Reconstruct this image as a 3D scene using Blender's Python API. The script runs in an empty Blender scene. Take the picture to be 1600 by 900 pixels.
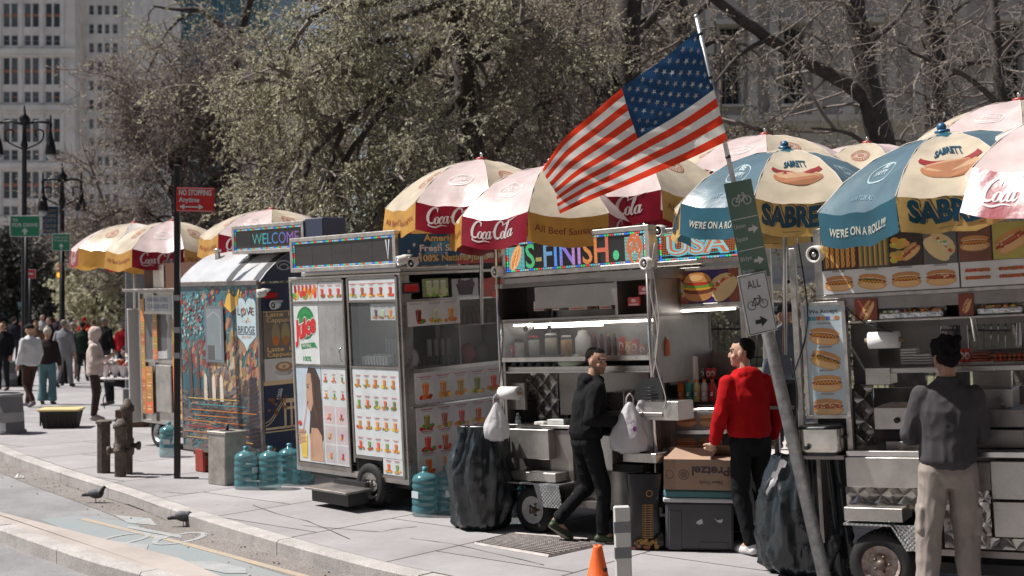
import bpy, bmesh, math, random
import numpy as np
from math import sin, cos, pi, radians as rad, sqrt, atan2
from mathutils import Vector, Matrix, noise
V = Vector
random.seed(7)
SC = bpy.context.scene
COLL = SC.collection

# ------------------------------------------------------------ camera, sky, sun, exposure
F, CX, HY, CH = 2000.0, 800.0, 478.0, 2.12
cam_d = bpy.data.cameras.new('camera')
cam = bpy.data.objects.new('camera', cam_d); COLL.objects.link(cam)
cam.location = (0, 0, CH); cam.rotation_euler = (rad(90), 0, 0)
cam_d.sensor_width = 36; cam_d.lens = 36 * F / 1600; cam_d.shift_y = (HY - 450) / 1600
cam_d.clip_start = 0.1; cam_d.clip_end = 2000
cam_d.dof.use_dof = True; cam_d.dof.focus_distance = 11.0; cam_d.dof.aperture_fstop = 2.2
SC.camera = cam
SUN_AZ = V((-0.985, 0.14, 0)).normalized(); SUN_EL = rad(57)
w = bpy.data.worlds.new('World'); SC.world = w; w.use_nodes = True
sky = w.node_tree.nodes.new('ShaderNodeTexSky'); sky.sky_type = 'NISHITA'; sky.sun_disc = False
sky.sun_elevation = SUN_EL; sky.sun_rotation = atan2(SUN_AZ.x, SUN_AZ.y)
bg = w.node_tree.nodes['Background']; bg.inputs[1].default_value = 0.064
wb = w.node_tree.nodes.new('ShaderNodeMix'); wb.data_type = 'RGBA'; wb.blend_type = 'MULTIPLY'; wb.inputs[0].default_value = 1; wb.inputs[7].default_value = (1, .90, .84, 1)
w.node_tree.links.new(sky.outputs[0], wb.inputs[6]); w.node_tree.links.new(wb.outputs[2], bg.inputs[0])
sd = bpy.data.lights.new('sun', 'SUN'); sd.energy = 5.0; sd.angle = rad(0.53); sd.color = (1, .965, .92)
so = bpy.data.objects.new('sun', sd); COLL.objects.link(so)
tosun = V((SUN_AZ.x * cos(SUN_EL), SUN_AZ.y * cos(SUN_EL), sin(SUN_EL)))
so.rotation_euler = (-tosun).to_track_quat('-Z', 'Y').to_euler(); so.location = (-10, -5, 30)
SC.view_settings.view_transform = 'Standard'; SC.view_settings.look = 'None'
SC.view_settings.exposure = 0.6; SC.view_settings.gamma = 1
SC.render.engine = 'CYCLES'
SC.cycles.use_denoising = True
SC.cycles.max_bounces = 8; SC.cycles.transparent_max_bounces = 10
SC.cycles.sample_clamp_indirect = 6

# ------------------------------------------------------------ helpers
def at(px, py, Y): return V(((px - CX) / F * Y, Y, CH - (py - HY) / F * Y))
def gnd(px, py, z=0.0):
    Y = (CH - z) * F / (py - HY); return V(((px - CX) / F * Y, Y, z))

def tag(o, label=None, cat=None, group=None, kind=None):
    if label: o['label'] = label
    if cat: o['category'] = cat
    if group: o['group'] = group
    if kind: o['kind'] = kind
    return o
def thing(name, label, cat, loc=(0, 0, 0), rot=0.0, group=None, M=None):
    o = bpy.data.objects.new(name, None); COLL.objects.link(o); o.empty_display_size = .1
    if M is not None: o.matrix_world = M
    else: o.location = loc; o.rotation_euler = (0, 0, rot)
    return tag(o, label, cat, group)
def dup(o, label=None, loc=None, rot=None, parent=None):
    c = o.copy(); COLL.objects.link(c)
    if parent is not None: c.parent = parent
    for ch in list(o.children): dup(ch, parent=c)
    if label: c['label'] = label
    if loc is not None: c.location = loc
    if rot is not None: c.rotation_euler = (0, 0, rot)
    return c

# ------------------------------------------------------------ materials
MATS = {}
def mat(name, col, rough=.6, metal=0.0, var=0.0, scale=6.0, bump=0.0, bscale=60.0, spec=None, emit=None, estr=1.0,
        alpha=1.0, trans=0.0, sub=0.0, transl=0.0, coat=0.0, col2=None, rvar=0.0, stretch=None):
    if name in MATS: return MATS[name]
    m = bpy.data.materials.new(name); m.use_nodes = True; nt = m.node_tree; N = nt.nodes; L = nt.links
    b = N['Principled BSDF']; c4 = (*col, 1) if len(col) == 3 else col
    b.inputs['Base Color'].default_value = c4; b.inputs['Roughness'].default_value = rough
    b.inputs['Metallic'].default_value = metal
    if spec is not None: b.inputs['Specular IOR Level'].default_value = spec
    if coat: b.inputs['Coat Weight'].default_value = coat; b.inputs['Coat Roughness'].default_value = .12
    tc = N.new('ShaderNodeTexCoord'); src = tc.outputs['Object']
    if stretch:
        mp = N.new('ShaderNodeMapping'); mp.inputs['Scale'].default_value = stretch
        L.new(src, mp.inputs[0]); src = mp.outputs[0]
    if var or col2 or rvar:
        n = N.new('ShaderNodeTexNoise'); n.inputs['Scale'].default_value = scale; n.inputs['Detail'].default_value = 8
        n.inputs['Roughness'].default_value = .65
        L.new(src, n.inputs['Vector'])
        r = N.new('ShaderNodeValToRGB'); r.color_ramp.elements[0].position = .32; r.color_ramp.elements[1].position = .68
        c0 = [max(0, v * (1 - var)) for v in col]; c1 = [min(1, v * (1 + var)) for v in col] if not col2 else list(col2)
        if col2: c0 = list(col)
        r.color_ramp.elements[0].color = (*c0, 1); r.color_ramp.elements[1].color = (*c1, 1)
        L.new(n.outputs['Fac'], r.inputs[0]); L.new(r.outputs[0], b.inputs['Base Color'])
        if rvar:
            mr = N.new('ShaderNodeMapRange'); mr.inputs['To Min'].default_value = max(.03, rough - rvar); mr.inputs['To Max'].default_value = min(1, rough + rvar)
            mr.inputs['From Min'].default_value = .3; mr.inputs['From Max'].default_value = .7
            L.new(n.outputs['Fac'], mr.inputs[0]); L.new(mr.outputs[0], b.inputs['Roughness'])
    if bump:
        n2 = N.new('ShaderNodeTexNoise'); n2.inputs['Scale'].default_value = bscale; n2.inputs['Detail'].default_value = 5
        L.new(src, n2.inputs['Vector'])
        bp = N.new('ShaderNodeBump'); bp.inputs['Strength'].default_value = bump; bp.inputs['Distance'].default_value = .02
        L.new(n2.outputs['Fac'], bp.inputs['Height']); L.new(bp.outputs[0], b.inputs['Normal'])
    if emit: b.inputs['Emission Color'].default_value = (*emit, 1); b.inputs['Emission Strength'].default_value = estr
    if trans: b.inputs['Transmission Weight'].default_value = trans; b.inputs['IOR'].default_value = 1.3
    if alpha < 1: b.inputs['Alpha'].default_value = alpha
    if transl:
        t = N.new('ShaderNodeBsdfTranslucent'); mx = N.new('ShaderNodeMixShader'); mx.inputs[0].default_value = transl
        bc = b.inputs['Base Color']
        if bc.links: L.new(bc.links[0].from_socket, t.inputs[0])
        else: t.inputs[0].default_value = c4
        L.new(b.outputs[0], mx.inputs[1]); L.new(t.outputs[0], mx.inputs[2]); L.new(mx.outputs[0], N['Material Output'].inputs[0])
    MATS[name] = m; return m

def attr_mat(name, rough=.4, transl=0.0, emit=0.0, dirt=0.12, bump=0.0, bscale=8, spec=.5, coat=0.0, grid=0.0, metal=0.0):
    """surface whose colour is printed, dyed or lit per face (colour attribute 'Col')"""
    if name in MATS: return MATS[name]
    m = bpy.data.materials.new(name); m.use_nodes = True; nt = m.node_tree; N = nt.nodes; L = nt.links
    b = N['Principled BSDF']; b.inputs['Roughness'].default_value = rough; b.inputs['Specular IOR Level'].default_value = spec
    b.inputs['Metallic'].default_value = metal
    a = N.new('ShaderNodeAttribute'); a.attribute_name = 'Col'; tc = N.new('ShaderNodeTexCoord')
    out = a.outputs['Color']
    if dirt:
        n = N.new('ShaderNodeTexNoise'); n.inputs['Scale'].default_value = 5; n.inputs['Detail'].default_value = 9
        L.new(tc.outputs['Object'], n.inputs['Vector'])
        mr = N.new('ShaderNodeMapRange'); mr.inputs['From Min'].default_value = .3; mr.inputs['From Max'].default_value = .75
        mr.inputs['To Min'].default_value = 1 + dirt * .3; mr.inputs['To Max'].default_value = 1 - dirt * 1.3
        L.new(n.outputs['Fac'], mr.inputs[0])
        mx = N.new('ShaderNodeMix'); mx.data_type = 'RGBA'; mx.blend_type = 'MULTIPLY'; mx.inputs[0].default_value = 1
        L.new(out, mx.inputs[6]); L.new(mr.outputs[0], mx.inputs[7]); out = mx.outputs[2]
    L.new(out, b.inputs['Base Color'])
    if emit:
        L.new(out, b.inputs['Emission Color']); b.inputs['Emission Strength'].default_value = emit
        b.inputs['Base Color'].default_value = (.02, .02, .02, 1)
        for l in list(b.inputs['Base Color'].links): L.remove(l)
    if bump:
        n2 = N.new('ShaderNodeTexNoise'); n2.inputs['Scale'].default_value = bscale; n2.inputs['Detail'].default_value = 4
        L.new(tc.outputs['Object'], n2.inputs['Vector'])
        bp = N.new('ShaderNodeBump'); bp.inputs['Strength'].default_value = bump; bp.inputs['Distance'].default_value = .03
        L.new(n2.outputs['Fac'], bp.inputs['Height']); L.new(bp.outputs[0], b.inputs['Normal'])
    if transl:
        t = N.new('ShaderNodeBsdfTranslucent'); mx = N.new('ShaderNodeMixShader'); mx.inputs[0].default_value = transl
        L.new(out, t.inputs[0]); L.new(b.outputs[0], mx.inputs[1]); L.new(t.outputs[0], mx.inputs[2]); L.new(mx.outputs[0], N['Material Output'].inputs[0])
    MATS[name] = m; return m

def steel_mat(name, quilt=0.0, col=(.56, .53, .50), rough=.3, bumpy=.25):
    """brushed stainless sheet: hazy, scuffed, gently dented; quilt = diamond embossing"""
    if name in MATS: return MATS[name]
    m = bpy.data.materials.new(name); m.use_nodes = True; nt = m.node_tree; N = nt.nodes; L = nt.links
    b = N['Principled BSDF']; b.inputs['Metallic'].default_value = .85
    tc = N.new('ShaderNodeTexCoord')
    n = N.new('ShaderNodeTexNoise'); n.inputs['Scale'].default_value = 3.2; n.inputs['Detail'].default_value = 9; n.inputs['Roughness'].default_value = .7
    L.new(tc.outputs['Object'], n.inputs['Vector'])
    r = N.new('ShaderNodeValToRGB'); r.color_ramp.elements[0].position = .3; r.color_ramp.elements[1].position = .72
    r.color_ramp.elements[0].color = (*[v * .62 for v in col], 1); r.color_ramp.elements[1].color = (*[min(1, v * 1.12) for v in col], 1)
    L.new(n.outputs['Fac'], r.inputs[0]); L.new(r.outputs[0], b.inputs['Base Color'])
    mr = N.new('ShaderNodeMapRange'); mr.inputs['From Min'].default_value = .3; mr.inputs['From Max'].default_value = .7
    mr.inputs['To Min'].default_value = rough - .1; mr.inputs['To Max'].default_value = rough + .16
    L.new(n.outputs['Fac'], mr.inputs[0]); L.new(mr.outputs[0], b.inputs['Roughness'])
    n2 = N.new('ShaderNodeTexNoise'); n2.inputs['Scale'].default_value = 2.3; n2.inputs['Detail'].default_value = 2
    L.new(tc.outputs['Object'], n2.inputs['Vector'])
    bp = N.new('ShaderNodeBump'); bp.inputs['Strength'].default_value = bumpy; bp.inputs['Distance'].default_value = .06
    L.new(n2.outputs['Fac'], bp.inputs['Height']); nor = bp.outputs[0]
    if quilt:
        sep = N.new('ShaderNodeSeparateXYZ'); L.new(tc.outputs['Object'], sep.inputs[0])
        def mth(op, a, bb=None, v=None):
            x = N.new('ShaderNodeMath'); x.operation = op; L.new(a, x.inputs[0])
            if bb is not None: L.new(bb, x.inputs[1])
            if v is not None: x.inputs[1].default_value = v
            return x.outputs[0]
        xy = mth('ADD', sep.outputs[0], sep.outputs[1])
        s = mth('ADD', xy, sep.outputs[2]); d = mth('SUBTRACT', xy, sep.outputs[2])
        fs = mth('PINGPONG', s, v=quilt / 2); fd = mth('PINGPONG', d, v=quilt / 2)
        h = mth('MULTIPLY', mth('SQRT', fs), mth('SQRT', fd))
        b2 = N.new('ShaderNodeBump'); b2.inputs['Strength'].default_value = 1; b2.inputs['Distance'].default_value = .35
        L.new(h, b2.inputs['Height']); L.new(nor, b2.inputs['Normal']); nor = b2.outputs[0]
    L.new(nor, b.inputs['Normal'])
    MATS[name] = m; return m

M_STEEL = steel_mat('stainless_steel'); M_STEEL_D = steel_mat('worn_stainless', col=(.33, .30, .28), rough=.38)
M_QUILT = steel_mat('quilted_stainless', quilt=.17, rough=.25)
M_CHROME = mat('chrome_tube', (.62, .6, .58), .22, 1, var=.15, scale=9)
M_ALU = mat('aluminium_trim', (.5, .47, .44), .38, .85, var=.25, scale=12)
M_BLACK = mat('black_plastic', (.012, .012, .013), .45, var=.2)
M_RUBBER = mat('tyre_rubber', (.014, .013, .013), .8, var=.3, bump=.2, bscale=90)
M_WHITE = mat('white_plastic', (.62, .60, .57), .4, var=.1)
M_DARK = mat('black_and_painted_shade', (.012, .011, .011), .8)  # near-black for dark things and for painted shade inside hollows
M_CABLE = mat('cable', (.02, .02, .02), .6)
M_LED = attr_mat('led_pixels', emit=.75, dirt=0)
M_PRINT = attr_mat('printed_vinyl', rough=.28, dirt=.14, bump=.15, bscale=5, coat=.2)
M_GOODS = attr_mat('packaging', rough=.42, dirt=.12)
M_SOFT = attr_mat('matt_dyed', rough=.85, dirt=.12)

# ------------------------------------------------------------ mesh builder
class MB:
    def __init__(s): s.v = []; s.f = []; s.m = []; s.c = []; s.sm = []; s.mats = []; s.mi = 0; s.col = (1, 1, 1); s.smooth = False; s.T = None
    def use(s, m, col=None):
        if m not in s.mats: s.mats.append(m)
        s.mi = s.mats.index(m)
        if col: s.col = col
        return s
    def add(s, vs, fs, col=None, smooth=None):
        o = len(s.v)
        if s.T is not None: vs = [s.T @ V(p) for p in vs]
        s.v.extend([tuple(p) for p in vs])
        for f in fs:
            s.f.append(tuple(i + o for i in f)); s.m.append(s.mi); s.c.append(col or s.col); s.sm.append(s.smooth if smooth is None else smooth)
        return s
    def box(s, x0, x1, y0, y1, z0, z1, bev=0.0, col=None):
        if x0 > x1: x0, x1 = x1, x0
        if y0 > y1: y0, y1 = y1, y0
        if z0 > z1: z0, z1 = z1, z0
        b = min(bev, (x1 - x0) * .45, (y1 - y0) * .45, (z1 - z0) * .45)
        if b <= 0:
            vs = [(x, y, z) for z in (z0, z1) for y in (y0, y1) for x in (x0, x1)]
            return s.add(vs, [(0, 2, 3, 1), (4, 5, 7, 6), (0, 1, 5, 4), (2, 6, 7, 3), (0, 4, 6, 2), (1, 3, 7, 5)], col, False)
        vs = []; fs = []; idx = {}
        for cx in (0, 1):
            for cy in (0, 1):
                for cz in (0, 1):
                    X = (x0, x1)[cx]; Y = (y0, y1)[cy]; Z = (z0, z1)[cz]
                    xi = X + (b if cx == 0 else -b); yi = Y + (b if cy == 0 else -b); zi = Z + (b if cz == 0 else -b)
                    for k, p in enumerate(((X, yi, zi), (xi, Y, zi), (xi, yi, Z))): idx[(cx, cy, cz, k)] = len(vs); vs.append(p)
        I = lambda *a: idx[a]
        fs += [(I(0,0,0,0), I(0,0,1,0), I(0,1,1,0), I(0,1,0,0)), (I(1,0,0,0), I(1,1,0,0), I(1,1,1,0), I(1,0,1,0)),
               (I(0,0,0,1), I(1,0,0,1), I(1,0,1,1), I(0,0,1,1)), (I(0,1,0,1), I(0,1,1,1), I(1,1,1,1), I(1,1,0,1)),
               (I(0,0,0,2), I(0,1,0,2), I(1,1,0,2), I(1,0,0,2)), (I(0,0,1,2), I(1,0,1,2), I(1,1,1,2), I(0,1,1,2))]
        for a in (0, 1):
            for c in (0, 1):
                fs.append((I(0,a,c,1), I(1,a,c,1), I(1,a,c,2), I(0,a,c,2)))
                fs.append((I(a,0,c,0), I(a,1,c,0), I(a,1,c,2), I(a,0,c,2)))
                fs.append((I(a,c,0,0), I(a,c,1,0), I(a,c,1,1), I(a,c,0,1)))
                for d in (0, 1): fs.append((I(a,c,d,0), I(a,c,d,1), I(a,c,d,2)))
        return s.add(vs, fs, col, False)
    def tube(s, pts, r, n=8, col=None, cap=True, smooth=True):
        pts = [V(p) for p in pts]; m = len(pts)
        rs = r if isinstance(r, (list, tuple)) else [r] * m
        vs = []; fs = []; d0 = (pts[1] - pts[0]).normalized(); up = V((0, 0, 1)) if abs(d0.z) < .9 else V((1, 0, 0))
        a = d0.cross(up).normalized()
        for i in range(m):
            d = (pts[min(i + 1, m - 1)] - pts[max(i - 1, 0)]).normalized()
            a = (a - d * a.dot(d)).normalized(); b = d.cross(a)
            for k in range(n):
                t = 2 * pi * k / n; vs.append(pts[i] + (a * cos(t) + b * sin(t)) * rs[i])
        for i in range(m - 1):
            for k in range(n):
                k2 = (k + 1) % n; fs.append((i * n + k, i * n + k2, (i + 1) * n + k2, (i + 1) * n + k))
        s.add(vs, fs, col, smooth)
        if cap:
            o = len(s.v) - len(vs); base = s.T; s.T = None
            s.f.append(tuple(o + k for k in reversed(range(n)))); s.f.append(tuple(o + (m - 1) * n + k for k in range(n)))
            for _ in (0, 1): s.m.append(s.mi); s.c.append(col or s.col); s.sm.append(False)
            s.T = base
        return s
    def lathe(s, prof, c=(0, 0, 0), n=20, axis='z', col=None, smooth=True, cols=None):
        c = V(c); vs = []
        for (r, h) in prof:
            for k in range(n):
                t = 2 * pi * k / n
                if axis == 'z': p = (r * cos(t), r * sin(t), h)
                elif axis == 'y': p = (r * cos(t), h, r * sin(t))
                else: p = (h, r * cos(t), r * sin(t))
                vs.append(c + V(p))
        for i in range(len(prof) - 1):
            fs = []
            for k in range(n):
                k2 = (k + 1) % n
                q = (i * n + k, i * n + k2, (i + 1) * n + k2, (i + 1) * n + k)
                fs.append(q if axis != 'y' else q[::-1])
            if i == 0: s.add(vs, fs, cols[i] if cols else col, smooth)
            else:
                o = len(s.v) - len(vs)
                for f in fs:
                    s.f.append(tuple(o + j for j in f)); s.m.append(s.mi); s.c.append((cols[i] if cols else col) or s.col); s.sm.append(smooth)
        return s
    def ell(s, c, rx, ry, rz, n=12, m=8, col=None, rot=None):
        c = V(c); vs = []; fs = []
        for i in range(m + 1):
            ph = pi * i / m
            for k in range(n):
                t = 2 * pi * k / n; p = V((rx * sin(ph) * cos(t), ry * sin(ph) * sin(t), rz * cos(ph)))
                if rot is not None: p = rot @ p
                vs.append(c + p)
        for i in range(m):
            for k in range(n):
                k2 = (k + 1) % n; fs.append((i * n + k, (i + 1) * n + k, (i + 1) * n + k2, i * n + k2))
        return s.add(vs, fs, col, True)
    def prism(s, poly, d, ax='y', col=None):
        """poly of 2-D points extruded from d[0] to d[1] along an axis"""
        n = len(poly); vs = []
        for t in d:
            for (a, b) in poly: vs.append((a, t, b) if ax == 'y' else ((a, b, t) if ax == 'z' else (t, a, b)))
        fs = [tuple(range(n)), tuple(range(2 * n - 1, n - 1, -1))] + [(i, (i + 1) % n + 0, (i + 1) % n + n, i + n) for i in range(n)]
        return s.add(vs, fs, col, False)
    def grid(s, P, nu, nv, colf=None, smooth=True, back=False):
        vs = [P(i / nu, j / nv) for j in range(nv + 1) for i in range(nu + 1)]; o = len(s.v)
        s.add(vs, [], None)
        for j in range(nv):
            for i in range(nu):
                a = o + j * (nu + 1) + i
                s.f.append((a, a + 1, a + nu + 2, a + nu + 1)); s.m.append(s.mi); s.sm.append(smooth)
                s.c.append(colf((i + .5) / nu, (j + .5) / nv) if colf else s.col)
        return s
    def build(s, name, mats=None, parent=None, sharp=None):
        me = bpy.data.meshes.new(name); me.from_pydata(s.v, [], s.f)
        ms = s.mats if s.mats else (mats if isinstance(mats, (list, tuple)) else [mats])
        for m in ms: me.materials.append(m)
        if len(ms) > 1: me.polygons.foreach_set('material_index', s.m)
        me.polygons.foreach_set('use_smooth', s.sm)
        ca = me.color_attributes.new('Col', 'FLOAT_COLOR', 'CORNER')
        buf = []
        for f, c in zip(s.f, s.c): buf.extend((c[0], c[1], c[2], 1.0) * len(f))
        ca.data.foreach_set('color', buf)
        me.validate(clean_customdata=False); me.update()
        o = bpy.data.objects.new(name, me); COLL.objects.link(o)
        if parent is not None: o.parent = parent
        return o
def one(name, m, fn, parent=None):
    b = MB(); b.use(m); fn(b); return b.build(name, parent=parent)
def recenter(o, loc):
    """move the object's origin to loc, keeping the geometry in place"""
    loc = V(loc); me = o.data; me.transform(Matrix.Translation(-loc)); o.location = o.location + loc; return o

# ------------------------------------------------------------ lettering
_TXT = {}
def text_polys(t, bold=0.0):
    k = (t, bold)
    if k in _TXT: return _TXT[k]
    c = bpy.data.curves.new('t', 'FONT'); c.body = t; c.size = 1; c.offset = bold; c.resolution_u = 3
    o = bpy.data.objects.new('t', c); COLL.objects.link(o)
    bpy.context.view_layer.update()
    dg = bpy.context.evaluated_depsgraph_get(); me = o.evaluated_get(dg).to_mesh()
    vs = [(v.co.x, v.co.y) for v in me.vertices]; fs = [tuple(p.vertices) for p in me.polygons]
    o.evaluated_get(dg).to_mesh_clear(); bpy.data.objects.remove(o); bpy.data.curves.remove(c)
    x0 = min(v[0] for v in vs); x1 = max(v[0] for v in vs)
    vs = [(x - x0, y) for x, y in vs]
    _TXT[k] = (vs, fs, x1 - x0); return _TXT[k]

class Print:
    """flat printed picture: 2-D shapes in metres on a panel, in thin layers; map(u,v,h)->point"""
    def __init__(s, mp, mb=None): s.map = mp; s.mb = mb or MB(); s.st = .0007
    def poly(s, pts, col, l=1):
        vs = [s.map(x, y, l * s.st) for x, y in pts]; s.mb.add(vs, [tuple(range(len(pts)))], col, False)
    def rect(s, x0, y0, x1, y1, col, l=1): s.poly([(x0, y0), (x1, y0), (x1, y1), (x0, y1)], col, l)
    def ell(s, cx, cy, rx, ry, col, l=1, rot=0.0, n=14, a0=0, a1=2 * pi, jit=0.0):
        c, q = cos(rot), sin(rot); P = []
        full = abs(a1 - a0 - 2 * pi) < 1e-6
        for k in range(n if full else n + 1):
            t = a0 + (a1 - a0) * k / n; j = 1 + random.uniform(-jit, jit); x = rx * cos(t) * j; y = ry * sin(t) * j
            P.append((cx + x * c - y * q, cy + x * q + y * c))
        s.poly(P, col, l)
    def line(s, pts, w, col, l=1):
        n = len(pts)
        ws = w if isinstance(w, (list, tuple)) else [w] * n
        L = []; R = []
        for i, (x, y) in enumerate(pts):
            x0, y0 = pts[max(i - 1, 0)]; x1, y1 = pts[min(i + 1, n - 1)]
            dx, dy = x1 - x0, y1 - y0; d = math.hypot(dx, dy) or 1; nx, ny = -dy / d, dx / d
            L.append((x + nx * ws[i] / 2, y + ny * ws[i] / 2)); R.append((x - nx * ws[i] / 2, y - ny * ws[i] / 2))
        vs = [s.map(x, y, l * s.st) for x, y in L] + [s.map(x, y, l * s.st) for x, y in R]
        s.mb.add(vs, [(i, i + n, i + 1 + n, i + 1) for i in range(n - 1)], col, False)
    def ring(s, cx, cy, rx, ry, w, col, l=1, n=22, a0=0, a1=2 * pi, rot=0.0):
        c, q = cos(rot), sin(rot)
        P = [(rx * cos(a0 + (a1 - a0) * k / n), ry * sin(a0 + (a1 - a0) * k / n)) for k in range(n + 1)]
        s.line([(cx + x * c - y * q, cy + x * q + y * c) for x, y in P], w, col, l)
    def text(s, t, x, y, h, col, l=3, bold=0.0, al='l', width=None, shear=0.0, rot=0.0, cols=None, bend=None, mirror=False):
        """h = cap height; width squeezes to fit; cols = colour by position 0..1"""
        vs, fs, W = text_polys(t, bold); k = h / .69; kx = k if not width else width / W
        TW = W * kx; ox = {'l': 0, 'c': -TW / 2, 'r': -TW}[al]; c, q = cos(rot), sin(rot); P = []
        for a, b in vs:
            X = a * kx + ox + shear * b * k; Y = b * k
            if mirror: X = -X
            if bend: Y += bend(X)
            P.append(s.map(x + X * c - Y * q, y + X * q + Y * c, l * s.st))
        o = len(s.mb.v); s.mb.add(P, [], None)
        for f in fs:
            s.mb.f.append(tuple(o + i for i in f)); s.mb.m.append(s.mb.mi); s.mb.sm.append(False)
            s.mb.c.append(cols(sum(vs[i][0] for i in f) / len(f) / W) if cols else col)
        return TW
def smooth_pts(pts, k=5):
    out = []; n = len(pts)
    for i in range(n - 1):
        p0, p1, p2, p3 = pts[max(i - 1, 0)], pts[i], pts[i + 1], pts[min(i + 2, n - 1)]
        for j in range(k):
            t = j / k; q = []
            for a, b, c, d in zip(p0, p1, p2, p3):
                q.append(.5 * ((2 * b) + (-a + c) * t + (2 * a - 5 * b + 4 * c - d) * t * t + (-a + 3 * b - 3 * c + d) * t ** 3))
            out.append(tuple(q))
    out.append(tuple(pts[-1])); return out
def script_logo(P, x, y, w, col, l=3):
    """flowing two-word soft drink script, drawn with a broad pen, width w, baseline y"""
    k = w / 6.3
    def st(pts, wd):
        q = smooth_pts([(a + .22 * b, b, c) for a, b, c in [(p[0], p[1], p[2] if len(p) > 2 else 1) for p in pts]], 6)
        P.line([(x + a * k, y + b * k) for a, b, c in q], [max(.02, c) * wd * k for a, b, c in q], col, l)
    def bigC(o):
        st([(o + 1.05, 1.45, .5), (o + .95, 1.85, 1), (o + .55, 2.0, 1), (o + .12, 1.5, 1.5), (o + .0, .75, 1.9), (o + .25, .1, 1.5), (o + .7, .02, 1.0), (o + 1.1, .4, .4)], .2)
    bigC(0); bigC(3.15)
    def ov(cx, cy, rx, ry): 
        st([(cx + rx * cos(t), cy + ry * sin(t), 1.2 + .6 * cos(2 * t)) for t in [2 * pi * i / 10 + .5 for i in range(11)]], .15)
    ov(1.2, .42, .24, .42); st([(1.95, .7, 1), (1.78, .85, 1), (1.6, .6, 1.6), (1.58, .25, 1.6), (1.78, .0, 1), (2.05, .25, .5)], .15)
    ov(2.3, .42, .24, .42); st([(2.55, .85, 1.5), (2.52, .3, 1.5), (2.7, .0, 1), (2.9, .3, .5)], .15)
    st([(2.85, .75, 1), (3.05, .8, 1)], .16)
    ov(4.4, .42, .24, .42); st([(4.7, .3, .6), (5.0, 1.5, .8), (4.95, 1.95, 1), (4.8, 1.4, 1.6), (4.78, .3, 1.6), (4.95, .0, 1), (5.1, .2, .5)], .15)
    ov(5.42, .42, .24, .42); st([(5.7, .85, 1.5), (5.66, .3, 1.5), (5.8, .0, 1), (6.0, .3, .5)], .15)
    st([(.55, .0, .5), (.3, -.3, 1), (1.1, -.42, 1.4), (1.9, -.22, 1), (2.7, -.4, .4)], .14)
    st([(4.1, 1.5, .4), (4.6, 1.7, 1), (5.3, 1.9, 1), (6.0, 2.1, .5)], .12)

# ------------------------------------------------------------ printed food pictures
def jc(c, k=.15): return tuple(max(0, min(1, v * (1 + random.uniform(-k, k)))) for v in c)
ORANGE = (.75, .23, .03); RED_ = (.6, .04, .03); GREEN_ = (.12, .3, .05); YEL = (.8, .5, .06); BUN = (.66, .33, .12); SAUS = (.33, .06, .03)
def p_juice(P, cx, cy, s, col, fr=None, l=2, cap=True):
    """a tumbler of juice with a heap of fruit at its foot and a caption over it"""
    fr = fr or random.choice([(RED_, GREEN_), (ORANGE, YEL), (GREEN_, ORANGE), (ORANGE, RED_), (GREEN_, YEL)])
    for i in range(6):
        a = random.uniform(-.42, .42) * s; P.ell(cx + a, cy - .3 * s + random.uniform(-.07, .07) * s, .13 * s, .11 * s, jc(fr[i % 2], .3), l + i * .2, n=8, jit=.15)
    P.poly([(cx - .14 * s, cy - .3 * s), (cx + .14 * s, cy - .3 * s), (cx + .21 * s, cy + .28 * s), (cx - .21 * s, cy + .28 * s)], col, l + 2)
    P.ell(cx, cy + .28 * s, .21 * s, .05 * s, jc(tuple(min(1, v * 1.5 + .1) for v in col), .1), l + 3, n=10)
    P.rect(cx - .12 * s, cy - .2 * s, cx - .07 * s, cy + .2 * s, tuple(min(1, v + .25) for v in col), l + 3)
    for i in range(3): P.ell(cx + random.uniform(-.28, .28) * s, cy - .36 * s, .11 * s, .08 * s, jc(fr[(i + 1) % 2], .3), l + 4, n=8, jit=.15)
    if cap:
        for j in range(2): P.rect(cx - (.38 - .1 * j) * s, cy + (.58 - .1 * j) * s, cx + (.38 - .1 * j) * s, cy + (.62 - .1 * j) * s, ((.6, .08, .08), (.4, .35, .35))[j], l)
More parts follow.
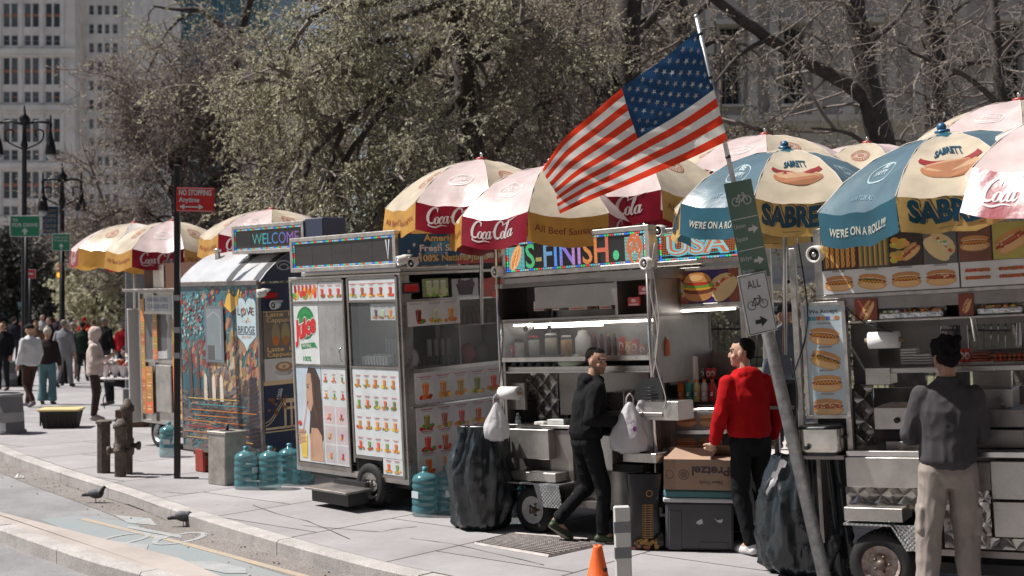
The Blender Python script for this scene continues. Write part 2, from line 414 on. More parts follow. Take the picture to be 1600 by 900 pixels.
def p_dog(P, cx, cy, w, rot=0.0, top='mustard', l=2, cap=True):
    h = w * .3; c, q = cos(rot), sin(rot)
    R = lambda x, y: (cx + x * c - y * q, cy + x * q + y * c)
    def E(x, y, rx, ry, col, ll): X, Y = R(x, y); P.ell(X, Y, rx, ry, col, ll, rot=rot, n=16)
    E(0, -h * .35, w * .5, h * .62, jc(BUN, .1), l); E(0, -h * .45, w * .42, h * .4, (.78, .46, .2), l + 1)
    E(0, h * .42, w * .47, h * .42, jc((.6, .27, .09), .1), l); E(0, h * .12, w * .44, h * .3, (.8, .6, .38), l + 1)
    E(0, h * .05, w * .49, h * .26, SAUS, l + 2); E(0, h * .12, w * .43, h * .1, (.52, .13, .06), l + 3)
    if top == 'mustard':
        P.line([R(-w * .38 + w * .76 * i / 14, h * (.05 + (.14 if i % 2 else -.14))) for i in range(15)], w * .03, (.85, .5, .03), l + 4)
    elif top == 'chili':
        for i in range(26): X, Y = R(random.uniform(-.4, .4) * w, h * random.uniform(-.2, .3)); P.ell(X, Y, w * .035, w * .025, jc(random.choice([(.35, .05, .02), (.6, .12, .04), (.8, .55, .3)]), .3), l + 4 + i * .05, n=6, jit=.2)
    elif top == 'relish':
        for i in range(22): X, Y = R(random.uniform(-.4, .4) * w, h * random.uniform(0, .3)); P.ell(X, Y, w * .04, w * .02, jc((.08, .12, .02), .4), l + 4 + i * .05, n=6, jit=.2)
        P.line([R(-w * .38 + w * .76 * i / 14, h * (-.05 + (.12 if i % 2 else -.12))) for i in range(15)], w * .03, (.85, .5, .03), l + 6)
    if cap: P.rect(cx - w * .22, cy + h * 1.25, cx + w * .22, cy + h * 1.42, (.35, .3, .3), l)
def p_burger(P, cx, cy, s, l=2):
    P.ell(cx, cy - .18 * s, .42 * s, .2 * s, (.6, .27, .1), l); P.ell(cx, cy - .05 * s, .45 * s, .12 * s, (.2, .06, .03), l + 1)
    P.ell(cx, cy + .03 * s, .46 * s, .09 * s, (.85, .45, .04), l + 2); P.ell(cx, cy + .09 * s, .47 * s, .08 * s, (.2, .4, .06), l + 3, jit=.12, n=20)
    P.ell(cx, cy + .14 * s, .36 * s, .06 * s, (.6, .05, .03), l + 4); P.ell(cx, cy + .17 * s, .42 * s, .3 * s, (.68, .3, .09), l + 5, a0=0, a1=pi)
    P.ell(cx - .05 * s, cy + .3 * s, .22 * s, .09 * s, (.85, .5, .22), l + 6)
def p_taco(P, cx, cy, s, l=2, flip=1):
    P.ell(cx, cy, .5 * s, .36 * s, (.72, .5, .24), l, rot=-.5 * flip)
    for i in range(34):
        a = random.uniform(-.34, .34) * s; b = random.uniform(-.17, .2) * s
        P.ell(cx + a, cy + b - a * .45 * flip, .06 * s, .045 * s, jc(random.choice([(.35, .13, .05), (.15, .35, .05), (.65, .07, .04), (.75, .7, .6)]), .25), l + 1 + i * .06, n=7, jit=.2)
    P.ell(cx - .1 * s * flip, cy - .12 * s, .5 * s, .24 * s, (.76, .55, .28), l + 4, rot=-.75 * flip)
def p_skewer(P, x, y, w, l=2):
    P.rect(x - w * .12, y - w * .008, x + w * 1.05, y + w * .008, (.3, .25, .22), l)
    for i in range(9): P.ell(x + w * (i + .5) / 9, y, w * .07, w * .085, jc((.4, .1, .03), .35), l + 1 + i * .1, n=8, jit=.15)
# ============================================================ THE SETTING: ground, road, kerbs, pavement
RZ = -0.14
def poly_sheet(name, pts, z, m, kind='structure'):
    me = bpy.data.meshes.new(name); me.from_pydata([(p[0], p[1], z) for p in pts], [], [tuple(range(len(pts)))])
    me.materials.append(m); o = bpy.data.objects.new(name, me); COLL.objects.link(o)
    if me.polygons[0].normal.z < 0: me.flip_normals()
    if kind: o['kind'] = kind
    return o
def ground_mat(name, c0, c1, speck=.5, big=.6, joints=None, rough=.85, bump=.3, jcol=(.06, .05, .05), gum=0.0, fine=170, angle=0):
    m = bpy.data.materials.new(name); m.use_nodes = True; nt = m.node_tree; N = nt.nodes; L = nt.links
    b = N['Principled BSDF']; b.inputs['Roughness'].default_value = rough; b.inputs['Specular IOR Level'].default_value = .3
    g = N.new('ShaderNodeNewGeometry'); mp = N.new('ShaderNodeMapping'); mp.inputs['Rotation'].default_value = (0, 0, angle)
    L.new(g.outputs['Position'], mp.inputs[0]); src = mp.outputs[0]
    n1 = N.new('ShaderNodeTexNoise'); n1.inputs['Scale'].default_value = big; n1.inputs['Detail'].default_value = 12; n1.inputs['Roughness'].default_value = .72
    L.new(src, n1.inputs['Vector'])
    r1 = N.new('ShaderNodeValToRGB'); r1.color_ramp.elements[0].position = .33; r1.color_ramp.elements[1].position = .66
    r1.color_ramp.elements[0].color = (*c0, 1); r1.color_ramp.elements[1].color = (*c1, 1); L.new(n1.outputs['Fac'], r1.inputs[0])
    n2 = N.new('ShaderNodeTexNoise'); n2.inputs['Scale'].default_value = fine; n2.inputs['Detail'].default_value = 3; L.new(src, n2.inputs['Vector'])
    mr = N.new('ShaderNodeMapRange'); mr.inputs['From Min'].default_value = .35; mr.inputs['From Max'].default_value = .65
    mr.inputs['To Min'].default_value = 1 - speck * .5; mr.inputs['To Max'].default_value = 1 + speck * .5; L.new(n2.outputs['Fac'], mr.inputs[0])
    mx = N.new('ShaderNodeMix'); mx.data_type = 'RGBA'; mx.blend_type = 'MULTIPLY'; mx.inputs[0].default_value = 1
    L.new(r1.outputs[0], mx.inputs[6]); L.new(mr.outputs[0], mx.inputs[7]); out = mx.outputs[2]
    hgt = n2.outputs['Fac']
    if gum:
        vo = N.new('ShaderNodeTexVoronoi'); vo.inputs['Scale'].default_value = 2.6; L.new(src, vo.inputs['Vector'])
        lt = N.new('ShaderNodeMapRange'); lt.inputs['From Min'].default_value = .045; lt.inputs['From Max'].default_value = .075
        lt.inputs['To Min'].default_value = 1 - gum; lt.inputs['To Max'].default_value = 1; L.new(vo.outputs['Distance'], lt.inputs[0])
        m2 = N.new('ShaderNodeMix'); m2.data_type = 'RGBA'; m2.blend_type = 'MULTIPLY'; m2.inputs[0].default_value = 1
        L.new(out, m2.inputs[6]); L.new(lt.outputs[0], m2.inputs[7]); out = m2.outputs[2]
    if joints:
        nd = N.new('ShaderNodeTexNoise'); nd.inputs['Scale'].default_value = 1.2; L.new(src, nd.inputs['Vector'])
        ad = N.new('ShaderNodeMix'); ad.data_type = 'VECTOR'; ad.inputs[0].default_value = .012
        L.new(src, ad.inputs[4]); L.new(nd.outputs['Color'], ad.inputs[5])
        br = N.new('ShaderNodeTexBrick'); br.inputs['Scale'].default_value = 1; br.inputs['Brick Width'].default_value = joints[0]
        br.inputs['Row Height'].default_value = joints[1]; br.inputs['Mortar Size'].default_value = joints[2]; br.inputs['Mortar Smooth'].default_value = .1
        br.inputs['Color1'].default_value = (.86, .86, .87, 1); br.inputs['Color2'].default_value = (1.0, 1.0, 1.0, 1); br.inputs['Mortar'].default_value = (.22, .2, .2, 1)
        br.offset = .43
        L.new(ad.outputs[1], br.inputs['Vector'])
        m3 = N.new('ShaderNodeMix'); m3.data_type = 'RGBA'; m3.blend_type = 'MULTIPLY'; m3.inputs[0].default_value = 1
        L.new(out, m3.inputs[6]); L.new(br.outputs['Color'], m3.inputs[7]); out = m3.outputs[2]
    L.new(out, b.inputs['Base Color'])
    bp = N.new('ShaderNodeBump'); bp.inputs['Strength'].default_value = bump; bp.inputs['Distance'].default_value = .01
    L.new(hgt, bp.inputs['Height']); L.new(bp.outputs[0], b.inputs['Normal'])
    return m
G_ROAD = ground_mat('asphalt', (.16, .155, .155), (.27, .265, .27), .55, .8, bump=.5, fine=120)
G_WALK = ground_mat('pavement_slabs', (.23, .218, .218), (.35, .335, .335), .18, .5, joints=(2.3, 1.45, .012), gum=.35, angle=rad(-52), bump=.15)
G_KERB = ground_mat('granite_kerb', (.27, .25, .24), (.44, .41, .39), .45, 2.2, bump=.3, fine=90)
G_MED = ground_mat('median_concrete', (.30, .26, .23), (.41, .36, .33), .3, 1.1, gum=.2)
G_GUT = ground_mat('gutter_grit', (.15, .13, .12), (.22, .20, .185), .8, 2.5, bump=.8, fine=60)
G_GREEN = ground_mat('worn_green_paint', (.21, .255, .26), (.25, .25, .25), .4, 2.4, bump=.4, fine=110)
G_YEL = ground_mat('worn_yellow_line', (.40, .31, .21), (.30, .27, .24), .5, 5)
G_WHT = ground_mat('worn_white_paint', (.34, .345, .345), (.25, .26, .26), .35, 5)
G_LAWN = ground_mat('lawn', (.09, .095, .05), (.16, .145, .09), .9, .7, fine=25)
poly_sheet('ground', [(-900, -60), (900, -60), (900, 1500), (-900, 1500)], RZ, G_ROAD)

KL = [(-60, 108), (-34, 62), (-20, 38.5), (-12.6, 27)] + [tuple(gnd(x, y).xy) for x, y in ((0, 694), (100, 730), (200, 761), (355, 811), (550, 865), (690, 897))] + [(.55, 9.2), (1.9, 8.45), (3.6, 7.75), (6, 7.1), (12, 6.3), (40, 4)]
kl = [tuple(p) for p in smooth_pts([(x, y) for x, y in KL], 6)]
def offset(pl, d):
    out = []
    for i, (x, y) in enumerate(pl):
        x0, y0 = pl[max(0, i - 1)]; x1, y1 = pl[min(len(pl) - 1, i + 1)]; L = math.hypot(x1 - x0, y1 - y0) or 1
        out.append((x - (y1 - y0) / L * d, y + (x1 - x0) / L * d))
    return out
def kerb_run(name, pl, width, side=1, step=2.0, zt=0.0):
    """a run of granite kerbstones with a real rounded arris and open joints"""
    mb = MB(); mb.use(G_KERB); inner = offset(pl, width * side)
    acc = 0; seg = []; dist = [0]
    for i in range(1, len(pl)): dist.append(dist[-1] + math.dist(pl[i], pl[i - 1]))
    def samp(P, d):
        for i in range(1, len(P)):
            if dist[i] >= d: t = (d - dist[i - 1]) / (dist[i] - dist[i - 1] + 1e-9); return (P[i-1][0] + (P[i][0] - P[i-1][0]) * t, P[i-1][1] + (P[i][1] - P[i-1][1]) * t)
        return P[-1]
    d = 0
    while d < dist[-1] - .1:
        L = min(step * random.uniform(.85, 1.2), dist[-1] - d); ks = [d + .006 + (L - .012) * k / 4 for k in range(5)]; dz = random.uniform(-.004, .004)
        vs = []
        for q in ks:
            o = samp(pl, q); i2 = samp(inner, q); t = .018 / width
            o2 = (o[0] + (i2[0] - o[0]) * t, o[1] + (i2[1] - o[1]) * t)
            vs += [(o[0], o[1], RZ - .05), (o[0], o[1], zt - .022 + dz), (o2[0], o2[1], zt - .002 + dz), (i2[0], i2[1], zt + .001 + dz), (i2[0], i2[1], RZ - .05)]
        fs = []
        for k in range(4):
            for j in range(4): a = k * 5 + j; fs.append((a, a + 5, a + 6, a + 1))
        fs += [(0, 1, 2, 3, 4), (20, 24, 23, 22, 21)]
        mb.add(vs, fs); d += L
    me = mb.build(name); bm = bmesh.new(); bm.from_mesh(me.data); bmesh.ops.recalc_face_normals(bm, faces=bm.faces); bm.to_mesh(me.data); bm.free()
    return tag(me, kind='structure')
outer = offset(kl, 0); kerb_run('kerb', offset(kl, -.17), .17)
# pavement: a raised slab behind the kerb, out to the park
walk_pts = kl + [(120, 4), (120, 160), (-60, 160)]
o = poly_sheet('pavement', walk_pts, 0.004, G_WALK)
# gutter grit, then the bike lane's paint
gut = offset(kl, -.175); gut2 = [(x, y) for i, (x, y) in enumerate(offset(kl, -.55))]
mb = MB(); mb.use(G_GUT); n = len(gut)
mb.add([(x, y, RZ + .0045) for x, y in gut] + [(x, y, RZ + .0045) for x, y in gut2], [(i, i + n, i + n + 1, i + 1) for i in range(n - 1)])
tag(mb.build('gutter'), kind='structure')
g = lambda x, y, z=RZ: tuple(gnd(x, y, z).xy)
poly_sheet('green_lane', [g(*p) for p in ((62, 812), (120, 806), (250, 822), (420, 846), (560, 880), (690, 925), (330, 925), (250, 880), (150, 848))], RZ + .003, G_GREEN)
mb = MB(); mb.use(G_YEL); PR = Print(lambda u, v, h: (u, v, RZ + .006), mb)
ya = [V(g(x, y)) for x, y in ((127, 811), (300, 853), (500, 908))]; PR.line([tuple(p) for p in ya], .085, (1, 1, 1), 1)
tag(mb.build('lane_line'), kind='structure')
mb = MB(); mb.use(G_WHT); PR = Print(lambda u, v, h: (u, v, RZ + .0075 + h * .25), mb)
for (x, y) in ((192, 843), (281, 842)):
    c = g(x, y); PR.ring(c[0], c[1], .17, .33, .06, (1, 1, 1), rot=rad(-20))
for poly in (((165, 845), (232, 852), (228, 864), (160, 852)), ((290, 878), (330, 878), (384, 889), (386, 897), (352, 897), (310, 888)), ((178, 806), (235, 811), (245, 822), (200, 818)), ((200, 822), (285, 838), (283, 842), (198, 826)), ((238, 846), (243, 838), (260, 838), (262, 842))):
    _k = globals().get('_k', 1) + 1; q_ = [g(*p) for p in poly]; PR.poly(q_ if sum((q_[i][0] - q_[i-1][0]) * (q_[i][1] + q_[i-1][1]) for i in range(len(q_))) < 0 else q_[::-1], (1, 1, 1), _k)
tag(mb.build('bike_symbol'), kind='structure')
# the separator island in the foreground
me0 = [tuple(gnd(x, y, 0).xy) for x, y in ((-160, 760), (0, 825), (133, 872), (239, 900))]; me0 += [(me0[-1][0] + 1.6, me0[-1][1] - 1.55), (me0[-1][0] + 3.6, me0[-1][1] - 3.2)]
kerb_run('island_kerb', me0, .16, 1, 1.6)
inn = offset(me0, .161); far_ = [tuple(gnd(x, y, 0).xy) for x, y in ((380, 911), (345, 900), (280, 872), (66, 817), (0, 800), (-160, 752))]
far_ = [(inn[-1][0] + .8, inn[-1][1] + .3)] + far_
mb = MB(); mb.use(G_MED); n1 = inn + far_
mb.prism(n1, (RZ - .02, 0.0), 'z'); om = mb.build('island')
bm = bmesh.new(); bm.from_mesh(om.data); bmesh.ops.recalc_face_normals(bm, faces=bm.faces); bm.to_mesh(om.data); bm.free(); tag(om, kind='structure')
# cracks and a cellar grating in the pavement
mb = MB(); mb.use(M_DARK); PR = Print(lambda u, v, h: (u, v, .0075), mb)
for pl in (((470, 822), (520, 826), (590, 832), (613, 828), (650, 824)), ((395, 790), (440, 806), (480, 815), (545, 843)), ((255, 769), (290, 772), (310, 770)), ((640, 842), (700, 850), (790, 870), (850, 884)), ((90, 741), (190, 771), (250, 794))):
    q = smooth_pts([tuple(gnd(*p).xy) for p in pl], 4); PR.line([(x + random.uniform(-.008, .008), y + random.uniform(-.008, .008)) for x, y in q], [random.uniform(.004, .015) for _ in q], (0, 0, 0))
tag(mb.build('pavement_crack'), kind='structure')
gr = thing('sidewalk_grate', 'rusty steel cellar grate set in the pavement beneath the walking man in black', 'grate', (0, 0, 0))
c4 = [gnd(*p) for p in ((742, 851), (800, 835), (960, 848), (858, 871))]
mg = mat('grate_iron', (.10, .085, .08), .6, .5, var=.4, scale=20)
mb = MB(); mb.use(M_DARK); mb.add([(p.x, p.y, .006) for p in c4], [(0, 3, 2, 1)]); mb.build('pit_shade', parent=gr)  # flat near-black sheet painted as the shade below the bars
mb = MB(); mb.use(mg)
bl = lambda a, b: c4[0] * (1 - a) * (1 - b) + c4[1] * a * (1 - b) + c4[2] * a * b + c4[3] * (1 - a) * b
for i in range(46): 
    a = bl(0, (i + .5) / 46); b_ = bl(1, (i + .5) / 46); mb.tube([a + V((0, 0, .009)), b_ + V((0, 0, .009))], .0075, 4, smooth=False)
for i in range(13):
    a = bl((i + .5) / 13, 0); b_ = bl((i + .5) / 13, 1); mb.tube([a + V((0, 0, .009)), b_ + V((0, 0, .009))], .010, 4, smooth=False)
mb.build('bars', parent=gr)
mb = MB(); mb.use(mat('grate_frame', (.2, .18, .17), .6, .4, var=.3))
for a, b_ in ((0, 1), (1, 2), (2, 3), (3, 0)): mb.tube([c4[a] + V((0, 0, .006)), c4[b_] + V((0, 0, .006))], .018, 4, smooth=False)
mb.build('frame', parent=gr)
poly_sheet('lawn', [(-5.5, 28), (90, 19), (90, 62), (-13, 62)], .02, G_LAWN)

# ============================================================ BUILDINGS
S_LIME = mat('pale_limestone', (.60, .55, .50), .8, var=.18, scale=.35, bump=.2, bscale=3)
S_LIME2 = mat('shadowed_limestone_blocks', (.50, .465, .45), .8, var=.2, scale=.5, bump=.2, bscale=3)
S_GLASS = mat('window_glass', (.03, .035, .04), .12, var=.3)
S_GLASSL = mat('window_glass_with_blinds', (.10, .11, .12), .25, var=.4, scale=.3)
S_TERRA = mat('terracotta_spandrel', (.30, .13, .07), .7)
def facade(name, label, x0, x1, z1, Y, depth, wins, wall=S_LIME, extra=None, rot=0.0):
    """wall with one recessed window part per opening; wins = (x,z,w,h,kind) relative to the left foot of the front"""
    t = thing(name, label, 'building', (x0, Y, 0), rot)
    W = x1 - x0; mb = MB(); mb.use(wall)
    xs = sorted({0, W} | {w[0] for w in wins} | {w[0] + w[2] for w in wins}); zs = sorted({0, z1} | {w[1] for w in wins} | {w[1] + w[3] for w in wins})
    wl = [w for w in wins]
    rows = {}
    for w in wl: rows.setdefault((w[1], w[3]), []).append(w)
    z = 0
    for (wz, wh) in sorted(rows):
        if wz > z + 1e-6: mb.box(0, W, 0, .6, z, wz)
        x = 0
        for w in sorted(rows[(wz, wh)]):
            mb.box(x, w[0], 0, .6, wz, wz + wh); x = w[0] + w[2]
        mb.box(x, W, 0, .6, wz, wz + wh); z = wz + wh
    if z < z1: mb.box(0, W, 0, .6, z, z1)
    mb.box(0, W, .6, depth, 0, z1)
    if extra: extra(mb)
    mb.build('wall', parent=t)
    cache = {}
    for w in wl:
        k = (round(w[2], 2), round(w[3], 2), w[4])
        if k not in cache:
            m2 = MB(); m2.use(S_GLASS if w[4] % 2 == 0 else S_GLASSL); m2.box(0, w[2], .32, .36, 0, w[3])
            m2.use(mat('window_frame_paint', (.34, .33, .31), .6)); f = .07
            for a, b_, c_, d_ in ((0, f, 0, w[3]), (w[2] - f, w[2], 0, w[3]), (f, w[2] - f, 0, f), (f, w[2] - f, w[3] - f, w[3]), (f, w[2] - f, w[3] * .5 - f / 2, w[3] * .5 + f / 2)): m2.box(a, b_, .25, .31, c_, d_)
            if w[4] >= 4:
                n_ = 3
                for i in range(1, n_): m2.box(w[2] * i / n_ - .02, w[2] * i / n_ + .02, .27, .3, f, w[3] - f)
                for i in range(1, 6): m2.box(f, w[2] - f, .27, .3, w[3] * i / 6 - .02, w[3] * i / 6 + .02)
            if w[4] in (2, 3): m2.use(S_TERRA); m2.box(0, w[2], .2, .24, w[3] * .44, w[3] * .56)
            o_ = m2.build('window', parent=t); cache[k] = o_
        else: o_ = cache[k].copy(); COLL.objects.link(o_); o_.parent = t
        o_.location = (w[0], 0, w[1])
    return t
# far left: the great pale office building, two wings
Y1 = 200; px = Y1 / F; zz = lambda y: CH - (y - HY) * px
wins = []
for (ya, yb, k) in ((5, 42, 2), (55, 71, 0), (90, 132, 2), (143, 160, 1), (185, 222, 2), (234, 250, 0), (268, 310, 2), (322, 336, 1), (352, 384, 2), (396, 412, 0)):
    for gx in (-160, -128, -94, -62, -28, 5, 38, 71):
        for q in (0, 12.5): wins.append(((gx + q + 195) * px, zz(yb), 1.0, (yb - ya) * px, k + (random.random() < .3)))
def ex1(mb):
    for y in (80, 168, 258, 342): mb.box(-.3, (117 + 195) * px + .3, -.7, 0, zz(y + 5), zz(y - 3)); mb.box(-.1, (117 + 195) * px + .1, -.4, 0, zz(y + 9), zz(y + 5.2))
    for gx in (-165, -133, -99, -67, -33, 0, 33, 66, 98):
        for (a, b_) in ((-60, 74), (88, 162), (177, 252), (267, 336), (352, 420)): mb.box((gx + 195) * px - .35, (gx + 195) * px + .25, -.22, 0, zz(b_), zz(a))
facade('office_building', 'pale stone office tower with orange spandrels rising at the far left edge', (-195 - CX) * px, (117 - CX) * px, zz(-60), Y1, 2.6, wins, extra=ex1)
Y2 = 203; px = Y2 / F; wins = []
for j in range(12):
    y = 8 + j * 29.5
    for x in (3, 24, 37, 48.5, 61): wins.append((x * px, zz(y + 15), .75, 15 * px, int(random.random() < .4)))
def ex2(mb):
    for x in (16, 72, 84): mb.box(x * px, (x + 3) * px, -.3, 0, 0, zz(-60))
facade('office_wing', 'narrow plain pale tower wing just right of the spandrelled office tower', (115 - CX) * px, (206 - CX) * px, zz(-60), Y2, 30, wins, extra=ex2)
t = thing('glass_tower', 'teal glass skyscraper seen between the branches', 'building', (at(205, 478, 290).x, 290, 0))
px = 290 / F; m2 = MB(); m2.use(mat('teal_curtain_wall', (.045, .12, .15), .35, .2, var=.3, scale=.05)); m2.box(0, 215 * px, 0, 40, 0, 80); m2.build('glazing', parent=t)
m2 = MB(); m2.use(mat('mullions', (.16, .24, .27), .5, .3))
for i in range(24): m2.box(i * 9 * px, i * 9 * px + .25, -.25, 0, 0, 80)
for i in range(20): m2.box(0, 215 * px, -.3, -.26, i * 4, i * 4 + .5)
m2.build('mullion_grid', parent=t)
t = thing('dark_tower', 'slim navy tower between stone wing and teal glass', 'building', (at(203, 478, 280).x, 280, 0)); m2 = MB(); m2.use(mat('navy_cladding', (.012, .02, .035), .4))
m2.box(0, 2.8, 0, 8, 0, 85); m2.use(S_GLASSL)
for i in range(20): m2.box(.3, 2.5, -.05, 0, 3 + i * 4, 5.2 + i * 4)
m2.build('walls', parent=t)
t = thing('pale_roofed_building', 'low building with sloping pale roof glimpsed through the green tree', 'building', (at(345, 478, 75).x, 75, 0)); px = 75 / F
m2 = MB(); m2.use(S_LIME); m2.box(0, 6.4, 0, 9, 0, 14.5); m2.build('walls', parent=t)
m2 = MB(); m2.use(mat('pale_roof', (.62, .61, .6), .5)); m2.prism([(-.4, 14.4), (3.2, 17.2), (6.8, 17.2), (6.8, 14.4)], (-.5, 9.5), 'y'); m2.build('roof', parent=t)
# street level at the far left: dark shopfront range
t = thing('shopfront_range', 'dark low shopfronts across the street behind the crowd', 'building', (-66, 118, 0)); m2 = MB(); m2.use(mat('dark_shop_stone', (.05, .045, .045), .7, var=.3, scale=.3)); m2.box(0, 44, 0, 10, 0, 7.5)
m2.use(mat('teal_shop_glass', (.05, .11, .12), .2, var=.5, scale=.4))
for i in range(12): m2.box(1 + i * 3.6, 3.6 + i * 3.6, -.1, 0, .6, 4.2)
m2.use(S_LIME)
for i in range(13): m2.box(.2 + i * 3.6, .7 + i * 3.6, -.3, 0, 0, 4.6)
m2.build('walls', parent=t)
# town hall behind the park
Y3 = 58; px = Y3 / F; X0 = at(640, 0, Y3).x; wins = []; wx = (60, 165, 270, 375, 480, 578, 690, 795, 905, 1010)
for x in wx:
    wins.append((x * px, zz_ := CH + (HY - 168) * px, 33 * px, 122 * px, 4))
    wins.append((x * px + .15, CH + (HY - 452) * px, 26 * px, 44 * px, 5))
def ex3(mb):
    W = 1100 * px
    mb.box(-.3, W, -.45, 0, CH + (HY - 196) * px, CH + (HY - 186) * px); mb.box(-.2, W, -.3, 0, CH + (HY - 203) * px, CH + (HY - 196.2) * px)
    mb.box(-.6, W, -.9, 0, CH + (HY - 30) * px + 2.6, CH + (HY - 30) * px + 3.4)
    mb.box(-.4, W, -.9, 0, 0, 3.0 - .2); mb.box(-.5, W, -1.0, 0, 2.81, 3.1)
    for x in wx:
        for q in (-22, 44):
            mb.box((x + q) * px, (x + q + 13) * px, -.38, 0, CH + (HY - 185) * px, CH + (HY + 60) * px); mb.box((x + q - 2) * px, (x + q + 15) * px, -.5, 0, CH + (HY - 186) * px, CH + (HY - 176) * px)
        mb.box((x - 4) * px, (x + 37) * px, -.3, 0, CH + (HY - 172) * px, CH + (HY - 168.3) * px)
        for s in (-4, 33.3): mb.box((x + s) * px, (x + s + 4) * px, -.15, 0, CH + (HY - 168) * px, CH + (HY - 46) * px)
        mb.box((x - 6) * px, (x + 39) * px, -.4, 0, CH + (HY - 45.6) * px, CH + (HY - 38) * px)
    for i in range(9): mb.box(0, W, -.025, 0, 3.3 + i * .58, 3.84 + i * .58)
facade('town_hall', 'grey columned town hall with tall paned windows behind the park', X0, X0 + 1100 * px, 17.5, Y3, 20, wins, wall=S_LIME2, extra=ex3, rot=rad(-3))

# ============================================================ TREES
class Wood:
    def __init__(s, seed): s.r = np.random.default_rng(seed); s.V = []; s.F = []; s.n = 0
    def tubes(s, P, R, S=3):
        N_, K, _ = P.shape; d = np.empty_like(P); d[:, 1:-1] = P[:, 2:] - P[:, :-2]; d[:, 0] = P[:, 1] - P[:, 0]; d[:, -1] = P[:, -1] - P[:, -2]
        d /= np.linalg.norm(d, axis=2, keepdims=True) + 1e-9
        up = np.array([.31, .17, .93]); a = np.cross(d, up); a /= np.linalg.norm(a, axis=2, keepdims=True) + 1e-9; b = np.cross(d, a)
        t = np.arange(S) * 2 * pi / S
        ring = P[:, :, None] + R[:, :, None, None] * (a[:, :, None] * np.cos(t)[None, None, :, None] + b[:, :, None] * np.sin(t)[None, None, :, None])
        i = np.arange(N_)[:, None, None] * K * S; k = np.arange(K - 1)[None, :, None] * S; j = np.arange(S)[None, None, :]; j2 = (j + 1) % S
        f = np.stack([i + k + j, i + k + j2, i + k + S + j2, i + k + S + j], -1).reshape(-1, 4) + s.n
        s.V.append(ring.reshape(-1, 3)); s.F.append(f); s.n += N_ * K * S
    def spawn(s, P, n, L, K=4, spread=.9, droop=.0, r0=.02, tmin=.25, keep=1.0, wob=.25):
        N_, KP, _ = P.shape; r = s.r
        t = r.uniform(tmin, 1, (N_, n)) * (KP - 1); i = np.minimum(t.astype(int), KP - 2); f = (t - i)[..., None]
        ar = np.arange(N_)[:, None]; p = P[ar, i] * (1 - f) + P[ar, i + 1] * f; d = P[ar, i + 1] - P[ar, i]
        d /= np.linalg.norm(d, axis=2, keepdims=True) + 1e-9
        q = r.normal(size=d.shape); q -= d * (q * d).sum(2, keepdims=True); q /= np.linalg.norm(q, axis=2, keepdims=True) + 1e-9
        e = d * (1 - spread * .6) + q * spread; e /= np.linalg.norm(e, axis=2, keepdims=True)
        p = p.reshape(-1, 3); e = e.reshape(-1, 3)
        M_ = len(p); Ls = L * r.uniform(.5, 1.25, (M_, 1)); out = np.empty((M_, K, 3)); out[:, 0] = p
        for k in range(1, K):
            e = e + r.normal(size=e.shape) * wob + np.array([0, 0, -droop]); e /= np.linalg.norm(e, axis=1, keepdims=True)
            out[:, k] = out[:, k - 1] + e * Ls / (K - 1)
        R = r0 * r.uniform(.7, 1.2, (M_, 1)) * np.linspace(1, .35, K)[None]
        return out, R
    def leaves(s, P, n, size):
        N_, K, _ = P.shape; r = s.r; t = r.uniform(.1, K - 1.001, (N_, n)); i = t.astype(int); f = (t - i)[..., None]; ar = np.arange(N_)[:, None]
        p = (P[ar, i] * (1 - f) + P[ar, i + 1] * f).reshape(-1, 3); p += r.normal(size=p.shape) * size * .5
        M_ = len(p); a = r.normal(size=(M_, 3)); a /= np.linalg.norm(a, axis=1, keepdims=True); b = np.cross(a, r.normal(size=(M_, 3))); b /= np.linalg.norm(b, axis=1, keepdims=True)
        z = size * r.uniform(.5, 1.3, (M_, 1)); v = np.stack([p - a * z, p + b * z * .55, p + a * z, p - b * z * .55], 1).reshape(-1, 3)
        s.V.append(v); s.F.append(np.arange(M_ * 4).reshape(-1, 4) + s.n); s.n += M_ * 4
    def build(s, name, m, parent, smooth=True):
        v = np.concatenate(s.V).astype(np.float32); f = np.concatenate(s.F).astype(np.int32); me = bpy.data.meshes.new(name)
        me.vertices.add(len(v)); me.vertices.foreach_set('co', v.ravel()); me.loops.add(f.size); me.loops.foreach_set('vertex_index', f.ravel())
        me.polygons.add(len(f)); me.polygons.foreach_set('loop_start', np.arange(0, f.size, 4, dtype=np.int32)); me.polygons.foreach_set('loop_total', np.full(len(f), 4, np.int32))
        me.polygons.foreach_set('use_smooth', np.full(len(f), smooth)); me.update(calc_edges=True); me.materials.append(m)
        o = bpy.data.objects.new(name, me); COLL.objects.link(o); o.parent = parent; return o
BARK = mat('bark', (.035, .028, .026), .9, col2=(.085, .07, .062), scale=7, bump=1, bscale=22)
TWIG = mat('twigs', (.13, .105, .095), .9, col2=(.22, .19, .165), scale=1.5)
TWIG_P = mat('bare_purple_twigs', (.14, .11, .105), .9, col2=(.23, .185, .175), scale=1.5)
LEAF = mat('budding_leaves', (.31, .31, .19), .7, col2=(.52, .49, .34), scale=2.2, transl=.4)
LEAF2 = mat('dull_buds', (.27, .235, .18), .8, col2=(.43, .37, .28), scale=2.2, transl=.4)
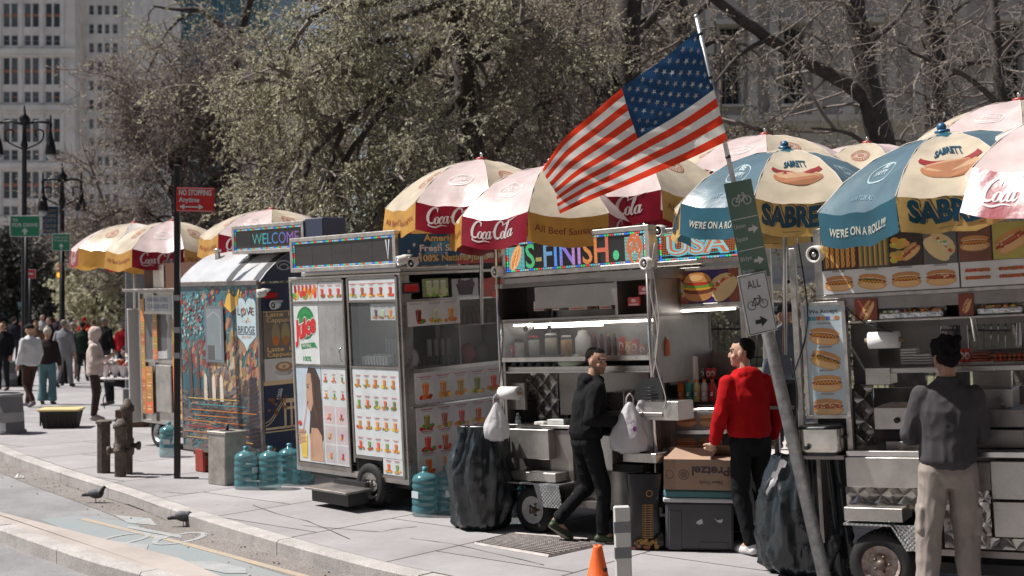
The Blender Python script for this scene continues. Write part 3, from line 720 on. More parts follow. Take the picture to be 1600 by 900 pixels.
def tree(name, label, base, limbs, seed, leaf=LEAF, twig=TWIG, n1=9, n2=8, n3=7, L=(2.6, 1.3, .6), nleaf=6, lsize=.035, droop=.1, trunk=None, r1=.05, group=None, dY=1.6):
    """limbs: pixel polylines [(px,py,dY,radius)...] at the tree's own distance; they are turned into real limbs"""
    Y = base.y; t = thing(name, label, 'tree', base, group=group); rn = random.Random(seed)
    W = Wood(seed); O = np.array(base); LP = []
    for lb in limbs:
        pts = [(*(at(x, y, Y + d) - base), r) for x, y, d, r in lb]; q = smooth_pts(pts, 4)
        P = np.array([[c[0] + rn.uniform(-.03, .03), c[1] + rn.uniform(-.03, .03), c[2]] for c in q])[None]; R = np.array([c[3] for c in q])[None]
        W.tubes(P, R, 9); m_ = 9; idx = np.linspace(0, len(q) - 1, m_).astype(int); LP.append((P[:, idx], R))
    W.build('trunk', BARK, t)
    C = Wood(seed + 1); Lf = Wood(seed + 2)
    for P, R in LP:
        if R.min() > .2: continue
        ln = float(np.linalg.norm(np.diff(P[0], axis=0), axis=1).sum()); k = max(2, int(n1 * ln / 5))
        a, ra = C.spawn(P, k, L[0], 6, .95, droop * .6, r1); C.tubes(a, ra, 5)
        b, rb = C.spawn(a, n2, L[1], 5, .9, droop, r1 * .35); C.tubes(b, rb, 3)
        c, rc = C.spawn(b, n3, L[2], 4, .85, droop * 1.5, .009); C.tubes(c, rc, 3)
        if nleaf: Lf.leaves(c, nleaf, lsize)
        if nleaf: Lf.leaves(b, max(2, nleaf // 2), lsize)
    cr = C.build('crown', twig, t)
    if nleaf: Lf.build('leaves', leaf, cr, False)
    return t
def foot(px, Y): return V((at(px, 0, Y).x, Y, 0))
# the two old park trees behind the flag
tree('park_tree', 'old tree with thick dark trunk rising behind the top of the flag', foot(985, 25), [
    [(1005, 648, 0, .42), (990, 400, 0, .36), (982, 200, 0, .30), (980, 90, 0, .27), (985, -60, 0, .25), (990, -160, .5, .2)],
    [(975, 190, 0, .2), (950, 150, 0, .2), (905, 95, .2, .18), (860, 55, .4, .17), (800, 5, .6, .15), (740, -60, .8, .1)],
    [(905, 95, .2, .1), (870, 150, -.6, .08), (800, 200, -1, .06), (740, 300, -1.4, .03)],
    [(860, 60, .4, .09), (760, 90, -1, .07), (680, 150, -1.5, .05), (640, 260, -2, .025)],
    [(980, 60, 0, .12), (1040, 10, .5, .1), (1100, -60, 1, .06)], [(982, 120, 0, .09), (1050, 150, -1, .06), (1100, 190, -1.5, .03)],
    [(960, 100, 0, .09), (915, 200, -1.2, .06), (880, 280, -1.5, .03)]], 11, leaf=LEAF2, nleaf=7, n1=8, L=(2.2, 1.2, .55), lsize=.035)
tree('park_tree', 'slim leaning tree with forked dark trunk between flag and green tree', foot(868, 27), [
    [(880, 635, 0, .3), (868, 400, 0, .24), (858, 250, 0, .2), (845, 150, 0, .17), (822, 60, 0, .15), (790, -20, 0, .12), (770, -100, 0, .1)],
    [(845, 160, 0, .1), (880, 100, .4, .09), (905, 20, .8, .08), (915, -60, 1, .06)],
    [(858, 240, 0, .08), (800, 210, -1, .06), (735, 150, -1.6, .04), (700, 80, -2, .03)],
    [(850, 200, 0, .08), (780, 290, -1, .05), (720, 330, -1.6, .03)], [(830, 90, 0, .07), (750, 60, 1, .05), (660, 70, 1, .03)]], 17, leaf=LEAF2, nleaf=7, n1=9, L=(2.3, 1.2, .55), lsize=.036)
# right-hand pair with bare arms in front of the town hall
tree('park_tree', 'leaning grey-brown trunk with long bare arm sweeping up left, before the town hall', foot(1395, 24), [
    [(1420, 655, 0, .36), (1400, 400, 0, .30), (1382, 250, 0, .27), (1362, 170, 0, .24), (1345, 80, 0, .22), (1332, 0, 0, .21), (1320, -120, 0, .17)],
    [(1360, 160, 0, .15), (1320, 130, -.1, .14), (1260, 95, -.3, .12), (1200, 60, -.5, .11), (1150, 25, -.6, .10), (1095, -20, -.8, .08)],
    [(1200, 60, -.5, .05), (1150, 90, -1, .035), (1110, 140, -1.2, .02)], [(1345, 80, 0, .07), (1400, 30, .5, .05), (1440, -20, 1, .03)],
    [(1382, 250, 0, .06), (1330, 210, -1, .04), (1270, 200, -1.4, .02)]], 23, leaf=LEAF2, nleaf=2, n1=6, n2=6, n3=5, L=(2.0, 1.0, .5), r1=.03)
tree('park_tree', 'upright bare trunk right of the leaning one, before the town hall', foot(1470, 27), [
    [(1490, 635, 0, .36), (1478, 400, 0, .30), (1466, 250, 0, .27), (1460, 150, 0, .24), (1452, 60, 0, .24), (1448, -30, 0, .2), (1440, -120, 0, .17)],
    [(1460, 140, 0, .08), (1510, 100, -1, .06), (1580, 90, -1.5, .04), (1640, 60, -1.8, .03)], [(1466, 230, 0, .07), (1530, 200, -1, .05), (1610, 190, -1.5, .02)],
    [(1455, 60, 0, .08), (1500, 10, .5, .06), (1560, -20, 1, .03)], [(1470, 260, 0, .05), (1410, 220, -1, .03), (1350, 230, -1.5, .02)]], 29, leaf=LEAF2, nleaf=1, n1=7, n2=6, n3=5, L=(2.0, 1.0, .5), r1=.03)
tree('park_tree', 'thin many-branched bare tree at the right edge before tall windows', foot(1570, 23), [
    [(1600, 662, 0, .16), (1590, 400, 0, .13), (1580, 220, 0, .11), (1560, 120, 0, .1), (1555, 30, 0, .08), (1560, -80, 0, .05)],
    [(1570, 170, 0, .06), (1510, 120, -.6, .045), (1440, 90, -1, .03), (1400, 60, -1, .02)], [(1580, 220, 0, .05), (1520, 190, -.8, .035), (1450, 170, -1, .02)],
    [(1558, 80, 0, .05), (1620, 30, -.5, .03), (1660, -30, 0, .02)], [(1575, 180, 0, .05), (1630, 130, -.5, .03)]], 31, leaf=LEAF2, nleaf=0, n1=9, n2=6, n3=5, L=(1.5, .9, .45), r1=.025)
tree('park_tree', 'dark trunk beside the flagpole top, cut by the upper edge', foot(1065, 30), [
    [(1085, 618, 0, .36), (1075, 400, 0, .32), (1068, 200, 0, .28), (1062, 60, 0, .27), (1055, -60, 0, .22), (1050, -120, 0, .18)],
    [(1065, 100, 0, .1), (1120, 60, -1, .08), (1180, 80, -1.6, .05), (1240, 160, -2, .03)], [(1066, 160, 0, .09), (1140, 190, -1, .06), (1200, 270, -1.5, .03)],
    [(1062, 40, 0, .1), (1130, -10, 1, .06), (1200, -20, 1, .04)], [(1070, 240, 0, .07), (1010, 200, -1, .05), (940, 220, -1, .03)]], 37, leaf=LEAF2, nleaf=5, n1=7, n2=6, n3=6, L=(2.2, 1.2, .55), r1=.04)
# the big pale-green spring tree and its neighbours
tree('spring_tree', 'broad pale green tree in fresh leaf sweeping down behind the middle carts', foot(705, 23), [
    [(760, 662, 0, .34), (745, 420, 0, .28), (735, 250, 0, .24), (725, 120, 0, .2), (715, 20, 0, .17), (700, -80, 0, .14)],
    [(716, 20, 0, .13), (690, 70, -.3, .12), (655, 110, -.5, .11), (610, 130, -.8, .09), (540, 190, -1.2, .07), (490, 240, -1.6, .05), (465, 330, -2, .03)],
    [(690, 75, -.3, .09), (620, 60, -.8, .07), (560, 80, -1, .05), (510, 100, -1.2, .04), (480, 150, -1.5, .02)],
    [(655, 110, -.5, .08), (590, 180, -1, .06), (540, 250, -1.4, .05), (500, 320, -1.6, .03)],
    [(700, -40, 0, .1), (600, 0, -.5, .08), (530, 10, -1, .06), (480, 30, -1.2, .04)], [(710, 0, 0, .1), (640, 20, .6, .08), (560, 60, 1, .05), (500, 140, 1, .03)],
    [(725, 140, 0, .09), (660, 220, -.8, .06), (610, 290, -1.2, .04), (580, 350, -1.4, .02)], [(720, 100, 0, .08), (770, 60, -1, .06), (830, 30, -1.2, .04)],
    [(540, 190, -1.2, .05), (515, 270, -1.5, .04), (490, 350, -1.6, .02)], [(735, 260, 0, .07), (690, 320, -1, .05), (650, 370, -1.2, .02)]], 41, nleaf=13, n1=11, n2=9, n3=8, L=(2.0, 1.1, .55), droop=.16, lsize=.032)
tree('spring_tree', 'second pale green tree filling in behind the sweeping one', foot(590, 33), [
    [(600, 600, 0, .3), (595, 380, 0, .25), (585, 200, 0, .2), (575, 80, 0, .16), (560, -60, 0, .12)],
    [(580, 160, 0, .1), (530, 120, 0, .08), (480, 150, 0, .05)], [(520, 220, 0, .1), (600, 170, 0, .08), (690, 200, 0, .05)], [(510, 90, 0, .1), (580, 30, 0, .07), (660, 10, 0, .05)],
    [(590, 300, 0, .09), (540, 270, 0, .07), (485, 300, 0, .04)], [(525, 300, 0, .09), (620, 280, 0, .07), (720, 330, 0, .04)], [(570, 60, 0, .08), (520, 10, 0, .06), (470, 0, 0, .04)]], 43, leaf=LEAF, nleaf=12, n1=9, n2=8, n3=8, L=(2.9, 1.6, .75), lsize=.037, droop=.12)
tree('spring_tree', 'dull budding tree in shade behind the coke umbrellas', foot(770, 36), [
    [(780, 596, 0, .35), (775, 380, 0, .3), (770, 200, 0, .25), (765, 60, 0, .2), (760, -60, 0, .15)],
    [(770, 160, 0, .12), (690, 100, 0, .09), (620, 60, 0, .05)], [(772, 200, 0, .12), (850, 150, 0, .09), (930, 130, 0, .05)], [(772, 280, 0, .1), (690, 260, 0, .08), (610, 300, 0, .05)],
    [(775, 300, 0, .1), (860, 270, 0, .08), (950, 260, 0, .05)], [(765, 90, 0, .1), (840, 30, 0, .08), (920, 0, 0, .05)], [(776, 330, 0, .1), (720, 340, 0, .07), (640, 370, 0, .04)]], 47, leaf=LEAF2, nleaf=7, n1=10, n2=9, n3=8, L=(3.4, 1.8, .85), lsize=.055, droop=.1)
tree('bare_tree', 'purple-brown leafless tree massed behind the left umbrellas', foot(275, 36), [
    [(300, 596, 0, .3), (290, 420, 0, .25), (280, 330, 0, .2), (275, 250, 0, .16), (270, 180, 0, .1)],
    [(285, 380, 0, .12), (230, 335, 0, .09), (180, 330, 0, .06), (150, 350, 0, .03)], [(282, 340, 0, .12), (340, 290, 0, .09), (390, 250, 0, .05)], [(280, 320, 0, .1), (240, 260, 0, .08), (232, 205, 0, .05)],
    [(276, 270, 0, .1), (320, 200, 0, .07), (360, 140, 0, .04)], [(282, 340, 0, .1), (370, 240, 0, .07), (430, 180, 0, .04)], [(276, 290, 0, .08), (260, 200, 0, .06), (290, 130, 0, .04)], [(290, 400, 0, .1), (360, 370, 0, .07), (420, 350, 0, .04)], [(275, 230, 0, .08), (240, 170, 0, .05), (230, 130, 0, .03)],
    [(290, 420, 0, .1), (230, 400, 0, .07), (170, 410, 0, .04)]], 53, twig=TWIG_P, leaf=LEAF2, nleaf=3, n1=17, n2=12, n3=9, L=(1.9, 1.2, .7), lsize=.04, droop=.02)
tree('bare_tree', 'tall thin dark-limbed tree in front of the teal tower', foot(350, 42), [
    [(345, 578, 0, .3), (350, 300, 0, .22), (352, 180, 0, .2), (370, 90, 0, .17), (378, 50, 0, .15), (400, -40, 0, .12)],
    [(375, 60, 0, .13), (340, 35, 0, .1), (310, 15, 0, .09), (280, 15, 0, .06), (240, 10, 0, .04)], [(350, 60, 0, .1), (340, 85, 0, .09), (328, 110, 0, .07), (300, 150, 0, .04)], [(375, 62, 0, .08), (330, 58, 0, .05), (290, 90, 0, .03), (250, 100, 0, .02)],
    [(310, 15, 0, .06), (270, 40, 0, .05), (240, 90, 0, .04), (225, 130, 0, .02)]], 59, twig=TWIG, leaf=LEAF, nleaf=5, n1=6, n2=6, n3=6, L=(1.6, 1.1, .7), lsize=.05)
tree('street_tree', 'small leafy tree low over the crowd behind the left cart', foot(185, 46), [
    [(190, 570, 0, .18), (188, 500, 0, .14), (185, 460, 0, .1), (182, 430, 0, .07)],
    [(187, 480, 0, .07), (150, 450, 0, .05), (125, 440, 0, .03)], [(186, 470, 0, .07), (215, 440, 0, .05), (240, 430, 0, .03)], [(187, 490, 0, .06), (150, 480, 0, .04)], [(187, 490, 0, .06), (225, 475, 0, .04)]], 61, nleaf=12, n1=16, n2=8, n3=8, L=(1.4, .9, .6), lsize=.07)
tree('street_tree', 'dark round street tree at far left behind the lamp posts', foot(20, 80), [
    [(25, 531, 0, .25), (22, 470, 0, .2), (20, 430, 0, .15), (18, 400, 0, .1)], [(22, 450, 0, .1), (-20, 420, 0, .07), (-60, 410, 0, .04)], [(22, 450, 0, .1), (70, 425, 0, .07), (120, 420, 0, .04)], [(20, 430, 0, .1), (60, 400, 0, .05)],
    [(22, 470, 0, .1), (80, 465, 0, .07), (140, 460, 0, .04)], [(22, 470, 0, .1), (-30, 465, 0, .07)]], 67, twig=BARK, leaf=mat('dark_leaves', (.035, .035, .028), .8, var=.4, scale=1), nleaf=8, n1=14, n2=9, n3=8, L=(3, 1.8, 1), lsize=.13)
# low shrubs filling the foot of the park, and iron railings
rs = random.Random(5)
for i, (x, Y, hgt) in enumerate(((420, 38, 3.2), (560, 36, 3.0), (660, 34, 3.1), (860, 36, 3.0), (980, 34, 2.6), (1330, 40, 2.4))):
    lb = ['leafless shrub behind the welcome sign cart', 'green shrub low behind the juice cart roof', 'tangled shrub left of the leftmost coke umbrella', 'dull shrub hidden behind flag tip', 'brown shrub behind the pretzel sign', 'low shrub before the town hall base'][i]
    b = foot(x, Y); px = F / Y; y0 = HY + CH * px; topy = y0 - hgt * px
    limbs = [[(x + rs.uniform(-10, 10), y0, 0, .06), (x + k * 28, (y0 + topy) / 2 + 20, rs.uniform(-.8, .8), .045), (x + k * 50, topy + 8 + abs(k) * 9, rs.uniform(-1, 1), .02)] for k in (-1.6, -.8, 0, .8, 1.6)]
    tree('park_shrub', lb, b, limbs, 71 + i, leaf=(LEAF, LEAF, LEAF2)[i % 3], nleaf=8, n1=18, n2=8, n3=7, L=(1.5, .9, .5), lsize=.05, droop=.05)
M_IRON = mat('black_iron', (.012, .012, .014), .5, .3)
pan = None
fa, fb = V((-3.2, 30, 0)), V((24, 22, 0)); nf = 12; dv = (fb - fa) / nf; ang = atan2(dv.y, dv.x); fl = dv.length
for i in range(nf):
    lab = 'black iron railing panel of the park, ' + ('number %d counted from the left behind the carts' % (i + 1))
    ordn = ('leftmost', 'second', 'third', 'fourth', 'fifth', 'sixth', 'seventh', 'eighth', 'ninth', 'tenth', 'eleventh', 'last')[i]
    lab = 'black iron park railing panel behind the carts, %s from the left' % ordn if i else 'black iron park railing panel behind the carts, leftmost one'
    if pan is None:
        pan = thing('railing_panel', lab, 'railing', fa, ang, 'iron railings of the park')
        mb = MB(); mb.use(M_IRON)
        for k in range(17):
            x = .07 + k * (fl - .14) / 16; mb.tube([(x, 0, .1), (x, 0, 1.72)], .011, 6); mb.tube([(x, 0, 1.72), (x, 0, 1.84)], [.02, .001], 6)
        mb.build('pickets', parent=pan)
        for z in (.22, 1.0, 1.6): b2 = MB(); b2.use(M_IRON); b2.box(0, fl, -.015, .015, z, z + .04); b2.build('rail', parent=pan)
        b2 = MB(); b2.use(M_IRON); b2.box(-.04, .04, -.04, .04, 0, 1.95, .01); b2.ell((0, 0, 1.99), .05, .05, .06); b2.build('post', parent=pan)
    else: dup(pan, lab, fa + dv * i)
wl = tag(one('retaining_wall', mat('rough_stone', (.16, .145, .14), .85, var=.35, scale=3, bump=.5, bscale=9), lambda b: b.box(-9, 30, 44, 44.6, 0, 2.3, .05)), 'long low brown-grey stone wall along the back of the park lawn', 'wall')

# the block across the street, behind the viewer: it shades the street side and stands in the steel's reflections
b = MB(); b.use(mat('brown_brick_block', (.10, .075, .062), .85, var=.3, scale=.4)); b.box(-75, 75, -34, -20, 0, 58)
b.use(mat('block_windows', (.10, .11, .12), .2))
for j in range(14):
    for i in range(30): b.box(-73 + i * 5, -70.6 + i * 5, -20, -19.94, 2.2 + j * 4, 4.6 + j * 4)
tag(b.build('street_block'), 'long brown brick office block across the street', 'building')
# ============================================================ UMBRELLAS
M_FAB = attr_mat('umbrella_vinyl', rough=.3, transl=.3, dirt=.2, bump=.35, bscale=3.5, spec=.5)
UM_POLE = mat('umbrella_pole', (.55, .53, .5), .3, .9, var=.15)
CREAM = (.66, .57, .43); AMBER = (.62, .33, .07); AMBER2 = (.72, .47, .16); COKE = (.30, .012, .03); PINK_GLARE = (.74, .60, .58); TEAL_GLARE = (.12, .195, .235); TEAL = (.03, .12, .17); NAVY = (.015, .075, .12)  # dome pink and light teal paled by painted sun glare, pink also faded
def umbrella(label, apex, R, kinds, rot, H=None, val=.27, tilt=(0, 0), pole=1.6, group=None, flap=0.0, top_col=None, seed=1, txt=True, dz=0.0):
    """vendor umbrella: eight vinyl panels, each with its printed skirt, ribs, pole, finial; apex = crown point"""
    H = H or R * .46; rn = random.Random(seed)
    axis = V((tilt[0], tilt[1], 1)).normalized(); base = V(apex) - axis * pole
    q = V((0, 0, 1)).rotation_difference(axis); M = Matrix.Translation(base) @ q.to_matrix().to_4x4()
    t = thing('umbrella', label, 'umbrella', M=M, group=group)
    th = rad(42)
    def prof(s): return (R * sin(s * th) / sin(th), pole - H * (1 - cos(s * th)) / (1 - cos(th)))
    A = [rad(rot) + i * pi / 4 for i in range(9)]
    rimj = [rn.uniform(-.012, .012) for _ in range(8)]; rimj.append(rimj[0])
    for i in range(8):
        k = kinds[i]; a0, a1 = A[i], A[i + 1]
        def S(s, v, h=0.0, a0=a0, a1=a1, i=i):
            """s across 0..1 (seen from outside, left to right), v 0..1 apex to rim, >1 down the skirt (metres = (v-1))"""
            vv = min(v, 1.0); r, z = prof(vv); u = s
            c0 = V((cos(a0) * r, sin(a0) * r, 0)); c1 = V((cos(a1) * r, sin(a1) * r, 0)); p = c0.lerp(c1, u)
            sag = sin(pi * u); z2 = z - .06 * sag * vv + (rimj[i] * (1 - u) + rimj[i + 1] * u) * vv
            z2 += (.006 * sin(u * 17 + i) + .030 * noise.noise(V((u * 3.5, vv * 5, i * 3.3 + seed)))) * vv * sag
            n = V((cos((a0 + a1) / 2), sin((a0 + a1) / 2), 0)); p.z = z2
            if v > 1:
                d = v - 1; p.z -= d; p += n * (.02 * sin(u * 9 + i * 2) * d / val + .05 * d + flap * (d if k[0] == 'f' else 0))
            sl = vv * 1.0
            return p + (n * sin(sl * 1.1) + V((0, 0, 1)) * cos(sl * 1.1)) * h
        mb = MB(); mb.use(M_FAB); kk = k.strip('f')
        up, lo = {'c': (PINK_GLARE, COKE), 'w': (CREAM, AMBER), 'r': (PINK_GLARE, COKE), 't': (TEAL_GLARE, TEAL), 'y': (CREAM, AMBER2), 'p': ((.80, .74, .70), (.8, .72, .68))}[kk[0]]
        mb.grid(lambda x, y: S(x, y), 10, 14, lambda u, v: tuple(c * (1.0 if v < .9 else 1) for c in up))
        mb.grid(lambda x, y: S(x, 1 + y * val), 10, 4, lambda u, v: lo)
        mb.use(mat('seam_tape', (.55, .48, .42), .6)); 
        mb.tube([S(0, v, .004) for v in (.02, .25, .5, .75, 1)], .004, 4, cap=False)
        mb.use(M_FAB)
        wd = (S(1, 1) - S(0, 1)).length
        PR = Print(lambda u, y, h: S(u / wd, 1 + (val - y), .003 + h), mb)      # the skirt
        ru = R * th
        PT = Print(lambda u, y, h: S(u / wd, 1 - y / ru, .004 + h), mb)          # the dome panel, y up from the rim
        if kk == 'c':
            script_logo(PR, wd * .16, val * .36, wd * .66, (.78, .72, .70))
            PT.ring(wd * .5, ru * .34, wd * .24, ru * .085, .012, (.88, .82, .8)); PT.ring(wd * .5, ru * .34, wd * .21, ru * .065, .006, (.88, .82, .8)); PT.text('SHNIKS', wd * .5, ru * .315, .045, (.88, .82, .8), al='c', width=wd * .32, shear=.3)
        elif kk == 'w':
            if txt: PR.text('All Beef Sausages', wd * .5, val * .42, .062, (.28, .06, .04), al='c', width=wd * .84)
            PT.ring(wd * .5, ru * .40, wd * .2, ru * .12, .010, (.5, .22, .16)); PT.ring(wd * .5, ru * .40, wd * .13, ru * .07, .006, (.5, .22, .16))
            for a in range(20): PT.ell(wd * .5 + wd * .165 * cos(a * pi / 10), ru * .4 + ru * .095 * sin(a * pi / 10), .012, .010, (.5, .22, .16), 3, n=5)
            PT.ell(wd * .5, ru * .4, wd * .08, ru * .035, (.55, .28, .2), 3)
        elif kk == 't':
            PR.text("WE'RE ON A ROLL!!!", wd * .5, val * .34, .055, (.74, .70, .58), al='c', width=wd * .72, bold=.015, shear=.15)
            PT.ring(wd * .5, ru * .36, wd * .2, ru * .11, .010, (.5, .62, .66)); PT.text('BE', wd * .5, ru * .40, .045, (.6, .7, .72), al='c', bold=.03, width=.09); PT.text('HAPPY', wd * .5, ru * .32, .04, (.6, .7, .72), al='c', bold=.02, width=.17)
            PT.text('NATURAL', wd * .5, ru * .08, .03, (.25, .38, .44), al='c', width=wd * .3)
        elif kk == 'y':
            TXw = wd * .84
            PR.text('SABRETT', wd * .5 + .014, val * .3 + .014, val * .58, (.10, .10, .09), 2, al='c', width=TXw, bold=.055)
            PR.text('SABRETT', wd * .5 + .007, val * .3 + .007, val * .58, AMBER2, 4, al='c', width=TXw, bold=.05)
            PR.text('SABRETT', wd * .5, val * .3, val * .58, NAVY, 6, al='c', width=TXw, bold=.05)
            PR.text('20', wd * .93, val * .05, .03, (.2, .15, .1), al='c'); PR.rect(wd * .3, val * .12, wd * .7, val * .145, (.35, .25, .1))
            PT.text('SABRETT', wd * .5, ru * .43, .065, NAVY, 3, al='c', width=wd * .40, bold=.045, bend=lambda x: -x * x * 1.2)
            yb = ru * .26
            PT.ell(wd * .5, yb, wd * .34, .058, (.50, .23, .12), 2, n=26); PT.ell(wd * .5, yb + .02, wd * .32, .04, (.66, .42, .25), 3, n=26)
            PT.line(smooth_pts([(wd * .12, yb + .075), (wd * .2, yb + .06), (wd * .5, yb + .04), (wd * .78, yb + .055), (wd * .88, yb + .075)], 4), .036, (.33, .05, .05), 4)
        pn = mb.build('panel', parent=t)
        if kk == 'c': pn['label'] = 'red and pink cola panel'
        if kk == 'y': pn['label'] = 'cream and yellow hot dog panel'
    # vent cap
    mb = MB(); mb.use(M_FAB)
    for i in range(8):
        k = kinds[(i + (1 if kinds[i].strip('f')[0] in 'ty' else 0)) % 8].strip('f')[0]; up = {'c': (.55, .06, .06) if top_col is None else top_col, 'w': CREAM, 't': TEAL, 'y': CREAM, 'p': (.8, .74, .7)}[k]
        if k == 'c': up = PINK_GLARE
        def Cp(u, v, a0=A[i], a1=A[i + 1]):
            r = R * .27 * v; c = V((cos(a0) * r, sin(a0) * r, 0)).lerp(V((cos(a1) * r, sin(a1) * r, 0)), u); c.z = pole + .03 - .17 * R * .4 * v - .012 * sin(pi * u) * v; return c
        mb.grid(Cp, 4, 3, lambda u, v, up=up: up)
    mb.build('vent_cap', parent=t)
    mb = MB(); mb.use(UM_POLE); mb.tube([(0, 0, 0), (0, 0, pole)], .021, 10); mb.build('pole', parent=t)
    mb = MB(); mb.use(mat('finial_red', (.5, .05, .04), .4) if kinds[0].strip('f')[0] in 'cwp' else mat('finial_blue', (.02, .10, .2), .35)); mb.lathe([(.055, pole + .02), (.055, pole + .035), (.02, pole + .04), (.0, pole + .042)], n=12)
    if kinds[0].strip('f')[0] in 'ty': mb.ell((0, 0, pole + .055), .035, .035, .035)
    else: mb.use(UM_POLE); mb.lathe([(.014, pole + .035), (.014, pole + .07), (.022, pole + .08), (.0, pole + .09)], n=10)
    mb.build('finial', parent=t)
    for i in range(8):
        mb = MB(); mb.use(UM_POLE); a = A[i]; pts = []
        for s in (0.04, .3, .6, .85, 1.0): r, z = prof(s); pts.append((cos(a) * (r - .012), sin(a) * (r - .012), z - .016))
        mb.tube(pts, .005, 5); r, z = prof(.55); mb.tube([(cos(a) * .02, sin(a) * .02, pole - H - .1), (cos(a) * r, sin(a) * r, z - .02)], .004, 5)
        mb.build('rib', parent=t)
    return t
# rotation helper: panel i spans rot+45i .. rot+45(i+1) degrees (world, counter-clockwise); 270 faces the camera
def ux(cpx, Rpx): return lambda v0: math.degrees(math.asin(max(-1, min(1, (v0 - cpx) / Rpx)))) + 270
CW = ['c', 'w'] * 4; TY = ['t', 'y'] * 4
G1 = 'vendor umbrellas over the carts'
def um(label, cpx, apy, Y, R, v0, kinds, **k):
    cpx_ap = k.pop('ax', cpx); rot = v0
    return umbrella(label, at(cpx_ap, apy, Y), R, kinds, rot, group=G1, **k)
um('red and cream cola umbrella over the juice cart, leftmost of the middle cluster', 752, 252, 13.4, 1.0, 231, CW, seed=2, pole=1.7, H=.50)
um('cola and all-beef umbrella with bright sunlit top left of the flag tip', 858, 262, 12.5, .98, 212, CW, seed=3, pole=1.7, H=.50)
um('cola umbrella mostly hidden behind the lower edge of the flag', 984, 230, 13.0, 1.1, 235, CW, seed=4, pole=1.75, H=.52)
um('pink and cream umbrella far back just right of the flagpole', 1195, 213, 14.4, 1.1, 215, CW, seed=5, H=.42, pole=2.5)
um('cream umbrella with red stamp far back between the two teal ones', 1355, 226, 14.6, 1.0, 225, CW[1:] + ['c'], seed=6, H=.42, pole=2.5)
um('teal and yellow hot dog umbrella above the bicycle route sign', 1215, 236, 11.0, .99, 199, TY, seed=7, ax=1226, H=.47, pole=1.75, val=.26)
um('pink and cream umbrella standing highest at the right edge', 1592, 160, 11.6, 1.0, 205, CW, seed=8, H=.40, pole=2.2)
um('teal and yellow hot dog umbrella above the man in the grey jacket', 1505, 211, 9.2, 1.0, 185, TY, seed=9, ax=1473, tilt=(-.16, .0), H=.41, pole=1.5, val=.235)
um('wind-blown pink cola umbrella cut off by the right edge', 1700, 172, 8.6, .95, 200, ['fc', 'p'] + ['c', 'p'] * 3, seed=10, H=.42, flap=.5, pole=1.6, val=.3)
um('cola and amber umbrella behind the black signpost at the left', 270, 347, 20.0, 1.0, 249, CW, seed=11, H=.46, pole=1.9, val=.27)
um('cream umbrella at the far left end of the row', 210, 350, 21.5, 1.04, 230, ['w', 'p', 'w', 'c', 'w', 'p', 'w', 'c'], seed=12, H=.44, pole=1.9, txt=False)
um('pale pink umbrella behind the mural cart and its welcome sign', 425, 329, 17.6, .97, 235, CW, seed=13, H=.36, pole=2.4)

# ============================================================ THE FLAG
def star(P, cx, cy, r, col, l, side=1):
    pts = []
    for k in range(10): a = pi / 2 + k * pi / 5; q = r if k % 2 == 0 else r * .38; pts.append((cx + q * cos(a), cy + q * sin(a)))
    P.poly(pts, col, l)
FT = [(1090, 46), (1037, 92), (979, 132), (925, 178), (880, 218), (848, 264)]
FB = [(1137, 220), (1080, 247), (1022, 272), (965, 296), (920, 314), (876, 334)]
FD = [0, .05, .02, .12, .06, .2]
def bez(L, s):
    q = smooth_pts(L, 10); x = s * (len(q) - 1); i = min(int(x), len(q) - 2); f = x - i
    return [a * (1 - f) + b * f for a, b in zip(q[i], q[i + 1])]
FTq = smooth_pts(FT, 10); FBq = smooth_pts(FB, 10)
def lerpL(q, s):
    s = max(0, min(1, s)); x = s * (len(q) - 1); i = min(int(x), len(q) - 2); f = x - i
    return [a * (1 - f) + b * f for a, b in zip(q[i], q[i + 1])]
YF = 9.75
def flagP(s, t, h=0.0):
    a = lerpL(FTq, s); b = lerpL(FBq, s); x = a[0] * (1 - t) + b[0] * t; y = a[1] * (1 - t) + b[1] * t
    Yd = YF + s * .22 + .075 * s * sin(s * 7.5 + t * 2.4) + .028 * sin(s * 17 + t * 4.5 + 1) * (.25 + s * .8) + .016 * noise.noise(V((s * 9 + t * 3, t * 5, 2))) + .05 * noise.noise(V((s * 4, t * 2.2, 7))) + .0045 * sin(s * 62 + t * 26) * (1.2 - s)
    bow = 9 * sin(pi * s) * sin(pi * t) * .6; x += (1 - s) * 0 + 3 * sin(t * pi) * s * s - 2 * s * sin(t * 9); 
    return at(x, y + bow, Yd + h)
fl_ = thing('flag', 'large stars and stripes flag blowing left from a leaning pole', 'flag', at(1140, 285, YF + .03)); fb_ = fl_.location.copy()
mb = MB(); M_FLAG = attr_mat('flag_cloth', rough=.6, transl=.55, dirt=.05, bump=.12, bscale=14, spec=.25); mb.use(M_FLAG)
FR, FW, FBL = (.75, .055, .02), (.80, .76, .70), (.02, .065, .15)
def fcol(u, v):
    if u < .425 and v < 7 / 13: return FBL
    k = int(v * 13)
    if min(v * 13 - k, 1 - (v * 13 - k)) < .07: return (.25, .10, .08)
    return FR if k % 2 == 0 else FW
mb.grid(lambda u, v: flagP(u, v) - fb_, 80, 91, fcol)
for sd_ in (-1, 1):
    for r in range(9):
        for c in range(6 if r % 2 == 0 else 5):
            cu = .425 * ((c * 2 + 1 + (r % 2)) / 12); cv = 7 / 13 * ((r + 1) / 10)
            P_ = Print(lambda u, v, h, cu=cu, cv=cv: flagP(cu + u, cv - v * 1.85, sd_ * .006) - fb_, mb); star(P_, 0, 0, .0155, (.60, .58, .56), 1)
mb.build('cloth', parent=fl_)
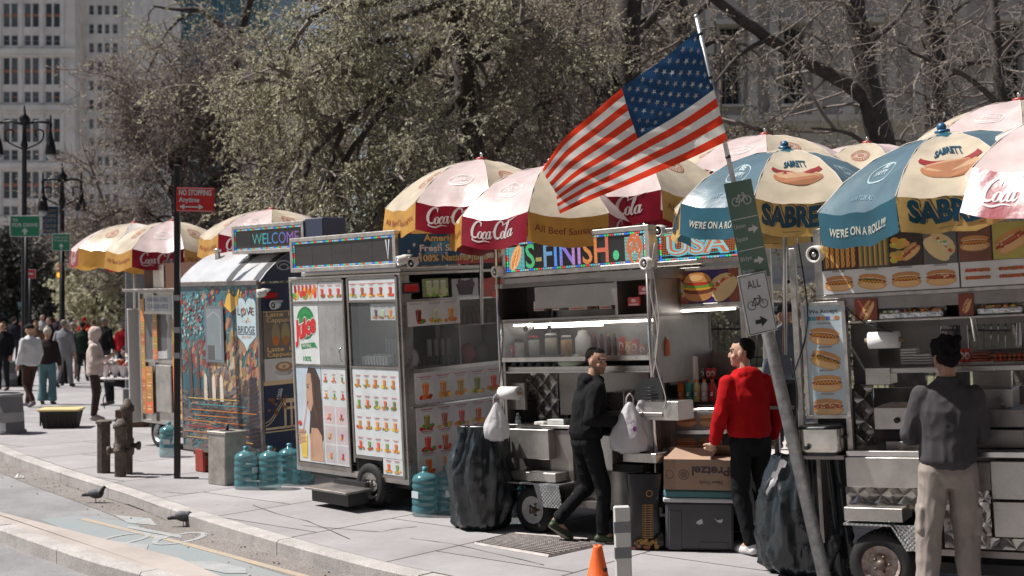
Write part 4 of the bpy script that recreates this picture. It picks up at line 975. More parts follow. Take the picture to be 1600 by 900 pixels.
mb = MB(); mb.use(mat('galvanised', (.42, .42, .42), .45, .7, var=.2, scale=25)); pt, pb = at(1088, 26, YF), at(1150, 300, YF + .04); mb.tube([pb - fb_, pt - fb_], [.019, .016], 10); mb.ell(pt - fb_, .02, .02, .02)
mb.build('flagpole', parent=fl_)
for f in (.1, .35, .55, .8):
    mb = MB(); mb.use(M_BLACK); p = pt.lerp(pb, f) - fb_; d = (pb - pt).normalized(); mb.tube([p - d * .012, p + d * .012], .021, 8); mb.build('tie', parent=fl_)

# ============================================================ CARTS
class Rig:
    """a cart's own frame: x along its street side, y into the cart, z up; tilted as it stands on the sloping pavement"""
    def __init__(s, o, ang, rise=0.0, lean=0.0):
        a = rad(ang); e1 = V((sin(a), -cos(a), rise)).normalized(); zy = (lean * e1.x - e1.z) / e1.y
        ez = V((-lean, zy, 1)).normalized(); e2 = ez.cross(e1).normalized(); s.e1, s.e2, s.ez = e1, e2, ez; s.o = V(o)
        s.M = Matrix(((e1.x, e2.x, ez.x, o[0]), (e1.y, e2.y, ez.y, o[1]), (e1.z, e2.z, ez.z, o[2]), (0, 0, 0, 1))); s.I = s.M.inverted()
    def cast(s, px, py, ax, val):
        o = s.I @ V((0, 0, CH)); d = s.I.to_3x3() @ V(((px - CX) / F, 1, -(py - HY) / F)); t = (val - o[ax]) / d[ax]; return o + d * t
    def front(s, x0, y0, x1, y1, d=0.0):
        """pixel box -> local (xa, xb, za, zb) on the plane y=d"""
        ym, xm = (y0 + y1) / 2, (x0 + x1) / 2; return s.cast(x0, ym, 1, d).x, s.cast(x1, ym, 1, d).x, s.cast(xm, y1, 1, d).z, s.cast(xm, y0, 1, d).z
    def end(s, x0, y0, x1, y1, X):
        ym, xm = (y0 + y1) / 2, (x0 + x1) / 2; return s.cast(x0, ym, 0, X).y, s.cast(x1, ym, 0, X).y, s.cast(xm, y1, 0, X).z, s.cast(xm, y0, 0, X).z
    def P(s, px, py, d=0.0): return s.cast(px, py, 1, d)
    def W(s, p): return s.M @ V(p)
    def gz(s, x, y):
        """local z of the pavement under local x, y"""
        return -(s.M @ V((x, y, 0))).z / s.ez.z
def fpr(mb, x0, z0, y, st=None): 
    p = Print(lambda u, v, h: (x0 + u, y - h, z0 + v), mb); p.st = st or .0007; return p
def epr(mb, X, y0, z0): return Print(lambda u, v, h: (X + h, y0 + u, z0 + v), mb)
def wheel(parent, R_, x, yf, r, w=.15, rim=(.55, .56, .56), rusty=False):
    z0 = R_.gz(x, yf); t = MB(); t.use(M_RUBBER); c = (x, yf, z0 + r)
    t.lathe([(r * .58, .01), (r * .74, -.005), (r * .93, .0), (r * .99, .02), (r, .035), (r, w - .035), (r * .98, w - .015), (r * .6, w)], c, 32, 'y')
    for k in range(40): 
        a = 2 * pi * k / 40; M_ = Matrix.Translation(c) @ Matrix.Rotation(a, 4, 'Y'); t.T = M_; t.box(-.010, .010, .025, w - .025, r - .002, r + .006); t.T = None
    wh = t.build('wheel', parent=parent)
    b = MB(); m = mat('rim_white_paint', rim, .4, .1, var=.2, scale=14) if not rusty else mat('rusty_white_rim', (.5, .48, .45), .6, .2, col2=(.17, .07, .035), scale=16)
    b.use(m); b.lathe([(r * .60, .0), (r * .58, .012), (r * .52, .02), (r * .47, .05), (r * .30, .055), (r * .26, .03), (r * .2, .025), (.0, .025)], c, 28, 'y')
    rm = b.build('rim', parent=wh)
    b = MB(); b.use(mat('hub_grease', (.12, .09, .07), .5, .5)); b.lathe([(r * .17, .03), (r * .17, -.0), (r * .12, -.02), (0, -.02)], c, 14, 'y')
    for k in range(5): a = 2 * pi * k / 5; b.lathe([(.012, .035), (.012, .012), (0, .01)], (x + cos(a) * r * .24, yf, z0 + r + sin(a) * r * .24), 6, 'y')
    b.build('hub', parent=wh); return wh
def cctv(parent, p, d, r=.055, L=.1):
    """round white outdoor floodlight/camera head with a dark lens, looking along d"""
    p = V(p); d = V(d).normalized(); b = MB(); b.use(M_WHITE); q = V((0, 0, 1)).rotation_difference(d); b.T = Matrix.Translation(p) @ q.to_matrix().to_4x4()
    b.lathe([(0, -L), (r * .7, -L), (r * .95, -L * .7), (r, -.01), (r * .96, .005), (r * .74, .0), (r * .72, -.02)], n=18)
    o = b.build('lamp_head', parent=parent)
    b = MB(); b.T = Matrix.Translation(p) @ q.to_matrix().to_4x4(); b.use(mat('lens_black', (.01, .01, .012), .12)); b.lathe([(r * .73, -.018), (r * .4, -.008), (0, -.004)], n=18); b.use(M_CHROME); b.lathe([(r * .3, -.004), (r * .26, .004), (0, .006)], n=12); b.build('lens', parent=o)
    b = MB(); b.use(M_WHITE); b.tube([p - d * L, p - d * (L + .03) + V((0, .03, .03)), p + V((0, .06, .05))], .012, 6); b.build('bracket', parent=o)
    return o
def led_sign(parent, R_, bx, yf, dep, label_none=None, content=None, border=True, tilt=0.0, edge=.045):
    xa, xb, za, zb = bx; b = MB(); b.use(M_ALU); s = b
    s.box(xa, xb, yf, yf + dep, za, za + edge, .004); s.box(xa, xb, yf, yf + dep, zb - edge, zb, .004); s.box(xa, xa + edge, yf + .001, yf + dep, za + edge, zb - edge); s.box(xb - edge, xb, yf + .001, yf + dep, za + edge, zb - edge)
    s.box(xa + .01, xb - .01, yf + .05, yf + dep - .003, za + .01, zb - .01)
    o = b.build('sign_case', parent=parent)
    b = MB(); b.use(mat('led_panel_black', (.035, .032, .032), .35, var=.15)); x0, x1, z0, z1 = xa + edge, xb - edge, za + edge, zb - edge
    b.box(x0, x1, yf + .02, yf + .045, z0, z1)
    b.use(mat('panel_seams', (.06, .055, .055), .5))
    nx = max(2, int((x1 - x0) / .32)); nz = max(2, int((z1 - z0) / .16))
    for i in range(1, nx): b.box(x0 + (x1 - x0) * i / nx - .001, x0 + (x1 - x0) * i / nx + .001, yf + .0185, yf + .02, z0, z1)
    for i in range(1, nz): b.box(x0, x1, yf + .0186, yf + .02, z0 + (z1 - z0) * i / nz - .001, z0 + (z1 - z0) * i / nz + .001)
    sc = b.build('screen', parent=o)
    b = MB(); b.use(M_LED); P = fpr(b, x0, z0, yf + .018); W, H = x1 - x0, z1 - z0
    if border:
        cs = [(.05, .2, .9), (.05, .7, .2), (.8, .08, .08), (.1, .6, .7), (.5, .5, .5)]; st = .028; n = int(W / st); k = 0
        for i in range(n):
            c = cs[(i // 2) % 5]; P.rect(i * W / n, .006, (i + .8) * W / n, .022, c); P.rect(i * W / n, H - .022, (i + .8) * W / n, H - .006, c)
        n = int(H / st)
        for i in range(1, n - 1): c = cs[(i // 2) % 5]; P.rect(.006, i * H / n, .022, (i + .8) * H / n, c); P.rect(W - .022, i * H / n, W - .006, (i + .8) * H / n, c)
    if content: content(P, W, H)
    b.build('lit_pixels', parent=sc); return o
def scan(P, x0, x1, y0, y1, col, st=.0125):
    n = int((y1 - y0) / st)
    for i in range(n): P.rect(x0, y0 + i * st, x1, y0 + i * st + st * .6, col, 1)
def panel(parent, name, R_, bx, yf, bg, draw=None, th=.008, frame=None, mat_=None, label=None):
    xa, xb, za, zb = bx; b = MB(); b.use(mat_ or M_PRINT, bg); b.box(xa, xb, yf - th, yf, za, zb); P = fpr(b, xa, za, yf - th)
    if draw: draw(P, xb - xa, zb - za)
    o = b.build(name, parent=parent)
    if label: o['label'] = label
    if frame:
        f = frame; b = MB(); b.use(M_ALU); b.box(xa - f, xb + f, yf - th - .012, yf, zb, zb + f, .002); b.box(xa - f, xb + f, yf - th - .012, yf, za - f, za, .002); b.box(xa - f, xa, yf - th - .012, yf, za, zb); b.box(xb, xb + f, yf - th - .012, yf, za, zb); b.build('frame', parent=o)
    return o
PALE = (.60, .63, .64)
def menu_grid(P, W, H, nx, ny, cols=None, m=.02, cards=True, s=None):
    cols = cols or [ORANGE, (.55, .1, .04), (.7, .25, .04), RED_, (.5, .25, .05), (.62, .15, .05), (.25, .3, .06)]
    for j in range(ny):
        for i in range(nx):
            w, h = (W - 2 * m) / nx, (H - 2 * m) / ny; cx, cy = m + (i + .5) * w, m + (j + .5) * h
            if cards: P.rect(cx - w * .46, cy - h * .46, cx + w * .46, cy + h * .46, (.50, .50, .52), 1); P.rect(cx - w * .445, cy - h * .445, cx + w * .445, cy + h * .445, (.68, .67, .67), 2)
            k = s or min(w, h) * .8; c = jc(cols[(i * 2 + j * 3) % len(cols)], .25)
            p_juice(P, cx, cy - h * .06, k, c, l=3)
GLASS = mat('clear_glass', (.25, .27, .28), .04, alpha=.16, spec=1.0)
PLEX = mat('scratched_acrylic', (.3, .31, .32), .12, alpha=.22, spec=.8)

# ---------------------------------------------------------- 1. THE JUICE CART
RJ = Rig((-2.486, 14.49, 0), 44, .010, .042)
J = thing('juice_cart', 'stainless juice cart covered in fruit drink menus, black message board on its roof', 'food cart', M=RJ.M)
jx, _, jb, jt = RJ.front(457, 429, 632, 762); xe = RJ.P(632, 600).x; xs_ = RJ.P(458, 600).x
zb, ztop = .30, 2.44; dj = 1.45
b = MB(); b.use(M_STEEL)
b.box(xs_, xe, .0, .03, zb - .02, zb + .05); b.box(xs_, xe, .0, dj, ztop - .03, ztop, .004); b.box(xs_ + .01, xe - .01, .02, dj, zb, zb + .03)
b.box(xs_, xs_ + .03, .03, dj, zb, ztop - .03); b.box(xs_, xe, dj - .03, dj, zb, ztop - .03)
for x in (xs_, xe - .045): b.box(x, x + .045, .0, .045, zb + .05, ztop - .03, .006)
b.box(xe - .045, xe, dj - .045, dj + .001, zb, ztop - .03)
b.build('body', parent=J)
fr = lambda x0, y0, x1, y1: RJ.front(x0, y0, x1, y1)
# street side: door leaf (left) and fixed bay (right)
d0 = fr(462, 433, 545, 745); d1 = fr(549, 428, 628, 745)
b = MB(); b.use(M_STEEL_D); xa, xb = d0[0], d0[1]; ya = -.022
z5 = [fr(0 + 500, y, 500, y)[2] for y in (434, 472, 571, 739, 754)]
b.box(xa, xa + .02, ya, 0, zb + .03, ztop - .05); b.box(xb - .03, xb, ya, 0, zb + .03, ztop - .05)
for z, h in ((ztop - .06, .03), (z5[1] - .012, .022), (z5[2] - .01, .02), (zb + .03, .05)): b.box(xa + .02, xb - .03, ya, 0, z, z + h)
door = b.build('door', parent=J)
m1 = xa + .02; m2 = xb - .03; mid = m1 + (m2 - m1) * .52
def fruits(P, W, H):
    for i in range(26): P.ell(random.uniform(.05, .95) * W, H * random.uniform(.2, .6), .028, .035, jc(random.choice([ORANGE, RED_, YEL, GREEN_, (.1, .02, .02)]), .3), 1 + i * .1, n=9, jit=.1)
    for i in range(6): P.poly([(W * (.1 + i * .15), H * .45), (W * (.16 + i * .15), H * .45), (W * (.17 + i * .15), H * .85), (W * (.09 + i * .15), H * .85)], jc(random.choice([RED_, ORANGE, (.4, .02, .02)]), .2), 4)
panel(door, 'fruit_picture', RJ, (m1, mid, z5[1] + .012, ztop - .06), -.004, PALE, fruits)
panel(door, 'drinks_picture', RJ, (mid + .01, m2, z5[1] + .012, ztop - .065), -.004, PALE, lambda P, W, H: [p_juice(P, W * (i + .5) / 3, H * .45, H * .62, RED_, l=2) for i in range(3)])
def juice_logo(P, W, H):
    cx, cy = W * .5, H * .62; P.ell(cx, cy + .04, W * .36, W * .38, (.02, .18, .06), 1, n=24); P.ell(cx, cy + .04, W * .31, W * .33, (.03, .28, .08), 2, n=24)
    for a in (-.5, 0, .5): star(P, cx + a * .13, cy + W * .27 - abs(a) * .02, .016, (.01, .1, .03), 4)
    for (c, l, bo, q) in (((.75, .72, .7), 4, .09, 0), ((.35, .02, .02), 5, .06, -.003), ((.68, .02, .02), 6, .025, 0)): P.text('Juice', cx - W * .02 + q, cy - W * .2 + q, W * .40, c, l, bold=bo, al='c', width=W * .86, shear=.3, rot=.28)
    P.poly([(cx - W * .22, cy - W * .40), (cx + W * .32, cy - W * .36), (cx + W * .42, cy - W * .5), (cx + W * .3, cy - W * .47), (cx - W * .2, cy - W * .52)], (.02, .24, .07), 3)
    P.text('NATURAL', cx + W * .02, cy - W * .475, W * .075, (.7, .72, .66), 5, al='c', width=W * .36, bold=.02); P.text('100%', cx, H * .05, W * .11, (.02, .28, .08), 3, al='c', bold=.02)
panel(door, 'logo_panel', RJ, (m1, mid - .01, z5[2] + .012, z5[1] - .014), -.004, (.66, .69, .68), juice_logo, label='white panel with red and green juice emblem')
panel(door, 'window', RJ, (mid, m2, z5[2] + .012, z5[1] - .014), -.004, (.45, .46, .46), lambda P, W, H: [P.line([(W * a, 0), (W * (a + .1), H)], .004, (.5, .5, .5), 1) for a in (.2, .6)], mat_=steel_mat('clouded_pane', col=(.55, .55, .54), rough=.3))
def portrait(P, W, H):
    """a woman drinking through a straw: a large soft portrait photograph"""
    for i in range(14): P.rect(0, H * i / 14, W, H * (i + 1) / 14, (.62 - .012 * i, .64 - .006 * i, .64), 1)
    hair = (.06, .035, .025); P.poly([(W * .52, H * .99), (W * .80, H * .985), (W * .97, H * .86), (W * 1.0, H * .6), (W * 1.0, H * .25), (W * .72, H * .05), (W * .5, H * .1), (W * .45, H * .3), (W * .52, H * .5), (W * .42, H * .72), (W * .43, H * .9)], hair, 2)
    sk = (.52, .31, .21); P.poly([(W * .47, H * .93), (W * .60, H * .93), (W * .68, H * .78), (W * .66, H * .62), (W * .56, H * .53), (W * .46, H * .55), (W * .415, H * .60), (W * .40, H * .66), (W * .385, H * .70), (W * .41, H * .75), (W * .41, H * .86)], sk, 4)
    P.poly([(W * .6, H * .95), (W * .72, H * .9), (W * .76, H * .6), (W * .9, H * .35), (W * .66, H * .55), (W * .64, H * .8)], (.09, .05, .035), 5)
    P.poly([(W * .55, H * .36), (W * .8, H * .36), (W * .95, H * .28), (W * .98, H * .02), (W * .45, H * .02), (W * .48, H * .2)], sk, 5); P.line([(W * .52, H * .3), (W * .54, H * .06)], W * .1, (.47, .27, .18), 6)
    P.ell(W * .47, H * .785, W * .035, H * .010, (.05, .03, .03), 7, n=10); P.line([(W * .43, H * .81), (W * .53, H * .815)], .006, (.08, .04, .03), 7); P.ell(W * .435, H * .625, W * .03, H * .014, (.45, .06, .06), 7, n=10)
    P.line([(W * .42, H * .62), (W * .2, H * .30)], .008, (.6, .08, .06), 8)
    P.poly([(W * .08, H * .28), (W * .38, H * .28), (W * .34, H * .04), (W * .12, H * .04)], (.72, .5, .1), 6); P.ell(W * .23, H * .28, W * .15, H * .02, (.85, .65, .2), 7); P.ell(W * .1, H * .4, W * .07, W * .06, RED_, 6)
    for k in range(4): P.line([(W * .02, H * (.2 + .04 * k)), (W * .3, H * (.22 + .035 * k))], W * .06, (.5, .30, .2), 8)
panel(door, 'portrait_panel', RJ, (m1, mid - .01, zb + .09, z5[2] - .014), -.004, (.6, .62, .62), portrait, label='photograph of a long-haired woman drinking juice')
def lower(P, W, H):
    menu_grid(P, W, H * .0 + H, 3, 1, s=.0001) if 0 else None
    for j in range(2):
        for i in range(3): p_juice(P, W * (i + .5) / 3, H * (.88 - .17 * j), .085, jc((RED_, ORANGE, GREEN_)[(i + j) % 3], .2), l=2)
    for j in range(3):
        for i in range(2): P.rect(W * (.05 + .48 * i), H * (.02 + .2 * j), W * (.47 + .48 * i), H * (.2 + .2 * j), (.5 + .04 * j, .46, .48), 1); p_juice(P, W * (.26 + .48 * i), H * (.1 + .2 * j), .09, jc((ORANGE, (.4, .02, .08))[i], .2), l=2, cap=False)
panel(door, 'drinks_panel', RJ, (mid, m2, zb + .09, z5[2] - .014), -.004, PALE, lower)
b = MB(); b.use(M_CHROME); b.tube([(xb - .06, -.03, z5[2] + .05), (xb - .06, -.06, z5[2] + .08), (xb - .06, -.06, z5[2] + .18), (xb - .06, -.03, z5[2] + .21)], .008, 6); b.build('handle', parent=door)
# bay
xa, xb = d1[0], d1[1] - .03; b = MB(); b.use(M_STEEL_D)
b.box(xa, xa + .03, ya + .004, 0, zb + .15, ztop - .04); b.box(xb, xb + .03, ya + .004, 0, zb + .03, ztop - .04)
for z, h in ((ztop - .05, .03), (z5[1] - .012, .022), (z5[2] - .01, .02)): b.box(xa + .03, xb, ya + .004, 0, z, z + h)
wx_ = RJ.P(601, 760).x; b.box(wx_, xb, ya + .004, 0, zb + .03, zb + .06); b.box(xa + .03, wx_, ya + .004, 0, zb + .2, zb + .23)
bay = b.build('side_frame', parent=J)
panel(J, 'menu_strip', RJ, (xa + .035, xb - .005, z5[1] + .012, ztop - .055), -.004, PALE, lambda P, W, H: [(P.rect(0, H * .78, W, H * .8, RED_, 1)), [p_juice(P, W * (i + .5) / 5, H * .42, H * .6, jc((.5, .06, .03), .3), l=2) for i in range(5)]], label='row of five fruit drinks')
b = MB(); b.use(GLASS); b.box(xa + .03, xb, -.006, -.002, z5[2] + .012, z5[1] - .012); b.build('window', parent=J)
b = MB(); b.use(M_GOODS)
zf = z5[2] + .02
for i in range(9):
    for k in range(3): b.lathe([(.020, 0), (.028, .085), (.03, .09)], (xa + .12 + i * .05, .09 + k * .06, zf + (.02 if k else 0)), 8, col=(.4, .41, .42))
    b.lathe([(.022, 0), (.022, .26), (.026, .27)], (xa + .38 + (i % 5) * .05, .2 + .05 * (i // 5), zf), 8, col=(.3, .32, .33))
b.build('cup_stacks', parent=J)
panel(J, 'drink_card', RJ, (xa + .38, xb - .03, z5[1] - .2, z5[1] - .03), .008, (.62, .66, .66), lambda P, W, H: [p_juice(P, W * .22, H * .42, H * .7, (.07, .02, .01)), p_juice(P, W * .5, H * .42, H * .7, (.45, .6, .3)), p_juice(P, W * .8, H * .42, H * .7, ORANGE)])
b = MB(); b.use(M_STEEL_D); b.box(xs_ + .05, xe - .05, .03, .55, zf - .05, zf - .02); b.box(xs_ + .04, xe - .04, .8, .82, zb + .1, ztop - .1); b.build('inner_shelf', parent=J)
gridc = [(.60, .12, .05), (.55, .2, .06), (.2, .25, .08), (.6, .25, .08)]
panel(J, 'side_menu', RJ, (xa + .035, xb - .005, zb + .235, z5[2] - .014), -.004, PALE, lambda P, W, H: menu_grid(P, W, H, 5, 4, gridc, cards=False, s=.12), label='drinks menu of five columns and four rows')
panel(J, 'small_menu', RJ, (wx_ + .01, xb - .005, zb + .065, zb + .23), -.004, PALE, lambda P, W, H: menu_grid(P, W, H, 2, 1, gridc, cards=False, s=.12))
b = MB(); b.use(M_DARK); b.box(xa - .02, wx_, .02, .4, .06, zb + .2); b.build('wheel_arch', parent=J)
wheel(J, RJ, RJ.P(577, 760, -.03).x, -.03, .235)
# end wall facing the next cart
en = lambda x0, y0, x1, y1: RJ.end(x0, y0, x1, y1, xe)
e0 = en(636, 432, 775, 760); b = MB(); b.use(M_STEEL)
zr = [en(700, y, 700, y)[2] for y in (432, 468, 515, 575, 629, 745)]
b.box(xe - .03, xe - .001, .045, dj - .045, zb, zr[3]); b.box(xe - .03, xe - .001, .045, .12, zr[3], ztop - .03)
for z in (zr[1] - .012, zr[3] - .012): b.box(xe - .03, xe + .004, .05, dj - .02, z, z + .035)
b.build('end_frame', parent=J)
b = MB(); b.use(M_CHROME); b.box(xe + .003, xe + .03, .06, dj - .1, zr[4] - .012, zr[4] + .012, .004); b.build('rail', parent=J)
def endpanel(name, y0, y1, z0, z1, bg, draw, label=None, X=None):
    X = X or xe + .003; b = MB(); b.use(M_PRINT, bg); b.box(X - .004, X + .002, y0, y1, z0, z1); P = epr(b, X + .002, y0, z0); draw(P, y1 - y0, z1 - z0); o = b.build(name, parent=J)
    if label: o['label'] = label
W_ = (.70, .68, .68)
endpanel('end_menu', .13, dj - .08, zr[4] + .016, zr[3] - .02, W_, lambda P, W, H: menu_grid(P, W, H, 5, 1, s=.22), 'numbered fruit juice menu, upper row')
endpanel('end_menu', .13, dj - .08, zb + .03, zr[4] - .016, W_, lambda P, W, H: menu_grid(P, W, H, 5, 3, s=.205), 'numbered fruit juice menu, lower rows')
e1_ = en(660, 432, 700, 468); e2_ = en(706, 432, 747, 468); e3_ = en(749, 432, 775, 468)
def lem(P, W, H):
    P.rect(0, 0, W, H, (.25, .3, .12), 1)
    for i in range(14): P.ell(random.uniform(.1, .9) * W, H * random.uniform(.05, .4), .03, .026, jc(random.choice([(.6, .62, .2), (.25, .4, .08)]), .2), 2 + i * .1)
    for i in range(3): P.poly([(W * (.15 + .28 * i), H * .15), (W * (.32 + .28 * i), H * .15), (W * (.35 + .28 * i), H * .85), (W * (.12 + .28 * i), H * .85)], (.55, .6, .42), 4); P.ell(W * (.235 + .28 * i), H * .85, W * .11, H * .05, (.7, .75, .6), 5)
endpanel('drink_photo', e1_[0], e1_[1], e1_[2] + .03, e1_[3] - .02, (.4, .42, .3), lem, 'photo of lemonade glasses')
endpanel('drink_photo', e2_[0], e2_[1], e2_[2] + .03, e2_[3] - .02, (.50, .52, .55), lambda P, W, H: [P.poly([(W * .25, H * .1), (W * .75, H * .1), (W * .85, H * .7), (W * .15, H * .7)], (.05, .02, .03), 2), [P.ell(W * random.uniform(.2, .8), H * random.uniform(.62, .85), .03, .028, jc((.1, .03, .06), .4), 3 + i * .1) for i in range(12)]], 'photo of a dark iced drink')
endpanel('drink_photo', e3_[0], e3_[1] + .1, e3_[2] + .03, e3_[3] - .02, (.45, .1, .07), lambda P, W, H: [P.ell(W * random.uniform(.1, .9), H * random.uniform(.1, .9), .04, .035, jc((.6, .08, .05), .3), 3 + i * .1) for i in range(12)], 'photo of red fruit')
b = MB(); b.use(mat('red_reflector', (.35, .01, .01), .25, emit=(.5, .02, .01), estr=.05)); q = en(627, 444, 653, 456); b.box(xe + .0, xe + .02, q[0] + .03, q[1], q[2], q[3], .01); rl = b.build('tail_light', parent=J)
b = MB(); b.use(M_BLACK); b.box(xe + .0, xe + .012, q[0] + .015, q[1] + .015, q[2] - .015, q[3] + .015, .005); b.build('bezel', parent=rl)
q = en(630, 470, 718, 508)
endpanel('drinks_banner', q[0] + .05, q[1], q[2], q[3], W_, lambda P, W, H: [p_juice(P, W * .2, H * .42, H * .75, (.2, .03, .01), (RED_, GREEN_), cap=False), p_juice(P, W * .52, H * .42, H * .75, (.55, .62, .35), (GREEN_, YEL), cap=False), p_juice(P, W * .82, H * .42, H * .75, (.8, .35, .04), (ORANGE, ORANGE), cap=False), P.text('LEMON ICED TEA', W * .05, H * .88, .014, (.1, .1, .1), 3, width=W * .22), P.text('FRESH LEMONADE', W * .4, H * .88, .014, (.1, .1, .1), 3, width=W * .22), P.text('ORANGE JUICE', W * .73, H * .88, .014, (.1, .1, .1), 3, width=W * .2)], 'white banner of three iced drinks', X=xe + .006)
b = MB(); b.use(GLASS); b.box(xe - .012, xe - .006, .12, dj - .05, zr[3] + .02, zr[1] - .012); b.build('end_window', parent=J)
b = MB(); b.use(M_WHITE); b.box(xe - .36, xe - .34, .75, dj - .05, zr[3], zr[1]); b.box(xs_ + .7, xe - .36, .42, .44, zr[3], ztop - .1); b.use(M_STEEL_D); b.box(xe - .4, xe - .05, .1, dj - .05, zr[3] - .02, zr[3]); b.box(xe - .3, xe - .05, .75, dj - .05, zr[2] + .02, zr[2] + .035)  # white inner panels added to brighten the view through the windows
b.use(M_GOODS)
for i in range(7): b.lathe([(.028, 0), (.03, .11), (.012, .15), (.012, .19), (0, .19)], (xe - .1, .86 + i * .07, zr[2] + .035), 8, col=jc((.12, .08, .07), .5))
for i in range(6): b.lathe([(.03, 0), (.036, .13), (.0, .13)], (xe - .12, .38 + i * .075, zr[3]), 8, col=(.03, .03, .03))
for i in range(4): b.lathe([(.022, 0), (.025, .3), (.0, .3)], (xe - .2, .52 + i * .09, zr[3]), 8, col=(.45, .44, .42))
b.ell((xe - .15, .22, zr[3] + .12), .08, .09, .12, col=(.5, .48, .47)); b.ell((xe - .2, 1.05, zr[3] + .1), .06, .1, .13, col=(.45, .06, .06)); b.ell((xe - .2, 1.25, zr[3] + .1), .06, .1, .13, col=(.16, .14, .14))
b.build('stocked_shelf_added_panels', parent=J)
# roof board
bx = RJ.front(455, 366, 622, 422, -.03); led_sign(J, RJ, (bx[0], bx[1] - .02, bx[2], bx[3]), -.05, .12, content=lambda P, W, H: P.line([(W * .93, H * .85), (W * .945, H * .15), (W * .96, H * .85)], .02, (.55, .55, .55), 2))
b = MB(); b.use(M_STEEL); b.box(xs_ + .1, xe - .1, .1, dj - .2, ztop, ztop + .05, .01); b.build('roof', parent=J)
# flag-printed banner standing on the end of the roof
q = RJ.end(622, 372, 772, 413, xe)
def fbanner(P, W, H):
    for i in range(6): P.poly([(W * .55 + i * .0, H * i / 6), (W, H * i / 6), (W, H * (i + 1) / 6), (W * .5, H * (i + 1) / 6)], ((.5, .06, .05), (.65, .62, .58))[i % 2], 1)
    P.poly([(0, 0), (W * .5, 0), (W * .62, H * .5), (W * .5, H), (0, H)], (.03, .10, .18), 2); P.poly([(W * .2, H * .2), (W * .4, H * .3), (W * .55, H * .8), (W * .35, H * .9)], (.08, .28, .40), 3)
    for i in range(12): star(P, W * (.04 + .05 * i), H * (.25 + .5 * ((i * 7) % 5) / 5), .028, (.7, .72, .72), 4)
    for i, (s_, y) in enumerate((('American Drinks', .76), ('Fresh Smoothies', .44), ('100% Natural Juice', .12))):
        for (c, l, bo) in (((.12, .05, .02), 5, .07), (((.72, .5, .2), (.75, .75, .72), (.72, .5, .2))[i], 6, .03)): P.text(s_, W * (.52 + .04 * (i == 0)), H * y, H * .2, c, l, bold=bo, al='c', width=W * .66)
endpanel('roof_banner', q[0], q[1] + .1, q[2], q[3] + .05, (.05, .14, .22), fbanner, 'starry banner: american drinks, fresh smoothies', X=xe + .01)
cctv(J, RJ.P(621, 408, -.12), (-.5, -1, -.2), .05); cctv(J, V((xe + .06, .10, q[2] + .02)), (.3, -1, -.25), .055)
b = MB(); b.use(M_STEEL_D); q = RJ.front(478, 757, 552, 778, -.4)   # the step
b.box(q[0], q[1] - .1, -.42, -.08, .19, .215, .004); b.use(M_BLACK); b.box(q[0] + .05, q[1] - .15, -.36, -.1, .06, .19); b.box(q[0] + .1, q[1] - .2, -.1, .15, .14, .26); b.build('step', parent=J)
b = MB(); b.use(M_BLACK); b.box(xs_ + .1, xe - .1, .1, dj - .1, zb - .09, zb, .01); b.tube([(xs_ + .5, .2, 0), (xs_ + .5, .2, zb)], .03, 8); b.tube([(xe - .1, dj - .2, 0), (xe - .1, dj - .2, zb)], .03, 8); b.build('chassis', parent=J)
